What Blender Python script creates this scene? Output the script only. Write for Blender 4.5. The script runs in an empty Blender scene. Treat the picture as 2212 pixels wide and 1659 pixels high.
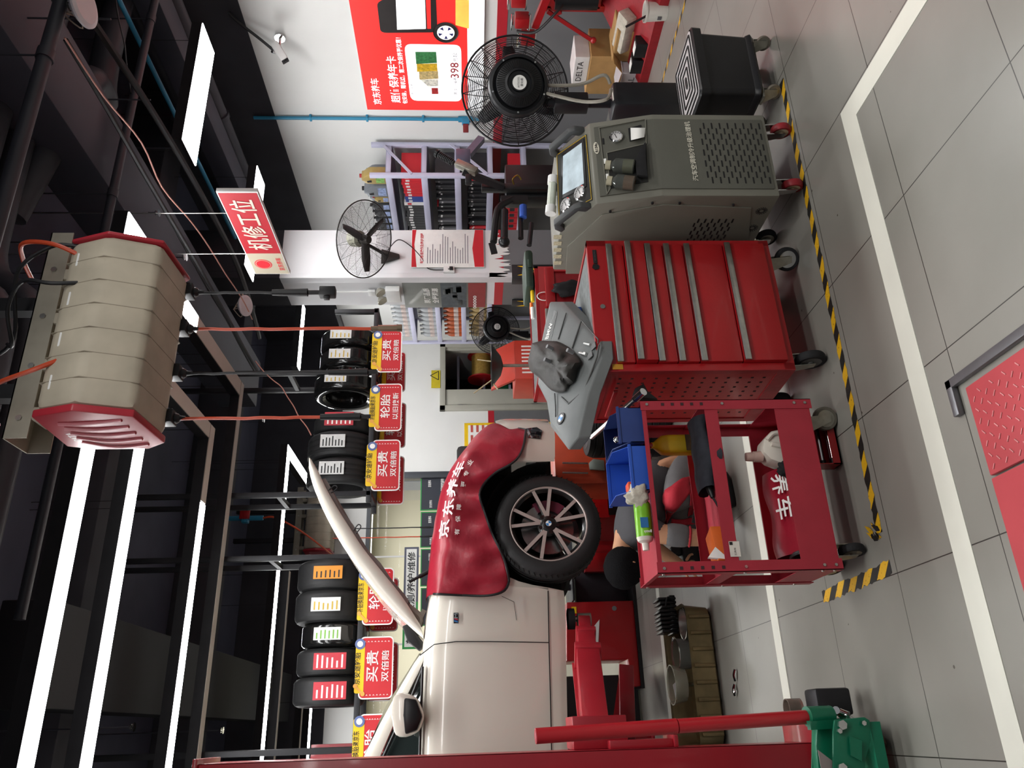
import bpy, bmesh, math, random
from mathutils import Vector, Matrix, noise as mnoise
random.seed(7)
S = bpy.context.scene
COL = S.collection
PI = math.pi

# ---------------------------------------------------------------- camera
FPX, PITCH, ROLL, YAW, CAMH = 1700.55, 0.0533039, 0.0102261, 0.4153724, 1.525
_cp, _sp, _cy, _sy, _cr, _sr = math.cos(PITCH), math.sin(PITCH), math.cos(YAW), math.sin(YAW), math.cos(ROLL), math.sin(ROLL)
FWD = Vector((_sy*_cp, _cy*_cp, -_sp)); _R = Vector((_cy, -_sy, 0)); _D = FWD.cross(_R)
RGT = _R*_cr + _D*_sr; DWN = _D*_cr - _R*_sr
CPOS = Vector((0, 0, CAMH))
cam = bpy.data.cameras.new('camera'); cam.sensor_fit = 'HORIZONTAL'; cam.sensor_width = 36.0; cam.lens = 36.0*FPX/2212
cam.clip_start = 0.05; cam.clip_end = 200
camo = bpy.data.objects.new('camera', cam); COL.objects.link(camo)
camo.matrix_world = Matrix(((DWN.x, RGT.x, -FWD.x, 0), (DWN.y, RGT.y, -FWD.y, 0), (DWN.z, RGT.z, -FWD.z, CAMH), (0, 0, 0, 1)))
S.camera = camo

# ---------------------------------------------------------------- world, exposure, large lights
S.view_settings.view_transform = 'Standard'; S.view_settings.look = 'None'
S.view_settings.gamma = 1.0; S.view_settings.exposure = 0.0; S.view_settings.use_curve_mapping = False
W = bpy.data.worlds.new('world'); S.world = W; W.use_nodes = True
W.node_tree.nodes['Background'].inputs[0].default_value = (0.93, 0.96, 1.0, 1); W.node_tree.nodes['Background'].inputs[1].default_value = 0.26
LED = 34.0            # radiance of the lit tubes and panels

def area(name, loc, sx, sy, power, rot=(0, 0, 0), col=(1, .98, .95)):
    l = bpy.data.lights.new(name, 'AREA'); l.shape = 'RECTANGLE'; l.size = sx; l.size_y = sy; l.energy = power; l.color = col
    o = bpy.data.objects.new(name, l); COL.objects.link(o); o.location = loc; o.rotation_euler = rot; return o
area('bay_lamp', (0.9, 0.9, 3.55), 2.6, .3, 60)
area('bay_lamp', (2.6, -0.6, 3.55), 2.6, .3, 50)
area('bay_lamp', (4.4, 1.6, 3.55), 1.2, .3, 45)
area('showroom_lamp', (1.5, 13.6, 3.4), 5, 1.5, 150)
S.cycles.max_bounces = 6; S.cycles.diffuse_bounces = 3; S.cycles.glossy_bounces = 3; S.cycles.transmission_bounces = 5
S.cycles.sample_clamp_indirect = 4.0; S.cycles.caustics_reflective = False; S.cycles.caustics_refractive = False

# ---------------------------------------------------------------- helpers
def ray(x, y):
    u, v = 1659 - y - 829.5, x - 1106
    return RGT*(u/FPX) + DWN*(v/FPX) + FWD
def pz(x, y, z=0.0):
    d = ray(x, y); return CPOS + d*((z - CAMH)/d.z)
def px(x, y, X):
    d = ray(x, y); return CPOS + d*(X/d.x)
def py(x, y, Y):
    d = ray(x, y); return CPOS + d*(Y/d.y)
def V(*a): return Vector(a)
def lin(c): return tuple((v/12.92 if v <= .04045 else ((v+.055)/1.055)**2.4) for v in c)
def hx(h): return lin(tuple(int(h[i:i+2], 16)/255 for i in (0, 2, 4)))

MATS = {}
def mat(name, h, rough=.5, metal=0.0, var=.08, scale=12, bump=0.0, bscale=60, coat=0.0, spec=.5, emit=0, trans=0.0, alpha=1.0, ior=1.45):
    if name in MATS: return MATS[name]
    m = bpy.data.materials.new(name); m.use_nodes = True; nt = m.node_tree; b = nt.nodes['Principled BSDF']
    c = hx(h)
    tc = nt.nodes.new('ShaderNodeTexCoord'); nz = nt.nodes.new('ShaderNodeTexNoise'); nz.inputs['Scale'].default_value = scale; nz.inputs['Detail'].default_value = 3
    nt.links.new(tc.outputs['Object'], nz.inputs['Vector'])
    r = nt.nodes.new('ShaderNodeValToRGB'); r.color_ramp.elements[0].position = .3; r.color_ramp.elements[1].position = .7
    r.color_ramp.elements[0].color = tuple(v*(1-var) for v in c)+(1,); r.color_ramp.elements[1].color = tuple(min(1, v*(1+var)) for v in c)+(1,)
    nt.links.new(nz.outputs['Fac'], r.inputs['Fac']); nt.links.new(r.outputs['Color'], b.inputs['Base Color'])
    b.inputs['Roughness'].default_value = rough; b.inputs['Metallic'].default_value = metal
    b.inputs['Specular IOR Level'].default_value = spec; b.inputs['Coat Weight'].default_value = coat; b.inputs['Coat Roughness'].default_value = .08
    b.inputs['IOR'].default_value = ior
    if emit:
        nt.links.new(r.outputs['Color'], b.inputs['Emission Color']); b.inputs['Emission Strength'].default_value = emit
    if trans: b.inputs['Transmission Weight'].default_value = trans
    if alpha < 1: b.inputs['Alpha'].default_value = alpha
    if bump:
        n2 = nt.nodes.new('ShaderNodeTexNoise'); n2.inputs['Scale'].default_value = bscale; n2.inputs['Detail'].default_value = 4
        nt.links.new(tc.outputs['Object'], n2.inputs['Vector'])
        bp = nt.nodes.new('ShaderNodeBump'); bp.inputs['Strength'].default_value = bump; bp.inputs['Distance'].default_value = .01
        nt.links.new(n2.outputs['Fac'], bp.inputs['Height']); nt.links.new(bp.outputs['Normal'], b.inputs['Normal'])
    MATS[name] = m; return m

OFF = {}
class MB:
    def __init__(s): s.bm = bmesh.new(); s.mi = 0; s.T = None
    def _t(s, vs):
        if s.T is not None:
            for v in vs: v.co = s.T @ v.co
    def _f(s, vs):
        try:
            f = s.bm.faces.new(vs); f.material_index = s.mi; return f
        except ValueError: return None
    def box(s, x0, x1, y0, y1, z0, z1, bev=0.0, seg=2):
        b2 = bmesh.new()
        v = [b2.verts.new((x, y, z)) for x in (x0, x1) for y in (y0, y1) for z in (z0, z1)]
        for q in ((0,1,3,2),(4,6,7,5),(0,4,5,1),(2,3,7,6),(0,2,6,4),(1,5,7,3)): b2.faces.new([v[i] for i in q])
        bmesh.ops.recalc_face_normals(b2, faces=b2.faces[:])
        if bev: bmesh.ops.bevel(b2, geom=b2.edges[:], offset=bev, segments=seg, affect='EDGES', profile=.5, clamp_overlap=True)
        s.merge(b2); return s
    def merge(s, b2):
        mp = {}
        for v in b2.verts:
            mp[v] = s.bm.verts.new(s.T @ v.co if s.T is not None else v.co)
        for f in b2.faces: s._f([mp[v] for v in f.verts])
        b2.free()
    def cbox(s, c, sx, sy, sz, bev=0.0, M=None):
        old = s.T; L = Matrix.Translation(Vector(c)) @ (M.to_4x4() if M else Matrix.Identity(4))
        s.T = L if old is None else old @ L
        s.box(-sx/2, sx/2, -sy/2, sy/2, -sz/2, sz/2, bev); s.T = old; return s
    def bar(s, p0, p1, w, h, up=(0, 0, 1), bev=0.0):
        p0, p1 = Vector(p0), Vector(p1); d = p1-p0; L = d.length; d.normalize(); u = Vector(up)
        if abs(d.dot(u)) > .99: u = Vector((0, 1, 0))
        sd = d.cross(u).normalized(); u = sd.cross(d)
        M = Matrix((sd, d, u)).transposed()
        return s.cbox((p0+p1)/2, w, L, h, bev, M)
    def ring(s, c, n, r, seg, ref=None):
        n = Vector(n).normalized(); a = n.orthogonal().normalized() if ref is None else (Vector(ref)-n*Vector(ref).dot(n)).normalized()
        b = n.cross(a); c = Vector(c)
        vs = [s.bm.verts.new(c + (a*math.cos(2*PI*i/seg) + b*math.sin(2*PI*i/seg))*r) for i in range(seg)]
        s._t(vs); return vs
    def bridge(s, A, B):
        n = len(A)
        for i in range(n): s._f((A[i], A[(i+1) % n], B[(i+1) % n], B[i]))
    def cyl(s, p0, p1, r0, r1=None, seg=16, cap=True):
        r1 = r0 if r1 is None else r1; p0, p1 = Vector(p0), Vector(p1); n = p1-p0; ref = n.orthogonal()
        A = s.ring(p0, n, r0, seg, ref); B = s.ring(p1, n, r1, seg, ref); s.bridge(A, B)
        if cap: s._f(A[::-1]); s._f(B)
        return s
    def tube(s, pts, r, seg=8, cap=True, closed=False):
        pts = [Vector(p) for p in pts]; n = len(pts); rs = r if isinstance(r, (list, tuple)) else [r]*n
        prev = None; ref = None
        first = None
        for i, p in enumerate(pts):
            if closed: t = pts[(i+1) % n]-pts[i-1]
            else: t = (pts[min(i+1, n-1)]-pts[max(i-1, 0)])
            if t.length < 1e-9: t = Vector((0, 0, 1))
            t.normalize()
            if ref is None: ref = t.orthogonal()
            ref = ref - t*ref.dot(t)
            if ref.length < 1e-6: ref = t.orthogonal()
            ref.normalize()
            R = s.ring(p, t, rs[i], seg, ref)
            if prev: s.bridge(prev, R)
            else: first = R
            prev = R
        if closed: s.bridge(prev, first)
        elif cap: s._f(first[::-1]); s._f(prev)
        return s
    def lathe(s, prof, o, axis, seg=32, closed=False):
        o, axis = Vector(o), Vector(axis).normalized(); ref = axis.orthogonal(); prev = None; first = None
        for r, h in prof:
            if r < 1e-6:
                R = [s.bm.verts.new(o+axis*h)]; s._t(R)
            else: R = s.ring(o+axis*h, axis, r, seg, ref)
            if prev is not None:
                if len(prev) == 1 and len(R) > 1:
                    for i in range(seg): s._f((prev[0], R[i], R[(i+1) % seg]))
                elif len(R) == 1 and len(prev) > 1:
                    for i in range(seg): s._f((prev[i], prev[(i+1) % seg], R[0]))
                elif len(R) > 1: s.bridge(prev, R)
            else: first = R
            prev = R
        if closed: s.bridge(prev, first)
        return s
    def prism(s, pts, vec, bev=0.0):
        vec = Vector(vec); b2 = bmesh.new()
        A = [b2.verts.new(Vector(p)) for p in pts]; B = [b2.verts.new(Vector(p)+vec) for p in pts]
        b2.faces.new(A[::-1]); b2.faces.new(B); n = len(A)
        for i in range(n): b2.faces.new((A[i], A[(i+1) % n], B[(i+1) % n], B[i]))
        bmesh.ops.recalc_face_normals(b2, faces=b2.faces[:])
        if bev: bmesh.ops.bevel(b2, geom=b2.edges[:], offset=bev, segments=2, affect='EDGES', profile=.5, clamp_overlap=True)
        s.merge(b2); return s
    def poly(s, pts):
        vs = [s.bm.verts.new(Vector(p)) for p in pts]; s._t(vs); s._f(vs); return s
    def grid(s, rows, closed=False):
        g = [[s.bm.verts.new(Vector(p)) for p in r] for r in rows]
        for r in g: s._t(r)
        for i in range(len(g)-1):
            for j in range(len(g[0])-1): s._f((g[i][j], g[i][j+1], g[i+1][j+1], g[i+1][j]))
            if closed: s._f((g[i][-1], g[i][0], g[i+1][0], g[i+1][-1]))
        return s
    def ball(s, c, r, seg=12, rings=8):
        r = (r, r, r) if not isinstance(r, (list, tuple)) else r; c = Vector(c); prev = None
        for k in range(rings+1):
            t = PI*k/rings
            if k in (0, rings): R = [s.bm.verts.new(c+Vector((0, 0, r[2]*math.cos(t))))]
            else: R = [s.bm.verts.new(c+Vector((r[0]*math.sin(t)*math.cos(2*PI*i/seg), r[1]*math.sin(t)*math.sin(2*PI*i/seg), r[2]*math.cos(t)))) for i in range(seg)]
            s._t(R)
            if prev:
                if len(prev) == 1:
                    for i in range(seg): s._f((prev[0], R[i], R[(i+1) % seg]))
                elif len(R) == 1:
                    for i in range(seg): s._f((prev[(i+1) % seg], prev[i], R[0]))
                else: s.bridge(R, prev)
            prev = R
        return s
    def text(s, t, o, right, up, h, w=None, bold=0.0, ext=0.0008, fix=True):
        cu = bpy.data.curves.new('t', 'FONT'); cu.body = t; cu.offset = bold; cu.extrude = 0; cu.resolution_u = 2; cu.align_x = 'CENTER'; cu.align_y = 'CENTER'
        ob = bpy.data.objects.new('t', cu); COL.objects.link(ob)
        me = bpy.data.meshes.new_from_object(ob.evaluated_get(bpy.context.evaluated_depsgraph_get()))
        bpy.data.objects.remove(ob); bpy.data.curves.remove(cu)
        if not len(me.vertices): return s
        xs = [v.co.x for v in me.vertices]; ys = [v.co.y for v in me.vertices]
        cx, cyy, ww, hh = (min(xs)+max(xs))/2, (min(ys)+max(ys))/2, max(xs)-min(xs), max(ys)-min(ys)
        sy = h/hh; sx = sy if w is None else w/ww
        o, right, up = Vector(o), Vector(right).normalized(), Vector(up).normalized(); n = right.cross(up)
        vs = [s.bm.verts.new(o + right*((v.co.x-cx)*sx) + up*((v.co.y-cyy)*sy) + n*ext) for v in me.vertices]; s._t(vs)
        for p in me.polygons: s._f([vs[i] for i in p.vertices])
        bpy.data.meshes.remove(me); return s
    def build(s, name, m, parent=None, ang=35, loc=None, sub=0, solid=0.0, bevel=0.0, split=False):
        if split:
            s.bm.verts.index_update(); n = len(s.bm.verts); par = list(range(n))
            def find(a):
                while par[a] != a: par[a] = par[par[a]]; a = par[a]
                return a
            for e in s.bm.edges:
                a, b = find(e.verts[0].index), find(e.verts[1].index)
                if a != b: par[a] = b
            isl = {}
            for f in s.bm.faces: isl.setdefault(find(f.verts[0].index), []).append(f)
            out = []
            for fs in isl.values():
                q = MB(); mp = {}
                for f in fs:
                    for v in f.verts:
                        if v not in mp: mp[v] = q.bm.verts.new(v.co)
                    nf = q._f([mp[v] for v in f.verts])
                    if nf: nf.material_index = f.material_index
                out.append(q.build(name, m, parent, ang, loc, sub, solid, bevel))
            s.bm.free(); return out
        me = bpy.data.meshes.new(name); bm = s.bm
        off = OFF.get(parent, Vector()) if parent else (Vector(loc) if loc is not None else Vector())
        if off.length: bmesh.ops.translate(bm, verts=bm.verts[:], vec=-off)
        bm.normal_update(); bm.to_mesh(me); bm.free()
        for mm in (m if isinstance(m, (list, tuple)) else [m]): me.materials.append(mm)
        for p in me.polygons: p.use_smooth = True
        me.set_sharp_from_angle(angle=math.radians(ang))
        o = bpy.data.objects.new(name, me); COL.objects.link(o)
        if parent: o.parent = parent
        else: o.location = off
        OFF[o] = off
        if bevel:
            k = o.modifiers.new('bevel', 'BEVEL'); k.width = bevel; k.segments = 2; k.limit_method = 'ANGLE'
        if solid:
            k = o.modifiers.new('solid', 'SOLIDIFY'); k.thickness = solid; k.offset = 0
        if sub:
            k = o.modifiers.new('sub', 'SUBSURF'); k.levels = sub; k.render_levels = sub
        return o
def tag(o, label, cat, group=None, kind=None):
    o['label'] = label; o['category'] = cat
    if group: o['group'] = group
    if kind: o['kind'] = kind
    return o
def thing(name, label, cat, loc=(0, 0, 0), group=None):
    o = bpy.data.objects.new(name, None); COL.objects.link(o); o.location = loc; o.empty_display_size = .05
    OFF[o] = Vector(loc); return tag(o, label, cat, group)
def struct(name, mb, m, **k):
    o = mb.build(name, m, **k); o['kind'] = 'structure'; return o
def dup(root, label=None, loc=None, rz=None, group=None):
    r = root.copy(); COL.objects.link(r)
    if label: r['label'] = label
    if group: r['group'] = group
    if loc is not None: r.location = loc
    if rz is not None: r.rotation_euler = (0, 0, rz)
    for ch in list(root.children):
        c = ch.copy(); COL.objects.link(c); c.parent = r
        for g in list(ch.children):
            d = g.copy(); COL.objects.link(d); d.parent = c
    return r
def rz(a): return Matrix.Rotation(a, 4, 'Z')
def lerp(a, b, t): return a+(b-a)*t
def arc(pts, n=6):
    # smooth polyline through points (Catmull-Rom)
    pts = [Vector(p) for p in pts]; out = []
    for i in range(len(pts)-1):
        p0, p1, p2, p3 = pts[max(i-1, 0)], pts[i], pts[i+1], pts[min(i+2, len(pts)-1)]
        for k in range(n):
            t = k/n
            out.append(.5*((2*p1)+(p2-p0)*t+(2*p0-5*p1+4*p2-p3)*t*t+(-p0+3*p1-3*p2+p3)*t**3))
    out.append(pts[-1]); return out

# materials in common use
RED = mat('red_paint', '9e141a', .38, 0, .06, 6, .05, 90, coat=.25)
CART = mat('cart_red_paint', 'a32c3a', .42, 0, .07, 8, .06, 90)
DRED = mat('worn_red_paint', '8f1a22', .42, 0, .14, 14, .12, 50)
LIFTR = mat('lift_red_paint', 'a01f2c', .35, 0, .06, 5, .04, 120, coat=.2)
BLACK = mat('black_plastic', '151517', .45, 0, .2, 20)
CEILB = mat('ceiling_black_paint', '34343a', .75, 0, .15, 3)
RUB = mat('black_rubber', '17171a', .75, 0, .2, 30, .1, 120)
STEEL = mat('brushed_steel', 'b9b7b2', .3, 1.0, .1, 30)
CHROME = mat('chrome', 'dcdcdc', .1, 1.0, .04, 10)
ZINC = mat('zinc_plate', '9d9b90', .4, .8, .15, 25)
WHITE = mat('white_gloss', 'e8e8e6', .35, 0, .03, 6)
INK = mat('white_print', 'f2f2ee', .5, 0, .03, 20)
BINK = mat('black_print', '1c1c1e', .5, 0, .1, 20)
RINK = mat('red_print', 'c9202c', .45, 0, .05, 10)
YEL = mat('yellow_print', 'f0c419', .45, 0, .06, 10)
BLUEP = mat('blue_plastic', '1f478f', .4, 0, .08, 10)
ORANGE = mat('orange_plastic', 'd9501e', .4, 0, .08, 10)
GREENP = mat('green_paint', '0f6b4e', .35, 0, .1, 8, .05, 60)
GREY = mat('grey_plastic', '6e7072', .5, 0, .08, 10)
LILAC = mat('shelf_enamel', 'b7b7cc', .4, 0, .05, 5)
CARD = mat('cardboard', 'a5804f', .8, 0, .1, 10, .05, 60)
LAMP = mat('lit_led', 'ffffff', .5, 0, 0, 1, emit=LED)
OFFL = mat('led_diffuser', 'b9afa6', .5, 0, .04, 4)
HOSEO = mat('orange_hose', 'c64a2a', .4, 0, .08, 10)
DARKST = mat('dark_steel', '242427', .5, .3, .15, 10)
# ================================================================ the room
def floor_material():
    m = bpy.data.materials.new('floor_tiles'); m.use_nodes = True; nt = m.node_tree; b = nt.nodes['Principled BSDF']; L = nt.links; N = nt.nodes.new
    tc = N('ShaderNodeTexCoord'); sp = N('ShaderNodeSeparateXYZ'); L.new(tc.outputs['Object'], sp.inputs[0])
    def line(out, off, pitch=.6, wid=.0035):
        a = N('ShaderNodeMath'); a.operation = 'SUBTRACT'; L.new(out, a.inputs[0]); a.inputs[1].default_value = off-pitch*40
        f = N('ShaderNodeMath'); f.operation = 'PINGPONG'; L.new(a.outputs[0], f.inputs[0]); f.inputs[1].default_value = pitch/2
        c = N('ShaderNodeMath'); c.operation = 'LESS_THAN'; L.new(f.outputs[0], c.inputs[0]); c.inputs[1].default_value = wid/2; return c
    l1 = line(sp.outputs[0], .4755, .6, .0038); l2 = line(sp.outputs[1], 2.1935, .6, .0038)
    mx = N('ShaderNodeMath'); mx.operation = 'MAXIMUM'; L.new(l1.outputs[0], mx.inputs[0]); L.new(l2.outputs[0], mx.inputs[1])
    n1 = N('ShaderNodeTexNoise'); n1.inputs['Scale'].default_value = 1.4; n1.inputs['Detail'].default_value = 6; L.new(tc.outputs['Object'], n1.inputs['Vector'])
    r = N('ShaderNodeValToRGB'); L.new(n1.outputs['Fac'], r.inputs['Fac']); r.color_ramp.elements[0].position = .3; r.color_ramp.elements[1].position = .7
    r.color_ramp.elements[0].color = hx('7d7b74')+(1,); r.color_ramp.elements[1].color = hx('8d8b84')+(1,)
    mix = N('ShaderNodeMixRGB'); L.new(mx.outputs[0], mix.inputs[0]); L.new(r.outputs['Color'], mix.inputs[1]); mix.inputs[2].default_value = hx('2a2824')+(1,)
    # sparse dark specks
    v = N('ShaderNodeTexVoronoi'); v.inputs['Scale'].default_value = 6; L.new(tc.outputs['Object'], v.inputs['Vector'])
    n3 = N('ShaderNodeTexNoise'); n3.inputs['Scale'].default_value = 35; L.new(tc.outputs['Object'], n3.inputs['Vector'])
    ad = N('ShaderNodeMath'); ad.operation = 'MULTIPLY_ADD'; L.new(n3.outputs['Fac'], ad.inputs[0]); ad.inputs[1].default_value = .05; L.new(v.outputs['Distance'], ad.inputs[2])
    lt = N('ShaderNodeMath'); lt.operation = 'LESS_THAN'; L.new(ad.outputs[0], lt.inputs[0]); lt.inputs[1].default_value = .058
    mix2 = N('ShaderNodeMixRGB'); L.new(lt.outputs[0], mix2.inputs[0]); L.new(mix.outputs[0], mix2.inputs[1]); mix2.inputs[2].default_value = hx('4a453e')+(1,)
    L.new(mix2.outputs[0], b.inputs['Base Color'])
    b.inputs['Roughness'].default_value = .3; return m
XW, YB, ZT = 6.1, 11.9, 3.58
mb = MB(); mb.box(-7, XW+.2, -3.5, 16, -.12, 0); struct('floor', mb, floor_material())
CEIL = mat('ceiling_slab_paint', '464858', .8, 0, .2, 1.5)
mb = MB(); mb.box(-7, XW+.2, -3.5, 16, 4.9, 5.05); struct('ceiling', mb, CEIL)
WALLW = mat('white_wall_paint', 'e3e3e0', .55, 0, .03, 2, .03, 40)
WTILE = mat('grey_wall_tile', '6d6d6f', .4, 0, .05, 3)
BAND = mat('red_wall_band', 'b32330', .4, 0, .04, 3)
mb = MB(); mb.box(XW, XW+.2, -3.5, 16, 0, ZT); struct('wall_right', mb, WALLW)
mb = MB(); mb.box(XW-.006, XW+.2, -3.5, 16, ZT, 4.9); struct('trim_1', mb, CEILB)
mb = MB(); mb.box(XW-.004, XW, -3.5, YB, 0, 1.14); struct('trim_2', mb, WTILE)
mb = MB(); mb.box(XW-.006, XW, -3.5, YB, 1.14, 1.237); struct('trim_3', mb, BAND)
# back wall: white part with a double door, glass part to the left
d0, d1 = py(950, 889, YB), py(950, 742, YB); ZD = d0.z
xdl, xdr = d0.x, min(d1.x, XW-.02)
xwin = py(900, 1020, YB).x
mb = MB(); mb.box(xwin, xdl, YB, YB+.2, 0, ZT); mb.box(xdl, XW, YB, YB+.2, ZD, ZT); mb.box(xdr, XW, YB, YB+.2, 0, ZD)
mb.box(-7, xwin, YB, YB+.2, 3.12, ZT); struct('wall_back', mb, WALLW)
mb = MB(); mb.box(-7, XW, YB-.006, YB+.2, ZT, 4.9); struct('trim_4', mb, CEILB)
mb = MB(); mb.box(xwin+.05, xdl, YB-.004, YB, 0, 1.14); struct('trim_5', mb, WTILE)
mb = MB(); mb.box(xwin+.05, xdl, YB-.006, YB, 1.14, 1.237); struct('trim_6', mb, BAND)
# store room behind the door and showroom behind the glass
SHOW = mat('cream_showroom_wall', 'e2dcc4', .6, 0, .03, 2)
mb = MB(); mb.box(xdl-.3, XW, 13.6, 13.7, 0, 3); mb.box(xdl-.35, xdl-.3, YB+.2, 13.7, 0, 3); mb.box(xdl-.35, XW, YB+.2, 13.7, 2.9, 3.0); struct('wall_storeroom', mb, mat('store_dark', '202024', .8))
mb = MB(); mb.box(-7, xdl-.35, 15.2, 15.3, 0, 3.6); mb.box(-7, xdl-.35, YB+.2, 15.3, 3.55, 3.62); struct('wall_showroom', mb, SHOW)
mb = MB(); mb.box(-7, -6.9, -3.5, 16, 0, 5); struct('wall_left', mb, mat('far_left_wall', '121215', .8))
# door: frame, closed leaf, open leaf
DOOR = mat('door_enamel', 'a9a79b', .45, 0, .04, 4)
y0 = YB-.05
mb = MB()
mb.box(xdl-.0, xdl+.09, y0, YB+.2, 0, ZD, .004); mb.box(xdr-.09, xdr, y0, YB+.2, 0, ZD, .004); mb.box(xdl, xdr, y0, YB+.2, ZD-.09, ZD, .004)
dr = struct('door_1', mb, DOOR)
xm = py(1000, 842, YB).x
mb = MB(); mb.box(xdl+.09, xm, YB-.02, YB+.03, 0.01, ZD-.09, .004)
lf = mb.build('door_leaf', DOOR, dr)
mb = MB(); mb.cyl((xdl+.1, YB-.03, .4), (xdl+.1, YB-.03, .52), .012); mb.cyl((xdl+.1, YB-.03, 1.6), (xdl+.1, YB-.03, 1.72), .012); mb.build('hinge', STEEL, dr, split=True)
xo = py(1000, 757, YB).x
mb = MB(); mb.box(xo, xdr-.09, YB-.02, YB+.03, .01, ZD-.09, .004); mb.build('door_leaf', DOOR, dr)
# window wall
GLASS = mat('window_glass', 'f4f8f6', .02, 0, 0, 1, trans=1.0, ior=1.2, alpha=.35)
FRD = mat('dark_window_frame', '3a3d42', .4, .2, .05, 6)
mb = MB(); mb.box(xwin-.1, xwin, YB-.03, YB+.15, 0, 3.12, .004); mb.box(-7, xwin, YB-.02, YB+.12, 3.06, 3.12); mb.box(-7, xwin, YB, YB+.1, 0, .08)
wn = struct('window_1', mb, FRD)
mb = MB()
xs = [xwin-.1, py(900, 1200, YB).x, py(900, 1390, YB).x, -1.2, -4, -7]
for i in range(5): mb.box(xs[i+1]+.006, xs[i]-.006, YB+.04, YB+.055, .08, 3.06)
mb.build('window_pane', GLASS, wn, split=True)
mb = MB()
for x in xs[1:-1]: mb.box(x-.012, x+.012, YB+.035, YB+.06, .08, 3.06)
mb.build('glass_joint', WHITE, wn, split=True)

# ---------------------------------------------------------------- painted lane tiles
LANE = mat('white_lane_tile', 'd8d8cc', .35, 0, .04, 5)
def lane(pts, name):
    mb = MB(); mb.prism([V(p[0], p[1], 0.0) for p in pts], (0, 0, .0022)); return struct(name, mb, LANE)
ci, co = pz(1816.4, 246), pz(1850.5, 247.5)
lane([(-3, ci.y), (ci.x, ci.y), (co.x, co.y), (-3, co.y)], 'trim_7')
lane([(ci.x, ci.y), (ci.x, -1), (co.x, -1), (co.x, co.y)], 'trim_8')
a, b_ = pz(1604.3, 946), pz(1618, 946)
lane([(-4, a.y), (2.24, a.y), (2.24, b_.y), (-4, b_.y)], 'trim_9')
a, b_ = pz(1416.8, 1272.8), pz(1423.5, 1272.8)
lane([(-4, a.y), (2.24, a.y), (2.24, b_.y), (-4, b_.y)], 'trim_10')
lane([(2.15, 4.3), (2.24, 4.3), (2.24, a.y), (2.15, a.y)], 'trim_12')
# hazard tape
def tape(name, label, p0, p1, w, ragged):
    m = MATS.get('hazard_tape')
    if m is None:
        m = bpy.data.materials.new('hazard_tape'); MATS['hazard_tape'] = m; m.use_nodes = True; nt = m.node_tree; b = nt.nodes['Principled BSDF']
        tc = nt.nodes.new('ShaderNodeTexCoord'); sp = nt.nodes.new('ShaderNodeSeparateXYZ'); nt.links.new(tc.outputs['Object'], sp.inputs[0])
        ad = nt.nodes.new('ShaderNodeMath'); ad.operation = 'ADD'; nt.links.new(sp.outputs[0], ad.inputs[0]); nt.links.new(sp.outputs[1], ad.inputs[1])
        pp = nt.nodes.new('ShaderNodeMath'); pp.operation = 'PINGPONG'; nt.links.new(ad.outputs[0], pp.inputs[0]); pp.inputs[1].default_value = .062
        n = nt.nodes.new('ShaderNodeTexNoise'); n.inputs['Scale'].default_value = 90; n.inputs['Detail'].default_value = 2; nt.links.new(tc.outputs['Object'], n.inputs['Vector'])
        gt = nt.nodes.new('ShaderNodeMath'); gt.operation = 'GREATER_THAN'; nt.links.new(pp.outputs[0], gt.inputs[0]); gt.inputs[1].default_value = .031
        rp = nt.nodes.new('ShaderNodeValToRGB'); nt.links.new(n.outputs['Fac'], rp.inputs['Fac']); rp.color_ramp.elements[0].position = .62; rp.color_ramp.elements[0].color = (1, 1, 1, 1); rp.color_ramp.elements[1].position = .7; rp.color_ramp.elements[1].color = (.45, .42, .36, 1)
        mx = nt.nodes.new('ShaderNodeMixRGB'); nt.links.new(gt.outputs[0], mx.inputs[0]); mx.inputs[1].default_value = hx('1f1e1c')+(1,); mx.inputs[2].default_value = hx('d9a81c')+(1,)
        mu = nt.nodes.new('ShaderNodeMixRGB'); mu.blend_type = 'MULTIPLY'; mu.inputs[0].default_value = 1; nt.links.new(mx.outputs[0], mu.inputs[1]); nt.links.new(rp.outputs[0], mu.inputs[2])
        nt.links.new(mu.outputs[0], b.inputs['Base Color']); b.inputs['Roughness'].default_value = .5
    p0, p1 = Vector(p0), Vector(p1); d = (p1-p0); L = d.length; d.normalize(); s = Vector((-d.y, d.x, 0)); n = max(8, int(L/.02)); mb = MB(); A = []; B = []
    rnd = random.Random(len(name)+int(L*100))
    for i in range(n+1):
        p = p0+d*(L*i/n); e = ragged*(rnd.random()-.5); e2 = ragged*(rnd.random()-.5)
        A.append(p+s*(w/2+e)+V(0, 0, .0012)); B.append(p-s*(w/2+e2)+V(0, 0, .0012+.002*rnd.random()*(rnd.random() > .8)))
    mb.grid([A, B]); return tag(mb.build(name, m, loc=p0), label, 'tape')
t0, t1 = pz(1690, 172), pz(1903, 1150)
tape('hazard_tape', 'long yellow and black floor tape in front of the tool cabinets', (t0.x, t0.y+.01, 0), (t1.x, t1.y+.01, 0), .042, .008)
t0, t1 = pz(1925, 1225), pz(1778, 1290)
tape('hazard_tape', 'short torn yellow and black floor tape beside the red service cart', t0, t1, .052, .012)
t0, t1 = pz(1481, 0), pz(1419, 217)
tape('hazard_tape', 'narrow worn yellow floor tape before the grey wall tiles', V(t0.x, t0.y-1, 0), t1, .03, .012)
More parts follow.
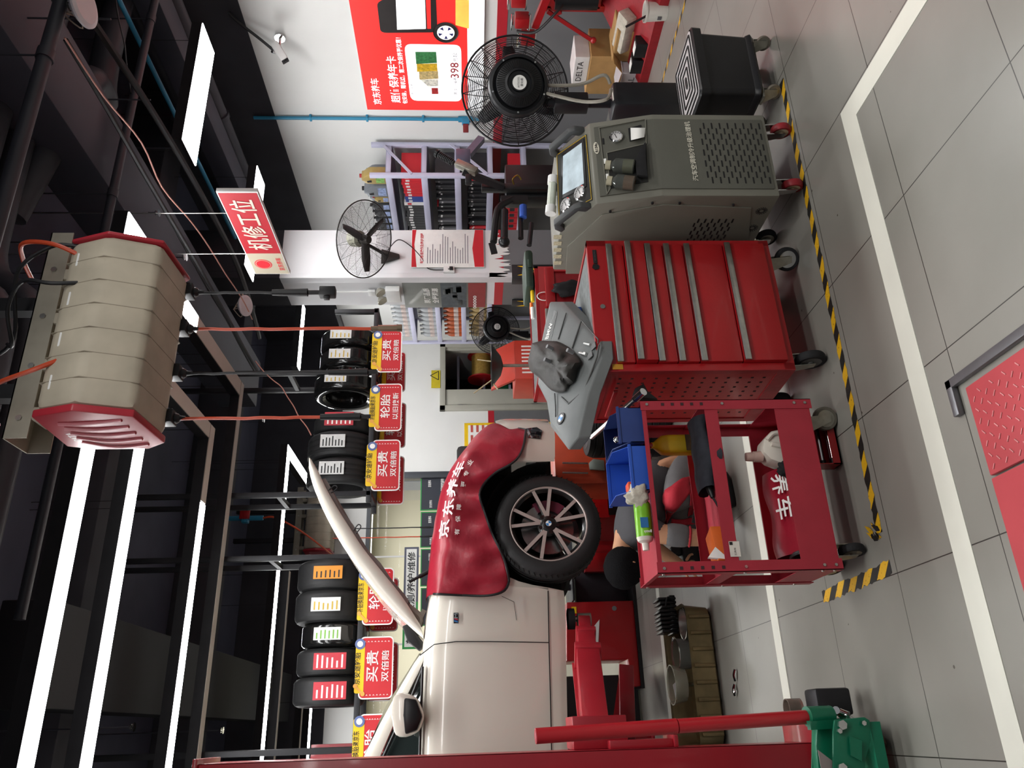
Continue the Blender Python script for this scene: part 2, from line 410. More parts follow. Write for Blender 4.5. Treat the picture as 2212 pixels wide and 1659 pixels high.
# crumpled torn tape end
mb = MB(); c = pz(1895, 1150); rnd = random.Random(3)
for k in range(9):
    q = c+V(rnd.uniform(-.05, .03), rnd.uniform(-.03, .03), 0)
    mb.grid([[q+V(0, 0, .002), q+V(.02, .01, .012*rnd.random()+.002)], [q+V(.005, .03, .002), q+V(.03, .03, .02*rnd.random())]])
tag(mb.build('tape_scrap', [MATS['hazard_tape']], loc=c), 'crumpled scrap of hazard tape near the cart caster', 'tape')
# pit frame and red plates in the floor at the front
DIA = mat('red_tread_plate', 'b8484e', .45, 0, .08, 5)
fr = mat('pit_frame_steel', '77777a', .4, .7, .15, 8)
c0 = pz(2052, 826); mb = MB()
mb.box(c0.x-.03, c0.x, 0.6, c0.y, 0, .02, .003); mb.box(c0.x-.12, c0.x, c0.y-.03, c0.y, 0, .02, .003)
struct('trim_11', mb, fr)
c1 = pz(2095, 838)
def tread(name, label, x0, x1):
    t = thing(name, label, 'floor plate', ((x0+x1)/2, c1.y-.5, 0)); mb = MB(); mb.box(x0, x1, c1.y-1.1, c1.y, 0.001, .016, .004)
    mb.build('plate', DIA, t); mb = MB(); k = 0
    if x0 > .4:
        yy = c1.y-.03
        for i in range(14):
            for j in range(int((x1-x0)/.035)):
                x = x0+.02+j*.035+(.017 if i % 2 else 0); y = yy-i*.03
                if x < x1-.012 and (i+j) % 1 == 0:
                    a = .7 if (i+j) % 2 else -.7; d = V(math.cos(a), math.sin(a), 0)*.009
                    mb.bar(V(x, y, .017)-d, V(x, y, .017)+d, .003, .003)
        mb.build('tread_pattern', mat('tread_wear', 'cf8b8b', .4, .2), t)
    mb = MB(); mb.tube([V(x0+.03, c1.y-.2, .012), V(x0+.03, c1.y-.2, .028), V(x0+.03, c1.y-.28, .028), V(x0+.03, c1.y-.28, .012)], .006); mb.build('lift_ring', STEEL, t)
xs = pz(2140, 1036).x
tread('floor_plate', 'red diamond tread plate in steel frame at the front', xs+.004, c1.x)
tread('floor_plate', 'plain worn red plate beside the diamond tread plate', xs-.75, xs-.004)
# ================================================================ ceiling: lamps, pipes, cables
ZL = 3.6
def lamp_bars(root, bars):
    # bars: (x0,x1,y0,y1,lit)
    h = MB(); l = MB(); u = MB()
    for x0, x1, y0, y1, lit in bars:
        h.box(x0, x1, y0, y1, ZL+.006, ZL+.085)
        (l if lit else u).box(x0+.006, x1-.006, y0+.006, y1-.006, ZL, ZL+.006)
    h.build('housing', DARKST, root, split=True)
    if len(l.bm.verts): l.build('lamp_lens', LAMP, root, split=True)
    if len(u.bm.verts): u.build('unlit_lens', OFFL, root, split=True)
    w = MB()
    for x0, x1, y0, y1, lit in bars:
        for x, y in ((x0+.03, (y0+y1)/2), (x1-.03, (y0+y1)/2)): w.cyl((x, y, ZL+.08), (x, y, 4.9), .0025, seg=5)
    w.build('hanging_wire', DARKST, root, split=True)
t = thing('led_light_frame', 'nearest long white led light frame with a lit corner by the hose reel box', 'light', (0, 4.2, ZL))
lamp_bars(t, [(-2.6, 2.84, 4.085, 4.235, 1), (2.84, 2.99, 4.085, 5.42, 1), (2.84, 2.99, 5.42, 6.64, 0), (-2.6, 2.99, 6.64, 6.74, 0)])
t = thing('led_light_frame', 'second led light frame, its lit bars running between the nearest and the farther frame', 'light', (0, 4.8, ZL))
lamp_bars(t, [(-2.6, 2.2, 4.715, 4.86, 1), (2.2, 2.33, 4.715, 6.0, 0), (1.69, 2.33, 6.0, 6.12, 0), (-2.6, 1.69, 6.0, 6.12, 1)])
t = thing('led_light_frame', 'far led light frame with a bright pointed corner above the hanging tyres', 'light', (2, 8.6, ZL))
lamp_bars(t, [(-1.5, 2.93, 8.59, 8.72, 1), (2.93, 3.07, 8.59, 9.75, 1), (-1.5, 1.75, 9.17, 9.24, 0), (-1.5, 1.6, 10.42, 10.5, 0), (-1.0, .45, 10.95, 11.08, 1)])
def panel(label, x0, x1, y0, y1):
    t = thing('led_panel_light', label, 'light', ((x0+x1)/2, (y0+y1)/2, ZL)); lamp_bars(t, [(x0, x1, y0, y1, 1)])
panel('largest bright led ceiling panel near the security camera', 4.02, 5.19, 4.63, 4.94)
panel('bright led ceiling panel half hidden by the red hanging sign', 4.03, 5.19, 6.34, 6.65)
panel('added fill light panel hidden behind the right-hand row of hanging tyres', 3.0, 4.1, 10.3, 10.6)  # added panel to brighten the back wall, kept out of view by the tyres
panel('added fill light panel near the double door, hidden by the tyres', 4.45, 5.3, 10.3, 10.6)  # second added panel for the back wall, unseen from the camera
panel('distant led ceiling panel seen between the red hose and the pillar', 4.1, 4.98, 8.70, 8.86)
# beams and ducts
def beam(name, label, cat, x0, x1, y0, y1, z0, z1, m=CEILB):
    mb = MB(); mb.box(x0, x1, y0, y1, z0, z1, .01); return tag(mb.build(name, m, loc=((x0+x1)/2, (y0+y1)/2, z0)), label, cat)
DUCT = mat('black_duct_paint', '43444f', .6, .1, .1, 2)
beam('ceiling_duct', 'wide dark grey duct running into the depth above the red hanging sign', 'duct', 3.45, 4.0, 2.4, 8.4, 3.95, 4.35, DUCT)
beam('ceiling_duct', 'narrow dark duct beside the largest ceiling panel', 'duct', 5.25, 5.5, 2.5, 8.6, 3.9, 4.1, DUCT)
beam('ceiling_beam', 'black concrete beam crossing the ceiling above the hose reel box', 'beam', -6.5, 6.0, 3.3, 3.7, 4.45, 4.9)
beam('ceiling_beam', 'black concrete beam crossing the ceiling above the nearest light frame', 'beam', -6.5, 6.0, 6.2, 6.6, 4.45, 4.9)
beam('ceiling_beam', 'black concrete beam crossing the ceiling above the hanging tyres', 'beam', -6.5, 6.0, 9.2, 9.6, 4.45, 4.9)
beam('ceiling_duct', 'flat black duct along the ceiling left of the light frames', 'duct', .2, .8, 4.9, 11.6, 4.0, 4.3, mat('dark_duct_paint', '17171b', .7, 0, .1, 2))
def pipe(name, label, cat, pts, r, m=CEILB, n=5, seg=14, clamps=0):
    p = arc(pts, n) if len(pts) > 2 else [Vector(q) for q in pts]
    if not clamps:
        mb = MB(); mb.tube(p, r, seg); return tag(mb.build(name, m, loc=pts[0]), label, cat)
    t = thing(name, label, cat, pts[0]); mb = MB(); mb.tube(p, r, seg); mb.build('pipe_run', m, t)
    a, b = Vector(pts[0]), Vector(pts[1])
    for k in range(clamps):
        q = a.lerp(b, (k+.7)/(clamps+.4)); d = (b-a).normalized(); mb = MB(); mb.cyl(q-d*.03, q+d*.03, r*1.2, seg=seg)
        mb.cyl(q, (q.x, q.y, 4.9), .006, seg=6); mb.build('pipe_clamp', m, t)
    return t
PIPE = mat('black_pipe_paint', '3c3c43', .5, .2, .1, 4)
pipe('ceiling_pipe', 'thick black pipe with a lower bend above the hose reel box', 'pipe', [(5.6, 3.72, 4.3), (3.0, 3.72, 4.3), (2.35, 3.72, 4.25), (2.1, 3.72, 4.0), (1.7, 3.72, 3.95), (.3, 3.72, 3.95)], .09, PIPE)
pipe('ceiling_pipe', 'thick black pipe running beside the bent one', 'pipe', [(5.6, 3.98, 4.3), (3.1, 3.98, 4.3), (2.5, 3.98, 4.25), (2.25, 3.98, 4.0), (1.8, 3.98, 3.95), (.3, 3.98, 3.95)], .09, PIPE)
pipe('ceiling_pipe', 'thick black pipe looping down near the round white access point', 'pipe', [(5.9, 4.5, 4.2), (4.6, 4.5, 4.2), (4.25, 4.5, 4.15), (4.2, 4.3, 4.1), (4.0, 4.15, 4.1), (3.0, 4.15, 4.35)], .1, PIPE)
pipe('ceiling_conduit', 'black conduit carrying the round white access point', 'conduit', [(6.0, 3.05, 3.62), (.3, 3.0, 3.62)], .035, PIPE, clamps=3)
pipe('ceiling_conduit', 'thin black conduit crossing in front of the wide duct', 'conduit', [(6.0, 4.35, 3.85), (.6, 4.3, 3.85)], .028, PIPE, clamps=3)
for k, (x, z, lb) in enumerate(((5.62, 3.95, 'lowest black pipe running along the right wall'), (5.86, 4.12, 'black pipe running nearest to the right wall'), (5.62, 4.3, 'uppermost black pipe running along the right wall'))):
    pipe('wall_pipe', lb, 'pipe', [(x, 1.6, z), (x, 7.3, z)], .075, PIPE, clamps=3)
TEAL = mat('blue_pipe_paint', '2f86ab', .4, 0, .05, 5)
pipe('blue_air_pipe', 'thin blue air pipe running along under the black ceiling', 'pipe', [(4.75, 1.8, 3.95), (4.78, 7.0, 3.95)], .018, TEAL)
# cables
CAB = mat('black_cable', '1d1d20', .5, 0, .1, 20); PINK = mat('copper_pink_wire', 'b98275', .4, .2, .08, 20)
def sag(a, b, n=10, s=.06, w=.03, seed=1):
    a, b = Vector(a), Vector(b); r = random.Random(seed); out = []
    for i in range(n+1):
        t = i/n; p = a.lerp(b, t); out.append(p+V(w*(r.random()-.5)*(0 < i < n), 0, -s*4*t*(1-t)+w*(r.random()-.5)*(0 < i < n)))
    return out
a0, a1 = pz(138, 78, 3.55), pz(690, 935, 3.5)
a1 = py(690, 935, 8.2)
def cable(label, a, b, r, m, seed, s=.05, w=.03, cat='cable'):
    mb = MB(); mb.tube(arc(sag(a, b, 8, s, w, seed), 4), r, 6); return tag(mb.build('ceiling_cable', m, loc=a), label, cat)
cable('pink wire running along the black cables under the ceiling', pz(140, 82, 3.56), pz(545, 690, 3.5), .0055, PINK, 3, .02, .05)
cable('thick black cable bundle beside the pink wire', pz(142, 86, 3.6), pz(555, 800, 3.56), .014, CAB, 4, .01, .01)
cable('black cable bundle drooping from the access point towards the pillar', pz(190, 30, 3.6), pz(560, 730, 3.7), .022, CAB, 5, .14, .02)
cable('thin black cable beside the thick bundle', pz(150, 95, 3.62), pz(548, 800, 3.6), .008, CAB, 6, .01, .02)
cable('thin pink wire drooping in front of the tyre rack', pz(552, 780, 3.5), py(672, 940, 6.6), .005, PINK, 8, .04, .03)
cable('dark cable with ties hanging under the ceiling by the access point', pz(250, 0, 3.7), pz(285, 235, 3.9), .005, CAB, 9, .01, .01)
# thin suspension rods with dangling ends
for q in ((140, 40, 3.75, 'short black rod hanging beside the access point'), (245, 215, 3.95, 'thin black rod hanging in front of the thick pipes'), (350, 320, 3.9, 'thin rod hanging from the wide duct')):
    p = pz(*q[:3]); mb = MB(); mb.cyl((p.x, p.y, q[2]-.25), (p.x, p.y, 4.9), .006, seg=6); tag(mb.build('hanging_rod', PIPE, loc=(p.x, p.y, q[2])), q[3], 'rod')
# smoke heads / sprinklers on the wide duct
def sprinkler(label, p):
    t = thing('sprinkler_head', label, 'sprinkler', p); mb = MB(); p = Vector(p); mb.cyl(p, (p.x, p.y, 4.92), .006, seg=8); mb.build('sprinkler_stem', PIPE, t)
    mb = MB(); mb.cyl(p+V(0, 0, -.012), p+V(0, 0, 0), .022, .015, seg=12); mb.cyl(p+V(0, 0, -.03), p+V(0, 0, -.026), .03, seg=12)
    for k in range(3): mb.cyl(p+V(.02*math.cos(k*2.1), .02*math.sin(k*2.1), -.028), p+V(.012*math.cos(k*2.1), .012*math.sin(k*2.1), -.01), .003, seg=5)
    mb.build('deflector', CHROME, t)
sprinkler('chrome sprinkler head below the wide duct near the sign wire', pz(335, 460, 3.9)); sprinkler('chrome sprinkler head beside the hose reel box', pz(395, 556, 3.85))
sprinkler('far sprinkler head above the second hose reel box', pz(565, 907, 3.8)); sprinkler('sprinkler head between the two long light bars', pz(280, 1571, 3.8)); sprinkler('sprinkler head below the far light bar', pz(475, 1578, 3.8))
# white disc access points
def access_point(label, p, n, r):
    p, n = Vector(p), Vector(n).normalized(); t = thing('access_point', label, 'access point', p)
    mb = MB(); mb.lathe([(0, 0), (r*.8, .0), (r, .008), (r, .02), (r*.75, .045), (r*.7, .05), (0, .05)], p, n, 40); mb.build('disc_body', mat('white_plastic', 'dcd8dd', .45, 0, .03, 6), t)
    mb = MB(); u = n.orthogonal().normalized()
    for k in range(16):
        a = u.copy(); a.rotate(Matrix.Rotation(k*PI/8, 3, n)); mb.cbox(p+a*r*.8+n*.036, .004, .004, .02)
    mb.build('vent_slots', BLACK, t)
    mb = MB(); mb.cbox(p+n*.07, .06, .06, .04, .004); mb.build('mount_bracket', STEEL, t)
    mb = MB(); rd = random.Random(int(p.y*10))
    for k in range(4):
        q = p+n*.05+u*.05
        mb.tube(arc([q, q+V(rd.uniform(-.1, .1), rd.uniform(-.05, .05), .03), q+V(rd.uniform(-.15, .05), rd.uniform(-.06, .06), rd.uniform(-.05, .08)), q+V(-.05, 0, .1)], 5), .004, 5)
    mb.build('wire_loop', mat('cream_wire', 'c9b9a6', .5), t, split=True)
access_point('round white access point by the ceiling edge with loose wires', pz(186, 8, 3.5), (-.02, .12, 1), .12)
access_point('round white disc access point left of the white pillar', pz(533, 660, 3.5), (.15, .35, .95), .095)
# ---------------------------------------------------------------- red hanging sign
XS = 3.2; sr0, sr1, sl0, sl1 = px(466, 414, XS), px(556.7, 415.6, XS), px(547, 592, XS), px(628, 591, XS)
ys0, ys1, zs0, zs1 = sr0.y, sl0.y, sr1.z, sr0.z
t = thing('hanging_sign', 'red and cream hanging sign board with white characters below the ceiling', 'sign', (XS, (ys0+ys1)/2, zs0))
mb = MB(); mb.box(XS, XS+.03, ys0, ys1, zs0, zs1, .002); mb.build('board', WHITE, t)
ysp = px(590, 547, XS).y
mb = MB(); mb.box(XS-.002, XS, ys0+.012, ysp, zs0+.008, zs1-.008); mb.build('red_field', mat('sign_crimson', '98101f', .5, 0, .03, 5), t)
mb = MB(); mb.box(XS-.002, XS, ysp, ys1-.008, zs0+.008, zs1-.008); mb.build('cream_field', mat('cream_sign', 'a39b88', .5, 0, .03, 5), t)
mb = MB(); ux, uz = V(0, -1, 0), V(0, 0, 1); zc = (zs0+zs1)/2
mb.text('机修工位', (XS-.0035, (ys0+ysp)/2+.015, zc), ux, uz, .165, (ysp-ys0)*.82, .012); mb.build('sign_lettering', mat('sign_cream_print', 'b9b2a4', .5), t)
mb = MB(); mb.text('京东养车', (XS-.0035, (ysp+ys1)/2, zs0+.045), ux, uz, .042, .17, .012)
yc = (ysp+ys1)/2
mb.cyl((XS-.002, yc, zc+.035), (XS-.0034, yc, zc+.035), .062, seg=32); mb.build('sign_logo', RINK, t)
mb = MB(); mb.cyl((XS-.0034, yc, zc+.035), (XS-.0042, yc, zc+.035), .055, seg=32); mb.build('logo_ring', MATS['cream_sign'], t)
mb = MB(); mb.cyl((XS-.0042, yc, zc+.035), (XS-.005, yc, zc+.035), .05, seg=32); mb.build('logo_disc', RINK, t)
mb = MB()
for y in (ys0+.25, ys1-.25): mb.cyl((XS+.015, y, zs1-.004), (XS+.015, y, 4.92), .0025, seg=5)
mb.build('hanging_wire', STEEL, t, split=True)
# ---------------------------------------------------------------- hose reel boxes
BOXW = mat('dusty_cream_plastic', 'b3aa98', .6, 0, .12, 7, .06, 40)
SATR = mat('reel_red_plastic', 'a82c38', .35, 0, .06, 8)
def reel_box(name, label, xa, xb, y0, y1, zb, zt, nose=.03):
    t = thing(name, label, 'hose reel', ((xa+xb)/2, (y0+y1)/2, zb)); w = y1-y0; h = zt-zb
    prof = [(y0+.14*w, zt-.02), (y0, zb+.52*h), (y0+.16*w, zb+.03*h), (y0+.84*w, zb), (y1, zb+.22*h), (y1, zb+.75*h), (y1-.1*w, zt)]
    mb = MB(); mb.prism([V(xa+nose, y, z) for y, z in prof], (xb-xa-2*nose, 0, 0), .03); sh = mb.build('shell', BOXW, t)
    c = V(0, (y0+y1)/2, (zb+zt)/2)
    for k in range(1, 7):
        x = lerp(xa+nose, xb-nose, k/7); mb = MB(); mb.prism([V(x, c.y+(y-c.y)*1.006, c.z+(z-c.z)*1.006) for y, z in prof], (.004, 0, 0), .028); mb.build('shell_seam', mat('reel_seam', '8f8676', .6), sh)
    for s in (0, 1):
        x = xa if s == 0 else xb-nose; mb = MB(); c = V(0, (y0+y1)/2, (zb+zt)/2)
        w_ = nose if s == 0 else nose*.5; x = xa if s == 0 else xb-nose; mb.prism([V(x, c.y+(y-c.y)*1.01, c.z+(z-c.z)*1.01) for y, z in prof], (w_, 0, 0), .006); e = mb.build('end_cap', SATR, t)
        if s == 0:
            mb = MB()
            for k in range(5):
                yy = lerp(y0+.22*w, y1-.15*w, k/4); mb.tube(arc([V(x-.002, yy, zb+.16*h), V(x-.004, yy+.02, zb+.5*h), V(x-.002, yy-.07*k/4+.03, zt-.22*h)], 5), .007, 6)
            mb.build('rib', mat('pale_red_rib', 'c87880', .35), e)
            mb = MB(); mb.text('SATA', (x-.003, y0+.62*w, zt-.2*h), (0, -1, 0), (0, 0, 1), .028, .09, .015); mb.build('logo_lettering', INK, e)
    # bracket channel above
    mb = MB(); zc = zt+.07
    mb.box(xa-.02, xb+.12, y1-.20, y1-.195, zc, zc+.09); mb.box(xa-.02, xb+.12, y1-.20, y1-.02, zc+.085, zc+.09); mb.box(xa-.02, xb+.12, y1-.025, y1-.02, zc, zc+.09)
    mb.build('mounting_channel', mat('galvanised', 'a09a8c', .5, .5, .1, 10), t)
    mb = MB()
    for k in range(4):
        x = lerp(xa+.08, xb-.08, k/3); mb.cbox((x, y1-.14, zt+.03), .05, .12, .09, .006)
    mb.build('hook', BOXW, t, split=True); mb = MB()
    for k in range(4):
        x = lerp(xa+.06, xb-.06, k/3); mb.cyl((x, y1-.205, zc+.045), (x, y1-.2, zc+.045), .012, seg=6)
    mb.build('bolt', STEEL, t, split=True)
    mb = MB()
    for x in (lerp(xa, xb, .25), lerp(xa, xb, .75)): mb.box(x-.03, x+.03, y1-.15, y1-.09, zc+.09, 4.9)
    mb.build('ceiling_post', DARKST, t, split=True)
    return t, prof
xb = py(385, 575, 2.9).x
T1, _p = reel_box('hose_reel_box', 'large cream hose reel box with red ends hanging near the camera', 1.07, xb, 2.62, 3.03, 2.72, 3.1)
for k, yy in enumerate((905, 808, 712, 633)):
    x = py(355, yy, 2.99).x; mb = MB(); mb.box(x-.028, x+.028, 2.945, 3.01, 2.70, 2.745, .004)
    mb.ball((x, 2.985, 2.70), (.022, .022, .022)); mb.cyl((x, 2.985, 2.70), (x, 2.985, 2.66), .013, .008, seg=12); mb.build('hose_outlet', BLACK, T1)
for k in range(4):
    x = lerp(1.2, xb-.12, k/3); mb = MB(); mb.box(x-.03, x+.03, 2.66, 2.70, 3.0, 3.04, .004); mb.build('hose_slot', WHITE, T1)
def hose(label, x, y, ztop, zend, m, kind, r=.007):
    t = thing('hanging_hose', label, 'hose', (x, y, zend)); rd = random.Random(int(x*100)); n = 12
    mb = MB(); mb.tube(arc([V(x+.004*(rd.random()-.5), y+.004*(rd.random()-.5), lerp(ztop, zend+.12, k/n)) for k in range(n+1)], 3), r, 8); mb.build('hose_line', m, t)
    mb = MB()
    if kind == 'plug':
        mb.cyl((x, y, zend+.25), (x, y, zend+.1), .014, .018, seg=12); mb.cyl((x, y, zend+.1), (x, y, zend+.05), .01, seg=10); mb.box(x-.022, x+.022, y-.02, y+.02, zend-.02, zend+.05, .005); mb.box(x-.035, x+.012, y-.01, y+.01, zend+.005, zend+.03, .003)
        mb.build('cable_plug', BLACK, t)
    elif kind == 'air':
        mb.cyl((x, y, zend+.13), (x, y, zend+.1), .009, seg=10); mb.cyl((x, y, zend+.1), (x, y, zend+.02), .014, seg=6); mb.cyl((x, y, zend+.02), (x, y, zend), .016, seg=12); mb.build('hose_coupling', mat('brass_grey', '8c7a66', .35, .8, .1, 10), t)
    else:
        mb.cyl((x, y, zend+.18), (x, y, zend+.02), .012, .016, seg=12); mb.cyl((x, y, zend+.02), (x, y, zend-.02), .009, seg=8); mb.build('hose_coupling', BLACK, t)
    return t
H = lambda yy, xx: py(355, yy, 2.985).x
zq = lambda xx, yy: py(xx, yy, 2.985).z
hose('orange hanging hose nearest the left end of the reel box', H(905, 0), 2.985, 2.68, zq(790, 890), HOSEO, 'end')
hose('black hanging cable between the two orange hoses', H(808, 0), 2.985, 2.68, zq(805, 805), CAB, 'end', .006)
hose('orange hanging hose with a brass coupling by the tyre sign', H(712, 0), 2.985, 2.68, zq(868, 714), HOSEO, 'air')
hose('black hanging cable ending in a plug before the pillar', H(633, 0), 2.985, 2.68, zq(715, 636), CAB, 'plug', .006)
# hoses arching over the top of the box
def over(label, pts, m, r): mb = MB(); mb.tube(arc(pts, 6), r, 8); tag(mb.build('supply_hose', m, loc=pts[0]), label, 'hose')
over('orange supply hose looping over the bracket at the left end of the reel box', [V(1.32, 2.68, 2.98), V(1.25, 2.66, 3.1), V(1.2, 2.7, 3.26), V(1.15, 2.8, 3.34), V(1.15, 2.95, 3.36), V(1.15, 3.1, 3.5)], HOSEO, .009)
over('orange supply hose looping over the bracket at the far end of the reel box', [V(xb-.1, 2.68, 3.02), V(xb-.05, 2.66, 3.14), V(xb-.02, 2.7, 3.28), V(xb, 2.85, 3.36), V(xb, 3.0, 3.4)], HOSEO, .009)
over('black supply cable curling over the middle of the reel box', [V(1.62, 2.67, 2.98), V(1.6, 2.64, 3.1), V(1.62, 2.66, 3.22), V(1.55, 2.74, 3.3), V(1.45, 2.85, 3.32), V(1.5, 2.95, 3.4)], CAB, .008)
over('black supply cable reaching the far top of the reel box', [V(xb-.04, 2.69, 3.06), V(xb-.05, 2.68, 3.16), V(1.7, 2.74, 3.3), V(1.5, 2.9, 3.35), V(1.45, 3.0, 3.5)], CAB, .008)
fx = 11.2
q = py(660, 1180, fx); q2 = py(655, 1110, fx)
T2, _p = reel_box('hose_reel_box', 'small far hose reel box hanging behind the open bonnet', q.x-.1, q.x+.75, fx-.2, fx+.22, q.z-.38, q.z+.02)
hose('thin orange hose hanging below the far reel box', py(870, 1160, fx).x, fx, q.z-.37, py(935, 1160, fx).z, HOSEO, 'end', .008)
hose('thin black cable hanging below the far reel box', py(870, 1140, fx).x, fx, q.z-.37, py(935, 1140, fx).z, CAB, 'end', .008)
q = py(505, 1120, 9.5)
t = thing('ball_valve', 'blue ball valve with red lever on the hose above the far reel box', 'valve', q); mb = MB(); mb.cyl((q.x, q.y, 4.92), q+V(0, 0, -.35), .03, seg=10); mb.box(q.x-.06, q.x+.06, q.y-.04, q.y+.04, q.z-.18, q.z-.1, .01); mb.build('valve_body', TEAL, t)
mb = MB(); mb.box(q.x-.02, q.x+.09, q.y-.06, q.y-.04, q.z-.2, q.z-.08, .005); mb.build('lever', RED, t)
mb = MB(); mb.tube(arc([q+V(0, 0, -.35), q+V(0, 0, -.5), q+V(-.1, .3, -.75), q+V(-.2, .9, -.95), q+V(-.2, 1.5, -1.0)], 5), .012, 8); mb.build('hose_line', HOSEO, t)
# ================================================================ service cart at the front left
def caster(parent, p, r=.045, name='caster', swivel=0.0, fork=ZINC, wheelm=None, w=.03, plate=True, ztop=None, hub=None):
    # p = contact point on the floor; wheel turned by swivel about z
    p = Vector(p); a = V(math.cos(swivel), math.sin(swivel), 0); c = p+V(0, 0, r); ztop = ztop or p.z+2*r+.035
    mb = MB(); prof = [(r*.72, -w/2), (r*.93, -w/2), (r, -w*.3), (r, w*.3), (r*.93, w/2), (r*.72, w/2)]; mb.lathe(prof, c, a, 24, True); wh = mb.build('caster', wheelm or RUB, parent)
    mb = MB(); mb.cyl(c-a*w*.46, c+a*w*.46, r*.74, seg=20); mb.cyl(c-a*w*.62, c+a*w*.62, r*.2, seg=10); mb.build('hub', hub or ZINC, wh)
    d = V(-a.y, a.x, 0); mb = MB(); top = V(c.x, c.y, 0)+d*r*.55
    for s in (-1, 1):
        q = c+a*s*w*.72; mb.prism([q-d*.016-V(0, 0, .014), q+d*.014-V(0, 0, .016), V(q.x, q.y, ztop-.012)+d*(r*.55+.03), V(q.x, q.y, ztop-.012)+d*(r*.55-.035)], a*s*.004)
    mb.cbox((top.x, top.y, ztop-.009), .06, .06, .012, .003); mb.cyl((top.x, top.y, ztop-.02), (top.x, top.y, ztop), .022, seg=14); mb.build('fork', fork, wh)
    return wh
cx0, cx1, cy0, cy1, cz0, cz1 = .517, 1.213, 2.93, 3.262, .138, .836
t = thing('service_cart', 'red three-tier steel service cart loaded with tools beside the drawer cabinet', 'tool cart', ((cx0+cx1)/2, (cy0+cy1)/2, 0))
zc = lambda x: py(x, 1050, cy0).z
PW = .052
for xs, ys in ((cx0, cy0), (cx1, cy0), (cx0, cy1), (cx1, cy1)):
    sx = 1 if xs == cx0 else -1; sy = 1 if ys == cy0 else -1; mb = MB()
    mb.box(min(xs, xs+sx*.042), max(xs, xs+sx*.042), min(ys, ys+sy*.003), max(ys, ys+sy*.003), cz0-.01, cz1); mb.box(min(xs, xs+sx*.003), max(xs, xs+sx*.003), min(ys, ys+sy*.045), max(ys, ys+sy*.045), cz0-.01, cz1); po = mb.build('post', CART, t)
    fy = ys - sy*.0015
    mb = MB()
    for zz in ((.81, .50, .20, .155) if ys == cy0 else (.81, .5, .2)): mb.cyl((xs+sx*.018, ys-sy*.004, zz), (xs+sx*.018, ys+sy*.002, zz), .006, seg=8); mb.cyl((xs-sx*.004, ys+sy*.02, zz), (xs+sx*.002, ys+sy*.02, zz), .006, seg=8)
    mb.build('bolt', STEEL, po, split=True)
    mb = MB()
    for k in range(5):
        zz = .745-k*.04; mb.box(xs+sx*.018-.006, xs+sx*.018+.006, ys-sy*.001-.0006, ys-sy*.001+.0006, zz-.006, zz+.006)
    mb.build('slot_grille', mat('slot_dark', '3a2226', .7), po)
tiers = [(zc(1413), cz1-.004), (zc(1574), zc(1545)), (cz0, zc(1703))]
for z0, z1 in tiers:
    mb = MB(); f = z0+.006
    mb.box(cx0+.004, cx1-.004, cy0+.003, cy1-.003, z0+.002, f)
    mb.box(cx0+.003, cx1-.003, cy0+.0035, cy0+.0065, z0, z1); mb.box(cx0+.003, cx1-.003, cy1-.0065, cy1-.0035, z0, z1)
    mb.box(cx0+.0035, cx0+.0065, cy0+.003, cy1-.003, z0, z1); mb.box(cx1-.0065, cx1-.0035, cy0+.003, cy1-.003, z0, z1); mb.build('shelf_tray', CART, t)
sh1, sh2, sh3 = (q[0]+.0075 for q in tiers)
mb = MB(); q = py(1610, 1210, cy0-.001); mb.cbox((cx0+.085, cy0-.0006, tiers[1][0]+.012), .058, .001, .04); mb.build('rating_label', mat('label_paper', 'd9d6cc', .5), t)
mb = MB(); mb.text('工具车', (cx0+.075, cy0-.0014, tiers[1][0]+.012), (1, 0, 0), (0, 0, 1), .008, .03); mb.box(cx0+.1, cx0+.112, cy0-.0018, cy0-.0012, tiers[1][0]+.018, tiers[1][0]+.03); mb.build('label_print', BINK, t)
caster(t, (.60, 3.0, 0), .05, swivel=.15, ztop=cz0, w=.03); caster(t, (1.15, 3.0, 0), .05, swivel=1.3, ztop=cz0, w=.03, wheelm=mat('dusty_caster', '5b564c', .7)); caster(t, (.58, 3.2, 0), .05, swivel=.4, ztop=cz0); caster(t, (1.15, 3.2, 0), .05, swivel=.2, ztop=cz0)

# ---- things on the top tray
def part_bin(label, x0, x1, y0, y1, z0, h, m, front):
    t = thing('parts_bin', label, 'bin', ((x0+x1)/2, (y0+y1)/2, z0)); mb = MB(); w = .003
    mb.box(x0, x1, y0, y1, z0, z0+w); mb.box(x0, x1, y1-w, y1, z0, z0+h)
    # sloping sides, low front
    for x in (x0, x1-w): mb.prism([V(x, y0, z0), V(x, y1, z0), V(x, y1, z0+h), V(x, y0+.35*(y1-y0), z0+h), V(x, y0, z0+h*.5)], (w, 0, 0))
    mb.box(x0, x1, y0, y0+w, z0, z0+h*front); mb.build('bin_body', m, t)
    mb = MB(); mb.box(x0-.004, x1+.004, y1-.006, y1+.004, z0+h-.012, z0+h); mb.box(x0-.004, x1+.004, y0-.004, y0+.008, z0+h*front-.01, z0+h*front); mb.build('rim', m, t, split=True)
    return t
part_bin('bright blue open parts bin of sockets on the cart top', .845, 1.03, 2.955, 3.20, sh1, .125, mat('bright_blue_plastic', '2a55b5', .4, 0, .06, 10), .6)
part_bin('dull blue parts bin at the right end of the cart top', 1.045, 1.195, 2.96, 3.22, sh1, .12, mat('dull_blue_plastic', '2b3f78', .45, 0, .1, 10), .9)
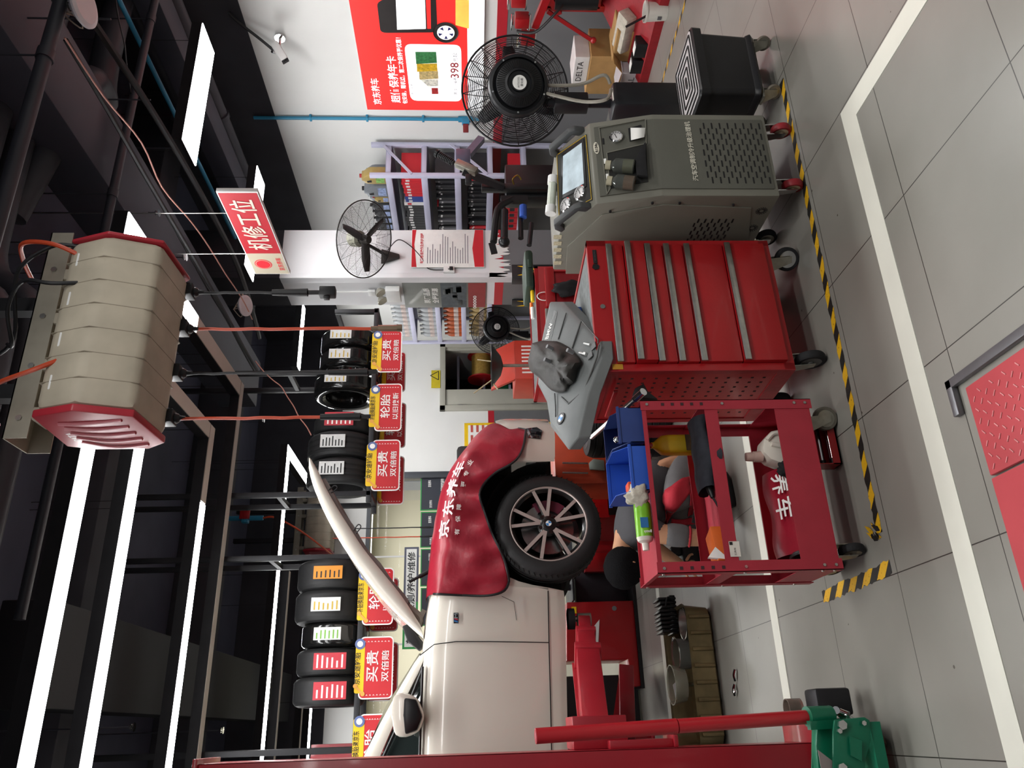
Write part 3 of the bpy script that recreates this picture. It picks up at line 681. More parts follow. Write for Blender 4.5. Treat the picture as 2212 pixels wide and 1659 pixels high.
def socket(label, p, d, r, L, m):
    p, d = Vector(p), Vector(d).normalized(); t = thing('socket', label, 'socket', p); mb = MB()
    mb.lathe([(r*.6, L*.12), (r*.6, 0), (r, 0), (r, L*.45), (r*.82, L*.55), (r*.82, L), (0, L)], p, d, 18); mb.build('socket_body', m, t)
    mb = MB(); mb.lathe([(0, L*.1), (r*.62, L*.1)], p, d, 6); mb.build('socket_bore', BLACK, t)
socket('large black impact socket standing in the bright blue bin', py(1363, 990, 3.1), (.15, .1, -1), .022, .085, mat('black_chrome', '4a4a4c', .25, .9))
mb = MB(); q = py(1372, 1040, 3.05); mb.cyl(q, q+V(-.05, 0, .02), .013, seg=14); a_ = V(q.x-.05, q.y, q.z+.02); tag(mb.build('chrome_extension', CHROME, loc=q), 'chrome socket extension lying in the bright blue bin', 'extension bar')
mb = MB(); mb.box(.86, .9, 3.02, 3.08, sh1+.004, sh1+.075, .004); tag(mb.build('orange_tool_tip', ORANGE, loc=(.88, 3.05, sh1)), 'small orange block at the left end of the bright blue bin', 'tool')
# long breaker bar and ratchet leaning across the bins
p0, p1 = py(1278, 945, 3.3), py(1372, 862, 3.0)
t = thing('breaker_bar', 'long steel bar with black foam grip leaning over the cart top', 'breaker bar', p1); mb = MB(); mb.cyl(p0, p1, .011, seg=12); mb.build('bar_shaft', STEEL, t)
mb = MB(); mb.cyl(p1, p1+(p1-p0).normalized()*.06, .016, .017, 14); mb.build('socket_end', CHROME, t)
p0, p1 = py(1335, 950, 3.02), py(1352, 915, 3.1)
t = thing('combination_ratchet', 'chrome ratchet with a round head standing in the dull blue bin', 'ratchet', p0); mb = MB(); mb.ball(p0, (.017, .012, .02)); mb.build('ratchet_head', CHROME, t); mb = MB(); mb.cyl(p0, p1+V(.02, 0, -.08), .007, seg=10); mb.build('ratchet_shaft', CHROME, t)
# orange screwdriver
p0, p1, p2 = py(1340, 892, 3.0), py(1352, 925, 2.99), py(1362, 950, 2.98)
t = thing('screwdriver', 'orange and black screwdriver lying across the dull blue bin', 'screwdriver', p0); d = (p1-p0); mb = MB(); mb.tube([p0, p0+d*.15, p0+d*.6, p0+d], [.008, .014, .015, .009], 12); mb.build('handle', mat('bright_orange', 'e8702a', .35, 0, .05, 10), t)
mb = MB(); mb.tube([p0+d*.45, p0+d*.7, p0+d*1.15], [.0155, .0158, .010], 12); mb.build('grip', BLACK, t); mb = MB(); mb.cyl(p0+d*1.1, p2, .003, seg=8); mb.build('shaft', CHROME, t)
# black gusset plate clamped on the right post (tool holder)
q = [(1366, 858), (1372, 838), (1391, 828), (1400, 845), (1422, 862)]
mb = MB(); mb.prism([py(a, b, 3.0) for a, b in q], (0, .035, 0), .004); t = mb.build('tool_holder', BLACK, loc=py(1390, 850, 3.0)); tag(t, 'black plastic tool holder leaning on the right end of the cart', 'holder')
# spray can, glove
p0, p1 = V(.80, 2.985, sh1+.036), V(.66, 2.985, sh1+.036)
t = thing('spray_can', 'green spray can lying on the left of the cart top', 'spray can', p0); mb = MB(); mb.lathe([(0, 0), (.030, 0), (.033, .006), (.033, .135)], p0, p1-p0, 28); mb.build('can_body', mat('lime_can', '78b82c', .3, .1, .12, 30), t)
mb = MB(); mb.lathe([(.033, .135), (.028, .15), (.014, .158), (.013, .185), (0, .187)], p0, p1-p0, 24); mb.build('nozzle_cap', mat('cream_cap', 'ddd6cc', .4), t)
mb = MB(); c_ = p0.lerp(p1, .6); mb.cbox(c_+V(0, -.0335, .004), .04, .001, .03); mb.build('label_patch', mat('can_blue', '2d6ea8', .4), t); mb = MB(); mb.text('Botny', c_+V(-.035, -.0345, -.006), (0, 0, 1), (1, 0, 0), .014, .03, .02); mb.build('can_lettering', INK, t)
def cloth_lump(name, label, cat, c, size, m, seed=1, amp=.35, mats=None):
    c = Vector(c); mb = MB(); rings, seg = 16, 26; rows = []
    for i in range(rings+1):
        th = PI*i/rings; row = []
        for j in range(seg):
            ph = 2*PI*j/seg; d = V(math.sin(th)*math.cos(ph), math.sin(th)*math.sin(ph), math.cos(th))
            k = 1+amp*mnoise.noise(d*1.7+V(seed, 0, 0))+amp*.5*mnoise.noise(d*4.1+V(0, seed, 0)); p = V(d.x*size[0]*k, d.y*size[1]*k, max(d.z*size[2]*k, -size[2]*.75)); row.append(c+p)
        rows.append(row)
    mb.grid(rows, True); return tag(mb.build(name, m, loc=c, ang=80), label, cat)
cloth_lump('work_glove', 'crumpled off-white work glove between the bright blue bin and the spray can', 'glove', (.825, 2.975, sh1+.045), (.045, .035, .045), mat('dirty_white_cloth', 'b9b3a6', .9, 0, .25, 25, .2, 90), 4, .5)
# ---- middle tier
p = V(1.085, 3.12, sh2)
t = thing('oil_bottle', 'yellow plastic bottle with red cap on the middle tier', 'bottle', p); mb = MB(); old = V(0, 0, 0)
def bottle_body(mb, p, w, d, h, neck, shoulder=.7):
    rows = []
    for z, k in ((0, .94), (.01, 1), (h*shoulder, 1), (h*(shoulder+.12), .9), (h*.93, .45), (h*.96, .3), (h, .3)):
        rows.append([p+V(math.copysign(abs(math.cos(a))**.6, math.cos(a))*w/2*k, math.copysign(abs(math.sin(a))**.6, math.sin(a))*d/2*k, z) for a in [2*PI*i/24 for i in range(24)]])
    mb.grid(rows, True); mb.poly(rows[0][::-1])
bottle_body(mb, p, .085, .07, .235, .02); mb.build('bottle_body', mat('yellow_bottle', 'd8b21e', .35, 0, .08, 12), t, ang=50)
mb = MB(); mb.cyl(p+V(0, 0, .23), p+V(0, 0, .255), .013, .011, 14); mb.build('cap', RED, t); mb = MB(); mb.cbox(p+V(-.0, -.0358, .06), .07, .001, .07); mb.build('label_patch', mat('bottle_label', '46331f', .5, 0, .3, 60), t)
mb = MB(); rows = []
for i in range(9):
    x = 1.16-.3*i/8; rows.append([V(x, 3.0+.1*math.sin(i), sh2+.002), V(x, 2.945, sh2+.03+.008*math.sin(i*1.3)), V(x, 2.955, sh2+.075+.012*math.sin(i*1.9)), V(x, 3.06, sh2+.085+.01*math.cos(i*2)), V(x, 3.14, sh2+.06), V(x, 3.15, sh2+.002)])
mb.grid(rows); tag(mb.build('tool_pouch', mat('dark_navy_cloth', '24262e', .85, 0, .2, 30, .2, 80), loc=(1.0, 3.04, sh2), ang=80, sub=1), 'long dark cloth pouch lying under the yellow bottle', 'pouch')
p0 = py(1525, 1030, 3.02); p1 = py(1540, 1075, 3.0); p2 = py(1578, 1138, 2.98)
t = thing('pry_bar', 'black-handled pry bar lying on the middle tier before the pouch', 'pry bar', p0); d = p1-p0; mb = MB(); mb.tube([p0, p0+d*.1, p0+d*.5, p0+d*.85, p0+d], [.006, .014, .016, .012, .009], 12); mb.build('handle', BLACK, t); mb = MB(); mb.cyl(p1, p2, .0045, seg=8); mb.build('shaft', DARKST, t)
t = thing('tissue_box', 'orange tissue box with a white tissue on the middle tier', 'box', (.62, 3.02, sh2)); mb = MB(); mb.T = Matrix.Translation((.625, 3.03, sh2)) @ rz(.35); mb.box(-.075, .075, -.045, .045, .0005, .062, .004); mb.build('carton', mat('orange_carton', 'd9682a', .55, 0, .1, 14), t)
mb = MB(); mb.T = Matrix.Translation((.625, 3.03, sh2)) @ rz(.35); mb.prism([V(-.075, -.046, .02), V(-.02, -.046, .062), V(-.065, -.046, .1)], (0, .01, 0)); mb.build('tissue_sheet', INK, t)
# ---- bottom tier
p = V(1.02, 3.02, sh3)
t = thing('white_jug', 'white plastic jug with handle and pinkish cap on the bottom tier', 'jug', p); mb = MB()
JW = mat('jug_plastic', 'd8d2c6', .4, 0, .04, 10)
q = [(-.072, 0), (.072, 0), (.076, .012), (.076, .12), (.07, .15), (.035, .185), (.0, .195), (-.02, .195), (-.05, .17), (-.076, .11), (-.076, .012)]
mb.prism([p+V(a, -.045, b) for a, b in q], (0, .09, 0), .012); mb.build('jug_body', JW, t)
mb = MB(); mb.tube(arc([p+V(.03, -.047, .175), p+V(.058, -.05, .14), p+V(.05, -.05, .075), p+V(.02, -.05, .06), p+V(-.0, -.05, .1), p+V(.012, -.049, .16)], 5), .009, 8); mb.build('handle', JW, t)
mb = MB(); mb.cyl(p+V(-.025, 0, .19), p+V(-.025, 0, .225), .024, .022, 18); mb.cyl(p+V(-.025, 0, .225), p+V(-.025, 0, .255), .019, .018, 18); mb.build('cap', mat('pink_grey_cap', 'b79a90', .45), t)
mb = MB(); mb.cbox(p+V(-.03, -.0462, .045), .06, .001, .055); mb.build('label_patch', mat('jug_blue', '2b4a8a', .4, 0, .2, 60), t); mb = MB(); mb.text('ozead', p+V(-.035, -.0475, .095), (1, 0, 0), (0, 0, 1), .018, .055); mb.build('jug_lettering', BINK, t)
FCL = mat('red_fender_cloth', '96182c', .36, 0, .14, 6, .25, 22, coat=.05)
t = thing('folded_fender_cloth', 'folded red cloth printed 养车 lying on the bottom tier', 'cloth', (.75, 3.0, sh3)); mb = MB(); rows = []
for i in range(15):
    f = i/14; x = lerp(.945, .60, f); w = .010*math.sin(f*9); k = .03*max(0, f-.6)
    rows.append([V(x, 3.2, sh3+.004), V(x, 3.19, sh3+.13+w), V(x, 3.13, sh3+.168-k+w), V(x, 3.05, sh3+.15-k), V(x, 2.965, sh3+.10-w-k), V(x, 2.948, sh3+.045), V(x-.005, 2.945, sh3+.002)])
mb.grid(rows); mb.build('cloth_fold', FCL, t, ang=80, sub=1)
mb = MB(); u3 = V(0, -.85, -.52)
for ch, x in (('养', .875), ('车', .775)): mb.text(ch, (x, 3.0, sh3+.14), (-1, 0, 0), u3, .085, .085, .012)
mb.build('cloth_lettering', INK, t)
mb = MB(); mb.tube(arc([V(.625, 2.945, sh3+.03), V(.605, 2.955, sh3+.08), V(.598, 3.04, sh3+.12), V(.6, 3.14, sh3+.09)], 5), .008, 6); mb.build('hem', BLACK, t)
cloth_lump('black_glove', 'crumpled black glove on the folded red cloth by the white jug', 'glove', (.925, 2.965, sh3+.125), (.035, .02, .03), mat('black_cloth', '1a1a1c', .9, 0, .2, 30), 9, .5)
cloth_lump('scrap_rag', 'dark rag at the left end of the bottom tier', 'rag', (.585, 3.15, sh3+.03), (.03, .06, .045), MATS['black_cloth'], 13, .4)
mb = MB(); rd = random.Random(2)
for k in range(5):
    q = V(1.13+.05*rd.random(), 3.0+.15*rd.random(), sh3+.006); mb = MB(); mb.cyl(q, q+V(.02, .006, 0), .004, seg=6); mb.cyl(q, q+V(.004, .001, 0), .008, seg=6); tag(mb.build('loose_bolt', STEEL, loc=q), 'loose steel bolt at the right end of the bottom tier', 'bolt', 'loose bolts on the bottom tier')
# red tray below the cart with two black-ended bars
t = thing('tool_tray', 'red steel tray holding two bars on the floor under the cart', 'tray', (1.06, 3.06, 0)); mb = MB(); x0, x1, y0, y1 = .96, 1.165, 3.02, 3.1
mb.box(x0, x1, y0, y1, .004, .01); mb.box(x0, x1, y0, y0+.004, .004, .04); mb.box(x0, x1, y1-.004, y1, .004, .115); mb.box(x0, x0+.004, y0, y1, .004, .1); mb.box(x1-.004, x1, y0, y1, .004, .1); mb.build('tray_body', RED, t)
for k, (yy, zz) in enumerate(((3.045, .028), (3.075, .06))):
    t2 = thing('torque_bar', ('steel bar with black ends lying lower in the red tray', 'steel bar with black ends lying higher in the red tray')[k], 'bar', (1.06, yy, zz)); mb = MB(); mb.cyl((.985, yy, zz), (1.14, yy, zz), .011, seg=14); mb.build('bar_shaft', CHROME, t2)
    mb = MB(); mb.cyl((.967, yy, zz), (.99, yy, zz), .0145, seg=14); mb.cyl((1.135, yy, zz), (1.158, yy, zz), .0145, seg=14); mb.build('end_cap', BLACK, t2, split=True)

# ================================================================ red drawer cabinet
CA = .055; CO = V(1.357, 2.95, 0); CW, CD, CZ0, CZ1 = .668, .525, .155, .992
CT = Matrix.Translation(CO) @ rz(CA)
t = thing('drawer_cabinet', 'big red six-drawer tool cabinet between the cart and the grey machine', 'tool cabinet', CO)
def C_(mb=None): mb = MB(); mb.T = CT; return mb
mb = C_(); mb.box(0, CW, .03, CD, CZ0, CZ1-.02); mb.box(0, CW, 0, .03, CZ1-.085, CZ1); mb.box(0, .03, 0, .03, CZ0, CZ1); mb.box(CW-.03, CW, 0, .03, CZ0, CZ1); mb.box(0, CW, 0, .03, CZ0, CZ0+.045)
mb.box(0, .02, .03, CD, CZ1-.03, CZ1); mb.box(CW-.02, CW, .03, CD, CZ1-.03, CZ1); mb.box(0, CW, CD-.02, CD, CZ1-.03, CZ1); body = mb.build('cabinet_body', RED, t)
mb = C_(); mb.box(.02, CW-.02, .03, CD-.02, CZ1-.02, CZ1-.006); mb.build('top_mat', mat('worn_grey_mat', '5f6464', .6, 0, .3, 40, .1, 60), t)
hz = [.907, .825, .732, .646, .553, .369, CZ0+.025]; outs = [.002, .022, .004, .004, .004, .012]
zmap = lambda x: .985-(x-1268)/384*.83
for k in range(6):
    zt_, zb_ = hz[k]+.004, hz[k+1]+.008
    o = outs[k]; mb = C_(); mb.box(.032, CW-.032, -.012-o, .03, zb_, zt_, .003); dw = mb.build('drawer', RED, t)
    mb = C_(); mb.box(.03, CW-.035, -.026-o, -.012-o, zt_-.026, zt_+.001, .003); mb.build('drawer_handle', STEEL, dw)
mb = C_(); mb.cyl((CW*.47, -.004, CZ1-.045), (CW*.47, 0, CZ1-.045), .011, seg=18); mb.build('lock', CHROME, t)
mb = C_(); mb.cbox((CW-.09, -.002, CZ1-.032), .075, .004, .018, .003); mb.cyl((CW-.145, -.004, CZ1-.032), (CW-.145, 0, CZ1-.032), .017, seg=6); mb.build('maker_badge', BLACK, t)
mb = C_(); mb.text('WORKPRO', (CW-.085, -.0045, CZ1-.032), (1, 0, 0), (0, 0, 1), .009, .06); mb.build('badge_lettering', mat('grey_print', '4c4c4e', .5), t)
mb = C_(); mb.box(.005, .03, -.002, -.001, CZ1-.105, CZ1-.06); mb.build('sticker_scrap', mat('torn_sticker', 'b8862a', .6), t)
# perforated left side: raised frame strips, small square holes
mb = C_(); mb.box(-.004, 0, .0, .03, CZ0, CZ1); mb.box(-.004, 0, CD-.035, CD, CZ0, CZ1); mb.box(-.004, 0, .03, CD-.035, CZ1-.06, CZ1); mb.box(-.004, 0, .03, CD-.035, CZ0, CZ0+.07); mb.build('side_frame', DRED, t)
mb = C_()
for i in range(9):
    for j in range(13):
        y = .075+i*.044; z = CZ0+.11+j*.052
        mb.box(-.0008, .0006, y-.006, y+.006, z-.006, z+.006)
mb.build('perforation_grille', mat('hole_dark', '2a0d10', .8), t)
mb = C_(); mb.cbox((-.03, CD*.5, .9), .012, CD*.5, .02, .004); mb.build('push_handle', RED, t)
def cw(x, y): return CT @ V(x, y, 0)
caster(t, cw(.065, .04), .064, swivel=.02, ztop=CZ0, w=.035, hub=mat('grey_hub', '5b5b58', .5)); caster(t, cw(CW-.06, .06), .055, swivel=.9, ztop=CZ0, w=.035, hub=CHROME); caster(t, cw(.07, CD-.07), .064, swivel=.02, ztop=CZ0, w=.035); caster(t, cw(CW-.06, CD-.07), .055, swivel=.3, ztop=CZ0, w=.035)
# ---- engine cover on the cabinet
G1 = mat('engine_cover_plastic', '686c6c', .5, 0, .07, 14, .05, 120); G2 = mat('engine_cover_dark', '4a4c4b', .5, 0, .1, 14)
top = [(1188, 652, 3.36), (1216, 652, 3.28), (1298, 738, 2.955), (1300, 775, 2.93), (1272, 850, 2.955), (1250, 945, 2.98), (1228, 972, 3.03), (1190, 922, 3.2), (1182, 870, 3.27), (1162, 830, 3.35), (1165, 760, 3.38)]
P = [py(*q) for q in top]; cen = sum(P, Vector())/len(P)
t = thing('engine_cover', 'grey plastic engine cover with a round badge lying on the drawer cabinet', 'engine cover', V(cen.x, cen.y, CZ1))
nrm = Vector()
for i in range(len(P)): nrm += (P[i]-cen).cross(P[(i+1) % len(P)]-cen)
nrm.normalize(); nrm = nrm if nrm.z > 0 else -nrm
mb = MB(); k1 = [cen+(p-cen)*.9+nrm*.012 for p in P]; k0 = P; kb = [V(cen.x+(p.x-cen.x)*1.0, cen.y+(p.y-cen.y)*1.0+.0, p.z-.05) for p in P]; n = len(P)
vs1 = [mb.bm.verts.new(p) for p in k1]; vs0 = [mb.bm.verts.new(p) for p in k0]; vsb = [mb.bm.verts.new(p) for p in kb]
mb._f(vs1); mb.bridge(vs0, vs1); mb.bridge(vsb, vs0); mb._f(vsb[::-1]); bmesh.ops.recalc_face_normals(mb.bm, faces=mb.bm.faces[:]); bmesh.ops.triangulate(mb.bm, faces=[f for f in mb.bm.faces if len(f.verts) > 4]); cov = mb.build('cover_shell', G1, t, bevel=.004)
def on(x, y, lift=.0):   # point of the cover's top plane under a pixel
    d = ray(x, y); o = cen+nrm*(.013+lift); return CPOS+d*((o-CPOS).dot(nrm)/d.dot(nrm))
def groove(pts, w, name, m, lift=.001): mb = MB(); mb.tube([on(*q, lift) for q in pts], w, 6); mb.build(name, m, cov)
groove([(1223, 676), (1206, 733)], .003, 'groove', G2); groove([(1256, 692), (1236, 752)], .004, 'groove', G2); groove([(1256, 692), (1292, 733), (1292, 742)], .003, 'groove', G2); groove([(1294, 745), (1290, 770), (1258, 856)], .004, 'groove', G2); groove([(1213, 858), (1228, 872), (1252, 852)], .004, 'groove', G2); groove([(1198, 850), (1200, 880), (1200, 900)], .003, 'groove', G2)
for k in range(6): groove([(1191+k*2.3, 668+k*1.0), (1176+k*2.5, 740)], .0014, 'rib', mat('pale_rib', 'd0d2d2', .5), .001)
for a in (((1262, 742), (1275, 745)), ((1262, 762), (1266, 764)), ((1252, 762), (1266, 766))): groove(a, .006, 'vent', mat('vent_bright', 'c4c6c4', .35, .4), .002)
for a in ((1282, 748), (1275, 768)):
    q = on(*a, .002); mb = MB(); mb.cbox(q, .03, .03, .004, 0, nrm.to_track_quat('Z', 'Y').to_matrix()); mb.build('vent', G2, cov)
uu = (on(1176, 728)-on(1192, 676)).normalized()
mb = MB(); mb.text('BMW', on(1186, 715, .002), -uu, nrm.cross(-uu), .03, .085, .01); mb.build('cover_lettering', INK, cov)
q = on(1212, 904, .001); mb = MB(); mb.lathe([(0, .003), (.026, .003), (.027, 0)], q, nrm, 32); bd = mb.build('badge', BLACK, cov)
xr = (on(1212, 890)-q).normalized(); yu = nrm.cross(xr)
mb = MB(); mb.lathe([(0, .0035), (.017, .0035)], q, nrm, 32); mb.build('badge_disc', INK, bd)
mb = MB()
for s in (0, PI):
    pts = [q+nrm*.0042]+[q+nrm*.0042+(xr*math.cos(s+a*PI/16)+yu*math.sin(s+a*PI/16))*.016 for a in range(9)]; mb.poly(pts)
mb.build('badge_quarter', mat('badge_blue', '3a86c8', .4), bd)
# crumpled black moulded cover on top
bp = [(1150, 742), (1172, 736), (1206, 738), (1232, 752), (1258, 780), (1246, 800), (1240, 826), (1228, 832), (1222, 846), (1205, 848), (1190, 842), (1165, 815), (1145, 800), (1141, 780)]
mb = MB(); c2 = on(1198, 790, .05); rows = []
NB = 44
ring = []
for i in range(NB):
    f = i/NB*len(bp); a = bp[int(f) % len(bp)]; b = bp[(int(f)+1) % len(bp)]; u = f-int(f); ring.append((lerp(a[0], b[0], u), lerp(a[1], b[1], u)))
for k in range(9):
    s = 1-k/8.0; row = []
    for i, (x, y) in enumerate(ring):
        X, Y = lerp(1198, x, s), lerp(790, y, s); h = .008+.075*(1-s**2.2)*(1.0-.25*(X-1150)/100); d = mnoise.noise(V(X*.03, Y*.03, 1.5))*.035+mnoise.noise(V(X*.08, Y*.08, 4))*.015
        row.append(on(X, Y, h+d*(1-s**4)))
    rows.append(row)
mb.grid(rows, True); BM_ = mat('dusty_black_plastic', '2b2a27', .6, 0, .35, 18, .15, 60)
u_ = thing('moulded_splash_cover', 'crumpled dusty black plastic piece lying on the grey engine cover', 'plastic cover', c2); mb.build('cover_skin', BM_, u_, ang=50, solid=.004)
for a in ((1186, 750), (1181, 778), (1230, 758)):
    q = on(*a, .075); mb = MB(); mb.cyl(q-nrm*.02, q+nrm*.012, .009, seg=12); mb.build('stud', GREY, u_)
mb = MB(); q = cw(.42, .32); mb.T = Matrix.Translation((q.x, q.y, CZ1-.005)) @ rz(.5); mb.box(-.05, .05, -.03, .03, 0, .05, .006); mb.box(-.02, .08, -.05, -.03, 0, .03, .005); tag(mb.build('blue_tool_case', BLUEP, loc=(q.x, q.y, CZ1-.005)), 'small blue plastic case on the cabinet behind the engine cover', 'case')
# ================================================================ olive grey air-conditioning service machine
OLV = mat('olive_grey_enamel', '75746a', .4, 0, .05, 6, .05, 150); OLD = mat('dark_olive_panel', '5a5a52', .45, 0, .05, 8, .05, 150)
AX0, AX1 = 2.118, 2.578; AY = 2.78; ZB = .152
A = px(1433, 415.6, AX0); B = px(1288, 441, AX0); Cc = px(1209, 501, AX0); Dd = px(1199, 572, AX0)
prof = [(AY, ZB), (AY, A.z), (B.y, B.z), (Cc.y, Cc.z), (Dd.y+.05, Dd.z+.005), (Dd.y+.07, ZB)]
t = thing('refrigerant_service_machine', 'olive grey wheeled air-conditioning service machine with sloping screen panel', 'service machine', ((AX0+AX1)/2, AY+.25, 0))
mb = MB(); mb.prism([V(AX0, y, z) for y, z in prof], (AX1-AX0, 0, 0), .008); mb.build('cabinet', OLV, t)
# front panel (dark) inset on lower face and upper slope
def fr_pt(u, v):          # point on the front: u 0..1 across, v along the profile from the bottom (metres)
    l1 = A.z-ZB; s2 = V(0, B.y-AY, B.z-A.z); l2 = s2.length
    x = lerp(AX0, AX1, u)
    if v <= l1: return V(x, AY, ZB+v), V(0, -1, 0)
    d = s2/l2; n = V(0, -d.z, d.y); p = V(x, AY, A.z)+d*(v-l1); return p, n
l1 = A.z-ZB; sv = V(0, B.y-AY, B.z-A.z); l2 = sv.length
UP = sv/l2; NF = V(0, -UP.z, UP.y)
mb = MB(); w0, w1 = AX0+.035, AX1-.035
mb.box(w0, w1, AY-.006, AY+.002, ZB+.02, A.z-.001, .002); mb.prism([V(w0, AY-.006, A.z-.003), V(w1, AY-.006, A.z-.003), V(w1, B.y, B.z)+NF*.006-UP*.02, V(w0, B.y, B.z)+NF*.006-UP*.02], -NF*.006); mb.build('front_panel', OLD, t)
Z = lambda x, y=330: py(x, y, AY-.007).z
XX = lambda x, y: py(x, y, AY-.007).x
# vent slots
mb = MB()
c0, c1 = (1507, 262), (1652, 396)
xr_, xl_ = XX(1510, 266), XX(1535, 395); zt_, zb_ = Z(1510, 262), Z(1648, 270)
for i in range(9):
    z = lerp(zt_, zb_, i/8)
    for j in range(11):
        x = lerp(xl_, xr_, (j+.5)/11); zz = z+(.0 if j % 2 else (zb_-zt_)/16)
        if zz > ZB+.03: mb.box(x-.017, x+.017, AY-.0072, AY-.0058, zz-.0032, zz+.0032)
mb.build('vent_pattern', BLACK, t)
mb = MB(); xm = (XX(1490, 262)+XX(1500, 392))/2; mb.text('汽车空调制冷升级治理机', (xm, AY-.008, (Z(1490, 262)+Z(1500, 392))/2+.004), (1, 0, 0), (0, 0, 1), .026, XX(1490, 263)-XX(1500, 391), .008); mb.build('front_lettering', mat('cream_print', 'e4e0d0', .5), t)
def sl(x, y, lift=0.0):       # point on the sloped upper front under a pixel
    d = ray(x, y); o = V(AX0, AY, A.z)+NF*(.007+lift); return CPOS+d*((o-CPOS).dot(NF)/d.dot(NF))
# recess with bottles: dark opening
def recess(pts, depth, name, m, wall):
    P = [sl(*q) for q in pts]; mb = MB(); mb.poly([p-NF*.004 for p in P]); mb.build(name, m, t)
DK = mat('recess_dark', '1b1b19', .7)
P = [sl(1311, 331), sl(1396, 311), sl(1400, 393), sl(1318, 408)]
mb = MB(); mb.prism([p+NF*.0006 for p in P], NF*.0012); mb.build('recess', DK, t)
mb = MB(); q = [sl(1294, 277), sl(1394, 258), sl(1396, 311), sl(1311, 331), sl(1318, 408), sl(1311, 420)]
for a, b in zip(q, q[1:]+q[:1]): mb.bar(a+NF*.002, b+NF*.002, .004, .005, NF)
mb.build('panel_rim', OLV, t)
BG = mat('bottle_glass', 'dfe6dc', .08, 0, .03, 10, trans=.9, alpha=.75, ior=1.3); BOIL = mat('bottle_oil', '7a7a58', .3, 0, .1, 20); BOIL2 = mat('bottle_amber', '7a4a22', .3, 0, .1, 20)
for k, (top, bot, ww, m) in enumerate((((1316, 357), (1371, 361), .036, BOIL), ((1319, 391), (1372, 397), .036, BOIL2))):
    p1, p0 = sl(*top, .012), sl(*bot, .012); d = p0-p1; L = d.length; d.normalize(); r = .034
    b_ = thing('oil_vial', ('right glass vial of greenish oil in the machine recess', 'left glass vial of amber oil in the machine recess')[k], 'bottle', p0)
    mb = MB(); mb.lathe([(r*.5, 0), (r*.55, .012), (r, .028), (r, L-.004), (r*.9, L), (0, L)], p1, d, 22); mb.build('vial_glass', BG, b_)
    mb = MB(); mb.lathe([(0, L*.55), (r*.9, L*.55), (r*.9, L-.006), (0, L-.005)], p1, d, 18); mb.build('oil', m, b_)
    mb = MB(); mb.cyl(p1-d*.016, p1+d*.008, r*.62, seg=18); mb.build('cap', mat('vial_cap', 'aaa48c', .5), b_)
    q = sl(1307+k*5, 348+k*33, .002); mb = MB(); mb.cbox(q, .028, .012, .001, 0, Matrix((V(1, 0, 0), UP, NF)).transposed()); mb.build('letter_label', INK, t)
mb = MB(); mb.prism([sl(1395, 311, .006), sl(1384, 325, .012), sl(1372, 352, .014), sl(1376, 384, .012), sl(1400, 386, .01), sl(1396, 350, .01)], NF*.02, .004); tag(mb.build('black_cloth_strap', MATS['black_cloth'], loc=sl(1385, 350)), 'black cloth stuffed in the machine recess beside the vials', 'cloth')
# gauge, printer slot with paper, small labels, badge
def gauge(c, n, r, name, parent, up=None, face='d8d6d6'):
    c, n = Vector(c), Vector(n).normalized(); mb = MB(); mb.lathe([(r*.98, -.004), (r, .012), (r*.86, .016), (r*.84, .008)], c, n, 32); g = mb.build(name, CHROME, parent)
    mb = MB(); mb.lathe([(0, .007), (r*.86, .007)], c, n, 32); mb.build('dial', mat('dial_'+face, face, .4), g)
    a = V(1, 0, 0); a = (a-n*a.dot(n)).normalized(); b = n.cross(a); mb = MB()
    for k in range(13):
        an = -.8+k*(PI+1.6)/12; d = a*math.cos(an)+b*math.sin(an); mb.bar(c+n*.008+d*r*.66, c+n*.008+d*r*.8, .0012, .0006, n)
    mb.bar(c+n*.0085-(a+b*.3).normalized()*r*.2, c+n*.0085+(a+b*.3).normalized()*r*.6, .0025, .0008, n); mb.build('dial_tick_pattern', BINK, g); return g
gauge(sl(1331, 298), NF, .031, 'gauge', t)
P = [sl(1357, 278), sl(1385, 270), sl(1386, 300), sl(1360, 306)]
mb = MB(); mb.prism([p+NF*.001 for p in P], NF*.0015); mb.build('printer_slot', BLACK, t)
mb = MB(); rows = []
for i in range(7):
    f = i/6; rows.append([sl(lerp(1362, 1394, f), lerp(276, 276, f), .004+.02*math.sin(f*PI*.9)), sl(lerp(1363, 1392, f), lerp(303, 296, f), .004+.024*math.sin(f*PI*.9))])
mb.grid(rows); mb.build('receipt_paper', INK, t, ang=80)
P = sl(1303, 305, .001); mb = MB(); mb.cbox(P, .034, .008, .001, 0, Matrix((V(1, 0, 0), UP, NF)).transposed()); mb.build('gauge_label', BLACK, t)
# screen slope between B and C
S0 = V(0, Cc.y-B.y, Cc.z-B.z); SL = S0.length; SU = S0/SL; SN = V(0, -SU.z, SU.y)
def sp(x, y, lift=0.0):
    d = ray(x, y); o = V(AX0, B.y, B.z)+SN*(.002+lift); return CPOS+d*((o-CPOS).dot(SN)/d.dot(SN))
q = sl(1288, 320, .001); mb = MB(); bx = (sl(1284, 300)-sl(1290, 338)).normalized()
rows = [[q+bx*(.034*math.cos(a))+NF*.001+UP*(.013*math.sin(a)) for a in [2*PI*i/20 for i in range(20)]]]
mb.poly(rows[0]); mb.build('badge', mat('badge_cream', 'd9d4c2', .4), t)
mb = MB(); mb.text('R134a', q+NF*.0025, bx, UP, .013, .05, .02); mb.build('badge_lettering', BINK, t)
P = [sp(1208, 345), sp(1203, 483), sp(1276, 431), sp(1276, 276)]
P = [sp(1203, 334), sp(1208, 470), sp(1280, 432), sp(1267, 290)]
mb = MB(); mb.prism([p+SN*.0 for p in P], SN*.002); mb.build('control_panel', mat('panel_black', '3a3a38', .3, 0, .05, 10), t)
mb = MB(); c = sum(P, Vector())/4
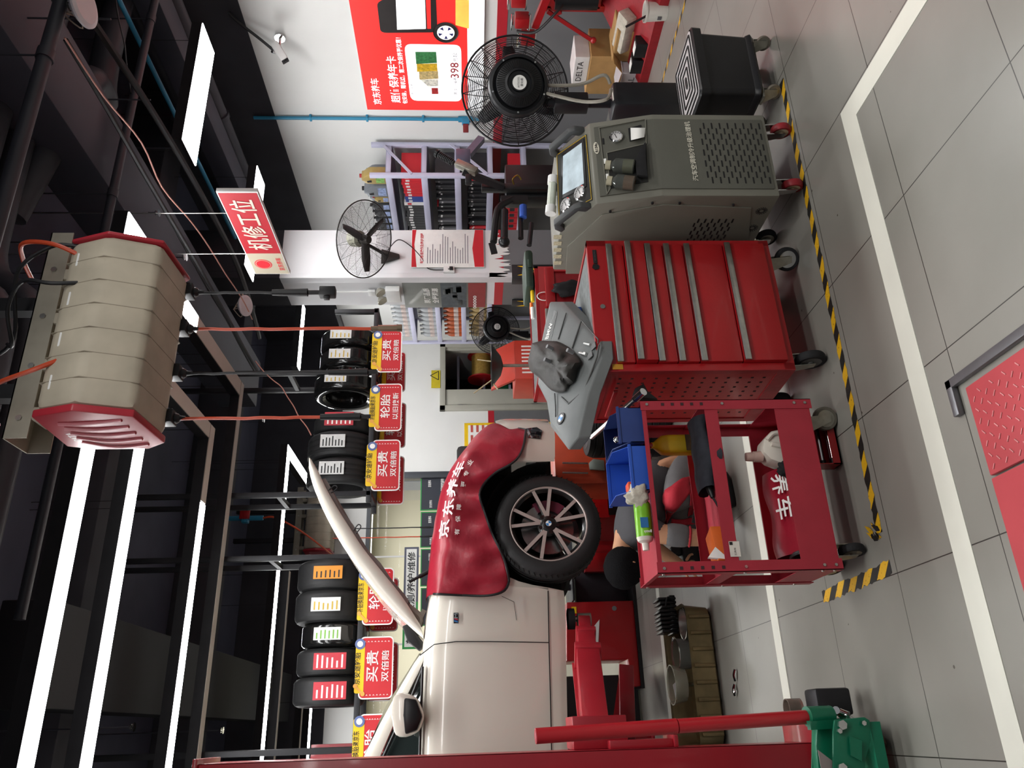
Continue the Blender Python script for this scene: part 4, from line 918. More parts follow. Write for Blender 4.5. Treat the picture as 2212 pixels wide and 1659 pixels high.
for a, b in zip(P, P[1:]+P[:1]): mb.bar(c+(a-c)*.97+SN*.003, c+(b-c)*.97+SN*.003, .0015, .001, SN)
mb.build('panel_line', YEL, t)
P = [sp(1218, 338, .003), sp(1217, 421, .003), sp(1263, 397, .003), sp(1258, 309, .003)]
mb = MB(); c = sum(P, Vector())/4; mb.prism([c+(p-c)*1.18 for p in P], SN*.004, .002); sc = mb.build('screen_bezel', BLACK, t)
mb = MB(); mb.prism([p+SN*.002 for p in P], SN*.003); mb.build('screen', mat('lcd_screen', 'a9b6bd', .15, 0, .2, 14, emit=.35), t)
gauge(sp(1255, 418, .003), SN, .036, 'gauge', t); gauge(sp(1225, 444, .003), SN, .036, 'gauge', t)
# grab handles at both sides, tilted beacon light tube, small box
def grab(x, side, lab):
    a, b = V(x, B.y, B.z)+SU*.03, V(x, B.y, B.z)+SU*(SL-.0); n = SN
    mb = MB(); mb.prism([a+n*.0, a+n*.045+SU*.02, a+n*.06+SU*.05, b+n*.06-SU*.03, b+n*.03, b-n*.01, b-n*.01-SU*.03, b+n*.03-SU*.045, a+n*.032+SU*.055, a+n*.0+SU*.04], (.032*side, 0, 0), .006); mb.build('grab_handle', mat('handle_grey', '3f4142', .5, 0, .05, 10), t)
grab(AX0+.03, -1, ''); grab(AX1-.03, 1, '')
p = px(1198, 450, (AX0+AX1)/2); q0, q1 = py(1195, 382, Cc.y), py(1189, 462, Cc.y+.02)
tb = thing('work_lamp_tube', 'small white tube lamp lying on top of the olive grey machine', 'lamp', (q0+q1)/2); d = (q1-q0)
mb = MB(); mb.tube([q0, q0+d*.2], .026, 12); mb.tube([q0+d*.8, q1], .026, 12); mb.build('end_cap', WHITE, tb, split=True); mb = MB(); mb.tube([q0+d*.2, q0+d*.8], .021, 14); mb.build('lamp_tube', mat('tube_glass', 'cfd6c8', .15, 0, .1, 20), tb)
mb = MB(); y_ = Dd.y+.03
for k in range(5):
    q = px(1203, 512+k*14, AX0-.001); mb.box(AX0-.0016, AX0-.0004, q.y-.016, q.y+.016, q.z-.022, q.z+.016)
mb.build('instruction_label', mat('label_beige', 'c9c2a4', .5, 0, .25, 120), t)
# left side: raised cover, vents, fan-shaped perforations, screws
zz = lambda x, y: px(x, y, AX0-.001)
mb = MB(); SP = [zz(*q) for q in ((1623, 448), (1434, 441), (1300, 463), (1225, 532), (1222, 590), (1610, 590))]
mb.prism([V(AX0-.006, p.y, p.z) for p in SP], (.006, 0, 0), .002); sd = mb.build('side_cover', OLV, t)
mb = MB()
for i in range(6):
    for j in range(9):
        y = zz(1500, 475).y+.035*j*.9; z = lerp(zz(1508, 475).z, zz(1582, 475).z, i/5)+(.012 if j % 2 else 0)
        mb.box(AX0-.0072, AX0-.0058, y-.015, y+.015, z-.0035, z+.0035)
mb.build('side_vent_pattern', BLACK, sd)
for (x, y) in ((1645, 456), (1625, 493)):
    q = zz(x, y); mb = MB()
    for k in range(16):
        a = k*PI/8; d = V(0, math.cos(a), math.sin(a)); mb.bar(V(AX0-.0008, q.y, q.z)+d*.01, V(AX0-.0008, q.y, q.z)+d*.027, .003, .001, (1, 0, 0))
    mb.build('fan_vent_pattern', BLACK, t)
mb = MB()
for q in ((1409, 437), (1468, 437), (1584, 441), (1318, 455)): q = zz(*q); mb.cyl((AX0-.01, q.y, q.z), (AX0-.002, q.y, q.z), .006, seg=8)
mb.build('screw', DARKST, t, split=True)
RW = mat('red_caster_rubber', '8f2028', .5, 0, .1, 20)
caster(t, V(2.235, 2.86, 0), .047, swivel=-.2, ztop=ZB, wheelm=RW, w=.032, fork=CHROME, hub=mat('cream_hub', 'b9ab95', .5)); caster(t, V(2.555, 2.86, 0), .047, swivel=-.1, ztop=ZB, wheelm=RW, w=.032, fork=CHROME, hub=MATS['cream_hub'])
caster(t, V(2.2, 3.22, 0), .05, swivel=.1, ztop=ZB, fork=CHROME); caster(t, V(2.53, 3.22, 0), .05, swivel=.1, ztop=ZB, fork=CHROME)
# ================================================================ black oil tub on casters
t = thing('waste_oil_tub', 'black wheeled tub with a pale grooved lid right of the olive machine', 'tub', (2.98, 3.0, 0))
bx0, bx1, by0 = 2.745, 3.185, 2.82; by1 = pz(1462, 182, .41).y; tz = .415
by1 = max(by0+.32, min(by1, by0+.5))
def rrect(x0, x1, y0, y1, r, z, n=5):
    out = []
    for cx, cy, a0 in ((x1-r, y1-r, 0), (x0+r, y1-r, PI/2), (x0+r, y0+r, PI), (x1-r, y0+r, 1.5*PI)):
        for k in range(n+1): a = a0+k*PI/2/n; out.append(V(cx+r*math.cos(a), cy+r*math.sin(a), z))
    return out
mb = MB(); rows = [rrect(bx0+.02+i, bx1-.02-i, by0+.015+i, by1-.015-i, .03, z) for z, i in ((.095, .012), (.11, .0), (.13, .006), (.135, .01), (.36, 0), (.365, -.018), (tz-.008, -.02), (tz, -.012))]
mb.grid(rows, True); mb.poly(rows[0][::-1]); mb.build('tub_body', mat('tub_black', '141417', .4, 0, .15, 8, .05, 80), t, ang=40)
mb = MB(); mb.poly(rrect(bx0+.012, bx1-.012, by0+.008, by1-.008, .03, tz+.001)); mb.build('lid', mat('pale_lid', 'b3b0b0', .4, 0, .2, 25), t)
for k in range(5):
    i = .018+k*.032; mb = MB(); L = rrect(bx0+.012+i*1.2, bx1-.012-i*1.2, by0+.008+i, by1-.008-i, .01, tz+.002)
    mb.tube(L, .005, 5, closed=True); mb.build('lid_groove', BLACK, t)
mb = MB(); q = V(bx0+.0, by1-.06, tz); mb.tube(arc([q+V(-.01, 0, -.02), q+V(-.02, 0, .03), q+V(.02, .0, .03), q+V(.03, 0, 0)], 4), .004, 6); mb.build('wire_catch', STEEL, t)
for x, y in ((bx0+.06, by0+.05), (bx1-.06, by0+.05), (bx0+.06, by1-.06), (bx1-.06, by1-.06)): caster(t, V(x, y, 0), .036, swivel=.5, ztop=.1, w=.02, wheelm=mat('tub_caster', '6b6459', .5))
# ================================================================ white car on the lift
CARW = mat('white_car_paint', 'd6d1c5', .22, 0, .02, 3, coat=.6); CARB = mat('car_black_trim', '0e0e10', .35, 0, .1, 10); UNDER = mat('underbody_black', '0c0c0d', .8, 0, .1, 10)
YC = 4.8
ST = [(1720, 1231, 900), (1660, 1229, 904), (1600, 1228, 907), (1500, 1226, 912), (1400, 1224, 917), (1330, 1223, 924), (1290, 1221, 931), (1274, 1219, 934), (1269, 1185, 934), (1263, 1150, 935), (1255, 1120, 936), (1240, 1086, 938), (1215, 1073, 941), (1190, 1061, 945), (1160, 1046, 949), (1130, 1036, 953), (1095, 1024, 961), (1060, 1024, 973), (1035, 1040, 987), (1018, 1060, 998), (1006, 1084, 1007), (999, 1112, 1012), (996, 1197, 1015), (985, 1199, 1022), (965, 1199, 1035), (945, 1199, 1046), (928, 1198, 1056), (918, 1194, 1064), (914, 1188, 1072)]
def noseY(y): return YC + (0 if y > 1000 else .0*(1000-y)) + (max(0, 1000-y)/86.0)**2.2*.30
car = thing('car', 'white car raised on the lift with its bonnet open and front wheel turned', 'car', (-.6, 5.7, .95))
def body_rows(sgn=1):
    rows = []
    for (y, xb, xt) in ST:
        Y = noseY(y); b = py(xb, y, Y); tp = py(xt, y, Y); row = []
        for k in range(11):
            f = k/10; p = b.lerp(tp, f); off = .035*(1-f)**2*(1 if xb > 1200 else .2)+.012*math.sin(f*PI*1.0)*-1+.05*max(0, f-.82)/.18*max(0, f-.82)/.18
            row.append(V(p.x, p.y+off, p.z))
        e = row[-1]; row.append(V(e.x, e.y+.10, e.z+.022)); row.append(V(e.x, e.y+.30, e.z+.035)); rows.append(row)
    return rows
R0 = body_rows(); mb = MB(); mb.grid(R0)
YM = 5.72
mir = lambda p: V(p.x, 2*YM-p.y, p.z)
mb.grid([[mir(p) for p in r][::-1] for r in R0])
# nose between the two sides
nose = []
for k in range(0, 11):
    p = R0[-1][k]; nose.append([p]+[V(p.x+.16*math.sin(PI*j/8)**.6, lerp(p.y, 2*YM-p.y, j/8), p.z) for j in range(1, 8)]+[mir(p)])
mb.grid(nose); bmesh.ops.remove_doubles(mb.bm, verts=mb.bm.verts[:], dist=.0005); bmesh.ops.recalc_face_normals(mb.bm, faces=mb.bm.faces[:])
body = mb.build('body', CARW, car, ang=50)
mb = MB(); zs = py(1224, 1400, YC).z
mb.box(-3.2, py(1200, 1275, YC).x, YC+.06, 2*YM-YC-.06, zs+.02, zs+.12); mb.box(-.2, 1.55, YC+.28, 2*YM-YC-.28, zs-.02, zs+.2); mb.box(py(1100, 1262, YC).x, py(1100, 1000, YC).x, YC+.26, YC+.3, zs, zs+.62); mb.box(1.55, 1.98, YC+.35, 2*YM-YC-.35, zs+.0, zs+.1); mb.build('underbody', UNDER, car)
mb = MB(); mb.box(.3, 1.8, YC+.3, 2*YM-YC-.3, 1.25, 1.62, .03); mb.build('engine_block', mat('engine_dark', '2a2a2b', .6, .2, .2, 10), car)
# wheel arch liner
mb = MB(); c = py(1185, 1130, YC); rows = []
for i in range(19):
    a = PI*i/18-.05; rows.append([V(c.x+.40*math.cos(a), YC+.005, c.z+.40*math.sin(a)), V(c.x+.405*math.cos(a), YC+.3, c.z+.405*math.sin(a))])
mb.grid(rows); mb.build('arch_liner', UNDER, car)
# seams, sill line, badge
def seam(pts, r=.003): mb = MB(); mb.tube([py(x, y, YC-.011+o) for x, y, o in pts], r, 5); mb.build('panel_seam', CARB, car)
seam([(907, 1416, .02), (938, 1392, .012), (985, 1386, .0), (1060, 1386, -.002), (1130, 1387, .004), (1186, 1388, .016)]); seam([(1184, 1276, .022), (1186, 1390, .02), (1189, 1500, .022), (1192, 1640, .022)], .0035)
seam([(1084, 1288, .0), (1110, 1300, .001), (1116, 1340, .002)], .0015)
mb = MB(); b0 = py(985, 1335, YC-.014); mb.cbox(b0, .06, .002, .028); bd = mb.build('fender_badge', DARKST, car)
mb = MB(); mb.text('M', b0+V(.012, -.002, 0), (1, 0, 0), (0, 0, 1), .02, .028, .02); mb.build('badge_lettering', CHROME, bd)
for k, h in enumerate(('3a86c8', '23306e', 'c0242c')):
    mb = MB(); mb.prism([b0+V(-.026+k*.007, -.0016, -.011), b0+V(-.02+k*.007, -.0016, -.011), b0+V(-.014+k*.007, -.0016, .011), b0+V(-.02+k*.007, -.0016, .011)], (0, -.0006, 0)); mb.build('badge_stripe', mat('m_'+h, h, .4), bd)
# headlamp on the nose
mb = MB(); pts = [(1137, 925), (1140, 945), (1168, 947), (1172, 930), (1160, 922)]
mb.prism([py(x, y, noseY(y)-.022) for x, y in pts], (0, .05, 0), .004); mb.build('headlamp', mat('lamp_dark_glass', '16181c', .1, 0, .2, 30, coat=.8), car)
def resample(pts, n):
    P = arc([V(a, b, 0) for a, b in pts], 10); L = [0]
    for i in range(1, len(P)): L.append(L[-1]+(P[i]-P[i-1]).length)
    out = []; j = 0
    for k in range(n):
        s = L[-1]*k/(n-1)
        while j < len(P)-2 and L[j+1] < s: j += 1
        f = (s-L[j])/max(1e-9, L[j+1]-L[j]); out.append(P[j].lerp(P[j+1], min(1, f)))
    return out
# bonnet, hinge, strut
OUT = [(667, 990), (668, 1022), (690, 1085), (720, 1145), (752, 1197), (790, 1250), (830, 1299), (878, 1347), (915, 1380)]
INN = [(670, 989), (686, 1015), (702, 1050), (726, 1093), (757, 1142), (786, 1186), (828, 1238), (868, 1288), (908, 1350)]
HY0, HY1 = 4.9, 6.5
OUT, INN = [(q.x, q.y) for q in resample(OUT, 26)], [(q.x, q.y) for q in resample(INN, 26)]
o_ = [py(x, y, HY0) for x, y in OUT]; i_ = [py(x, y, HY0) for x, y in INN]
mb = MB(); strip = []
for f, dy in ((0, .012), (.12, .002), (.35, -.006), (.6, -.006), (.88, .0), (1, .008)): strip.append([p.lerp(q, f)+V(0, dy, 0) for p, q in zip(o_, i_)])
back = []
for k in range(9):
    f = k/8; yy = lerp(HY0+.04, HY1, f); bul = .02*math.sin(PI*f); back.append(([V(p.x, yy, p.z-.006+bul) for p in o_], [V(lerp(q.x, p.x, .55), yy, lerp(q.z, p.z, .55)+bul) for p, q in zip(o_, i_)]))
mb.grid([r[0] for r in back[::-1]]+strip+[r[1] for r in back]); bmesh.ops.recalc_face_normals(mb.bm, faces=mb.bm.faces[:]); bn = mb.build('bonnet', CARW, car, ang=50)
mb = MB(); ln = i_[3:-3]; nd = [(q-p).normalized() for p, q in zip(o_[3:-3], ln)]
rows = []
for k in range(7):
    yy = lerp(HY0+.02, HY1-.1, k/6); rows.append([V(q.x, yy, q.z)+V(d.x, 0, d.z)*(.022+.006*math.sin(i*1.1)) for i, (q, d) in enumerate(zip(ln, nd))])
mb.grid([[V(q.x, HY0+.012, q.z) for q in ln]]+rows); mb.build('bonnet_liner', mat('hood_underside', '6e6460', .7, 0, .1, 10), bn)
mb = MB()
for k in (2, 8): q = ln[k]; d = nd[k]; mb.tube(arc([q+V(0, .02, 0), q+V(d.x, 0, d.z)*.06+V(0, .01, 0), q+V(d.x, 0, d.z)*.055+V(.02, .01, .015), q+V(.015, .02, .015)], 4), .004, 5)
mb.build('latch_loop', BLACK, bn, split=True)
HB = mat('hinge_metal', '8d847c', .5, .3, .1, 12)
mb = MB(); hp = [py(x, y, 4.98) for x, y in ((813, 1232), (835, 1255), (852, 1280), (868, 1300), (893, 1320), (908, 1335), (905, 1352))]
mb.tube(arc(hp, 3), .022, 8); mb.bar(hp[-2], py(917, 1318, 4.98), .03, .03); mb.build('bonnet_hinge', HB, car)
mb = MB(); mb.cyl(py(938, 1228, 5.0), py(905, 1246, 5.0), .014, seg=10); mb.cyl(py(905, 1246, 5.0), py(884, 1257, 5.0), .009, seg=8); mb.build('gas_strut', BLACK, car)
mb = MB(); mb.prism([py(x, y, 5.0) for x, y in ((895, 1362), (888, 1345), (868, 1352), (880, 1385), (905, 1405), (918, 1392))], (0, .1, 0), .01); mb.build('cowl_trim', BLACK, car)
# greenhouse: pillar, glass, roof
PA = [(912, 1408), (895, 1432), (860, 1492), (820, 1565), (783, 1640), (755, 1700)]
PBn = [(918, 1420), (905, 1450), (878, 1505), (848, 1570), (818, 1640), (795, 1700)]
mb = MB(); rows = []
for a, b in zip(PA, PBn):
    y1 = 4.9+.12*(912-a[0])/150; p = py(*a, y1); q = py(*b, y1-.02); rows.append([p+V(.0, .05, .0), p, p.lerp(q, .5)+V(0, -.014, 0), q, q+V(0, .05, 0)])
mb.grid(rows); mb.grid([[mir(p) for p in r][::-1] for r in rows]); mb.build('windscreen_pillar', CARW, car, ang=60, split=True)
mb = MB(); mb.tube([py(x, y, 4.885+.12*(912-x)/150) for x, y in ((913, 1445), (888, 1508), (858, 1570), (826, 1640), (800, 1710))], .009, 6); mb.build('window_seal', CARB, car)
GD = mat('dark_car_glass', '1b2120', .05, 0, .1, 5, coat=.5)
top = [(905, 1462), (880, 1510), (850, 1575), (820, 1640), (798, 1700), (794, 1760)]; bot = [(908, 1480), (909, 1520), (907, 1580), (905, 1640), (902, 1700), (900, 1760)]
mb = MB(); mb.grid([[py(*a, 4.93+.06*(910-a[0])/100), py(*b, 4.9)] for a, b in zip(top, bot)]); mb.build('side_window', GD, car)
rf = [py(x, y, 5.02) for x, y in ((783, 1640), (765, 1690), (755, 1740), (752, 1900), (765, 2100))]
mb = MB(); mb.grid([[V(p.x, lerp(5.0, 2*YM-5.0, j/6), p.z+.05*math.sin(PI*j/6)) for j in range(7)] for p in rf]); mb.build('roof', CARW, car)
mb = MB(); w0, w1 = py(905, 1412, 5.0), py(783, 1640, 5.0); mb.grid([[V(p.x+.05*math.sin(PI*j/6), lerp(5.0, 2*YM-5.0, j/6), p.z) for j in range(7)] for p in (w0, w0.lerp(w1, .5)+V(0, 0, .03), w1)]); mb.build('windscreen', GD, car)
# mirror
mc = [py(x, y, 4.72) for x, y in ((849, 1500), (843, 1540), (852, 1590), (876, 1594), (905, 1580), (917, 1545), (900, 1505), (870, 1494))]
mb = MB(); mb.prism(mc, (0, .13, 0), .025); mb.build('mirror_cap', CARW, car)
ml = [py(x, y, 4.712) for x, y in ((872, 1506), (870, 1545), (874, 1588), (902, 1578), (913, 1548), (900, 1510))]
mb = MB(); mb.prism(ml, (0, .12, 0), .015); mb.build('mirror_base', CARB, car)
# cowl strip on beltline
mb = MB(); mb.tube([py(x, y, YC+.035) for x, y in ((913, 1440), (911, 1500), (908, 1580), (906, 1660))], .008, 6); mb.build('belt_trim', CARB, car)
# ---- wheels
ALLOY = mat('machined_alloy', 'b9aca6', .42, .35, .05, 20); RIMB = mat('rim_black', '1c1b1b', .3, .3, .1, 10, coat=.4)
TYRE = mat('tyre_rubber', '1e1e1f', .6, 0, .12, 40, .08, 120)
def road_wheel(parent, c, yaw):
    M = Matrix.Translation(c) @ rz(yaw); o = MB(); o.T = M; ax = V(0, 1, 0); R = .331
    prof = [(.236, .012), (.245, -.002), (.28, -.008), (.308, .004), (.324, .02), (.330, .045), (.326, .047), (.326, .055), (.3305, .057), (.331, .09), (.326, .092), (.326, .1), (.331, .102), (.331, .13), (.326, .132), (.326, .14), (.331, .142), (.330, .18), (.32, .21), (.3, .225), (.24, .22), (.236, .2)]
    o.lathe(prof, (0, 0, 0), ax, 64, True); w = o.build('wheel', TYRE, parent)
    o = MB(); o.T = M
    for k in range(60):
        a = 2*PI*k/60; u = V(math.cos(a), 0, math.sin(a)); v = V(-math.sin(a), 0, math.cos(a))
        for h0, h1, s in ((.006, .046, 1), (.18, .212, -1)): o.bar(u*.3255+ax*h0-v*.006*s, u*.3302+ax*h1+v*.006*s, .004, .004, u)
    o.build('tread_pattern', mat('tread_dark', '0b0b0c', .9), w)
    o = MB(); o.T = M; o.lathe([(.24, .0), (.243, .006), (.228, .016), (.212, .03), (.205, .16), (.238, .2), (.236, .0)], (0, 0, 0), ax, 56); o.build('rim_barrel', RIMB, w)
    o = MB(); o.T = M; o.lathe([(.2415, .0005), (.236, -.001), (.2305, .006)], (0, 0, 0), ax, 64); o.build('rim_edge', ALLOY, w)
    for k in range(5):
        a0 = math.radians(8+72*k)
        for s in (-1, 1):
            a2 = a0+s*.24; u0 = V(math.cos(a0+s*.11), 0, math.sin(a0+s*.11))*.05; m_ = V(math.cos(a0+s*.135), 0, math.sin(a0+s*.135))*.078; u1 = V(math.cos(a2), 0, math.sin(a2))*.229
            d1 = (u1-m_).normalized(); n1 = V(-d1.z, 0, d1.x); hw = .0105
            pts = [u0-V(-u0.z, 0, u0.x).normalized()*hw*.8+ax*.012, m_-n1*hw+ax*.012, u1-n1*hw*1.0+ax*.006, u1+n1*hw*1.0+ax*.006, m_+n1*hw+ax*.012, u0+V(-u0.z, 0, u0.x).normalized()*hw*.8+ax*.012]
            o = MB(); o.T = M; c_ = sum(pts, Vector())/6; o.prism([c_+(p-c_)*1.0+(p-c_).normalized()*.004+ax*.001 for p in pts], ax*.045, .002); sp_ = o.build('spoke', RIMB, w)
            o = MB(); o.T = M; o.prism([p-ax*.001 for p in pts], ax*.003); o.build('spoke_face', ALLOY, w)
    o = MB(); o.T = M; o.lathe([(0, .008), (.034, .008), (.05, .012), (.066, .02), (.066, .06)], (0, 0, 0), ax, 32)
    for k in range(5):
        a = math.radians(44+72*k); q = V(math.cos(a)*.056, 0, math.sin(a)*.056); o.cyl(q+ax*.008, q+ax*.03, .011, seg=10)
    o.build('hub', RIMB, w)
    o = MB(); o.T = M; o.lathe([(0, .006), (.028, .006), (.032, .009)], (0, 0, 0), ax, 32); o.build('centre_cap', CARB, w)
    o = MB(); o.T = M; o.lathe([(0, .0052), (.018, .0052)], (0, 0, 0), ax, 32); o.build('cap_disc', INK, w)
    o = MB(); o.T = M
    for s in (PI/2, 1.5*PI): o.poly([V(0, .0046, 0)]+[V(math.cos(s+a*PI/16)*.017, .0046, math.sin(s+a*PI/16)*.017) for a in range(9)])
    o.build('cap_quarter', MATS['badge_blue'], w)
    o = MB(); o.T = M; o.lathe([(.06, .1), (.165, .1), (.165, .12), (.06, .12)], (0, 0, 0), ax, 40); o.build('brake_disc', mat('brake_disc_iron', '8a8886', .3, 1, .1, 30), w)
    o = MB(); o.T = M
    for k in range(5):
        a = math.radians(-40+k*14); b = math.radians(-40+(k+1)*14); o.prism([V(math.cos(a)*.11, .075, math.sin(a)*.11), V(math.cos(b)*.11, .075, math.sin(b)*.11), V(math.cos(b)*.178, .075, math.sin(b)*.178), V(math.cos(a)*.178, .075, math.sin(a)*.178)], V(0, .06, 0))
    o.build('brake_caliper', mat('caliper_blue_red', '6a2238', .4, 0, .2, 12), w); return w
wc = py(1185, 1130, 4.76); road_wheel(car, V(wc.x, 4.755, wc.z), .12)
fw = V(wc.x, 6.45, wc.z); mb = MB(); mb.lathe([(.2, 0), (.3, 0), (.33, .03), (.33, .19), (.3, .22), (.2, .22)], fw, (0, 1, 0), 40, True); mb.build('wheel', TYRE, car)
# ---------------------------------------------------------------- fender cloth draped over the wing
FC = thing('fender_cover', 'large red fender cloth printed 京东养车 draped over the white car wing', 'fender cover', (1.2, 4.76, 1.5))
TOPC = [(937, 1283), (939, 1250), (943, 1210), (948, 1165), (954, 1120), (961, 1080), (970, 1045), (983, 1012), (1000, 985), (1018, 960), (1038, 935), (1062, 915), (1085, 919), (1100, 927), (1120, 925)]
BOTC = [(1000, 1286), (1050, 1287), (1085, 1279), (1098, 1262), (1098, 1243), (1086, 1200), (1064, 1155), (1048, 1110), (1036, 1068), (1050, 1040), (1072, 1020), (1098, 1006), (1118, 990), (1130, 965), (1136, 928)]
NU, NV = 66, 22; tc_, bc_ = resample(TOPC, NU), resample(BOTC, NU)
def clothY(y, v): return noseY(y)-.052+.05*max(0, .18-v)/.18*max(0, .18-v)/.18
rows = []; mid = []
for i in range(NU):
    r = []
    for j in range(NV):
        v = j/(NV-1); q = tc_[i].lerp(bc_[i], v); q = V(q.x-18*math.sin(PI*v)*0, q.y, 0)
        fold = .012*mnoise.noise(V(q.x*.018, q.y*.03, 0))+.016*mnoise.noise(V(q.x*.008+q.y*.014, q.y*.012-q.x*.004, 3))*v+.008*math.sin(q.y*.11+q.x*.03)*v*v
        cr = -.02*math.exp(-((q.y-1068)/9)**2)*v
        r.append(py(q.x, q.y, clothY(q.y, v)+fold*1.7-.006*v+cr))
    e = r[0]; back = [V(e.x, e.y+d, e.z+h+.012+.006*mnoise.noise(V(i*.2, d*9, 1))) for d, h in ((.34, .05), (.22, .045), (.12, .035), (.05, .018))]
    rows.append(back+r)
mb = MB(); mb.grid(rows); mb.build('cloth_panel', FCL, FC, ang=80, solid=.004)
mb = MB(); edge = [rows[i][-1]-V(0, .003, 0) for i in range(NU)]; edge = [p for p in rows[0][4:]]+edge+[p for p in rows[-1][4:][::-1]]
mb.tube(edge, .0075, 6); mb.build('hem', BLACK, FC)
def on_cloth(x, y):
    best = min(((tc_[i].lerp(bc_[i], j/(NV-1))-V(x, y, 0)).length, i, j) for i in range(1, NU-1) for j in range(1, NV-1)); i, j = best[1], best[2]
    p = rows[i][4+j]; du = (rows[i+1][4+j]-rows[i-1][4+j]).normalized(); dv = (rows[i][3+j]-rows[i][5+j]).normalized(); return p, du, dv
mb = MB()
def put(ch, x, y, h, w, rot=0.0):
    p, du, dv = on_cloth(x, y); n = du.cross(dv).normalized(); n = -n if n.y > 0 else n; q = Matrix.Rotation(rot, 3, n); du = q @ du; dv = n.cross(du)
    mb.text(ch, py(x, y, p.y-.022), du, dv, h, w, .012)
for ch, x, y, r in (('京', 959, 1143, 0), ('东', 968, 1097, 0), ('养', 977, 1054, 0), ('车', 990, 1014, 0)): put(ch, x, y, .085, .118, r)
for ch, x, y in (('有', 987, 1149), ('保', 989, 1121), ('障', 991, 1095), ('更', 1001, 1046), ('专', 1007, 1023), ('业', 1015, 999)): put(ch, x, y, .03, .038)
mb.build('cloth_lettering', INK, FC)
# ================================================================ two-post lift, jack, machines below the car
YL = 3.75; xe = py(1100, 1627, YL).x; zt = py(430, 1637, YL).z
lift = thing('lift_column', 'nearest red lift column at the edge of the car bay', 'lift column', (xe-.2, YL+.15, 0))
mb = MB(); mb.box(xe-.36, xe, YL, YL+.006, .02, zt, .002); mb.box(xe-.006, xe, YL, YL+.3, .02, zt, .002); mb.box(xe-.36, xe-.354, YL, YL+.3, .02, zt, .002); mb.box(xe-.08, xe, YL+.294, YL+.3, .02, zt); mb.build('column', LIFTR, lift)
mb = MB(); mb.box(xe-.5, xe+.1, YL-.05, YL+.38, .001, .02, .003); mb.build('base_plate', LIFTR, lift)
mb = MB(); mb.box(xe-.4, xe+.02, YL-.02, YL+.32, zt, zt+.02, .003); tp = mb.build('top_plate', LIFTR, lift)
mb = MB(); q = py(437, 1634, YL); mb.cyl((xe-.03, YL-.01, zt-.03), (xe-.03, YL+.002, zt-.03), .012, seg=8); mb.cyl((xe-.03, YL-.01, zt-.08), (xe-.03, YL+.002, zt-.08), .012, seg=8); mb.build('bolt', STEEL, lift, split=True)
mb = MB(); z1, z0 = py(1314, 1600, YL+.1).z, py(1450, 1605, YL+.1).z
mb.box(xe, xe+.035, YL+.06, YL+.24, z0, z1, .004); mb.box(xe, xe+.05, YL+.04, YL+.26, z0-.02, z0, .004); mb.build('carriage_guard', LIFTR, lift)
arm = thing('lift_arm', 'red telescopic lift arm reaching under the car sill', 'lift arm', (0, 4.1, .9))
a0 = py(1284, 1560, 4.02); a1 = py(1262, 1345, 4.86); d = a1-a0
def seg(f0, f1, w, h, name): mb = MB(); mb.bar(a0+d*f0, a0+d*f1, w, h, (0, 0, 1), .006); return mb.build(name, LIFTR, arm)
mb = MB(); mb.box(xe+.0, xe+.14, YL+.14, YL+.42, a0.z-.13, a0.z+.12, .006); mb.build('carriage_block', LIFTR, arm)
seg(-.05, .62, .12, .125, 'outer_tube'); seg(.58, .64, .14, .145, 'collar'); seg(.6, .82, .1, .1, 'inner_tube'); seg(.8, .85, .115, .115, 'collar'); seg(.83, 1.02, .078, .07, 'tip_tube')
mb = MB(); pd = py(1236, 1337, 4.92); mb.cyl(pd+V(0, 0, -.055), pd+V(0, 0, -.005), .018, seg=12); mb.cyl(a1+V(.02, .03, -.045), a1+V(.02, .03, .035), .04, seg=16); mb.build('pad_screw', ZINC, arm)
mb = MB(); mb.cyl(pd+V(0, 0, -.012), pd+V(0, 0, .028), .062, seg=24); mb.build('rubber_pad', RUB, arm)
mb = MB(); mb.bar(a0+d*.02+V(-.02, .1, .02), a0+d*.55+V(0, .12, .03), .012, .09, (0, 0, 1), .002); mb.build('arm_brace', LIFTR, arm)
# far column of the lift
qx = py(800, 1613, 7.25)
l2 = thing('lift_column', 'farther red lift column seen beyond the car roof', 'lift column', (qx.x-.1, 7.4, 0)); zt2 = py(672, 1613, 7.25).z
mb = MB(); mb.box(qx.x-.3, qx.x+.03, 7.25, 7.55, .02, zt2, .004); mb.build('column', LIFTR, l2); mb = MB(); mb.box(qx.x-.4, qx.x+.1, 7.2, 7.6, 0.001, .02); mb.build('base_plate', LIFTR, l2)
# ---- red tyre changer cabinet behind, with white paper
TX0, TX1, TY = .34, 1.07, 7.45
tcn = thing('tyre_changer', 'red machine cabinet with a white paper sheet below the car sill', 'machine', ((TX0+TX1)/2, TY+.25, 0))
z_ = lambda x, y: py(x, y, TY).z; x_ = lambda x, y: py(x, y, TY).x
xl, xr, xc = x_(1380, 1482), x_(1376, 1297), x_(1330, 1424)
P = [(xl, .03), (xr, .03), (xr, z_(1224, 1297)), (xc, z_(1224, 1424)), (xc, z_(1357, 1424)), (xl, z_(1366, 1482))]
mb = MB(); mb.prism([V(a, TY, b) for a, b in P], (0, .5, 0), .008); mb.build('cabinet', RED, tcn)
mb = MB(); mb.box(xr+.01, xr+.32, TY-.05, TY+.5, z_(1236, 1290)-.02, z_(1236, 1290), .006); mb.build('turntable', DARKST, tcn)
mb = MB(); mb.cyl((xr+.15, TY+.1, z_(1236, 1290)), (xr+.15, TY+.1, z_(1236, 1290)+.08), .03, seg=12); mb.cyl((xr+.27, TY+.1, z_(1236, 1290)), (xr+.27, TY+.1, z_(1236, 1290)+.06), .025, seg=12); mb.build('clamp_jaw', DARKST, tcn, split=True)
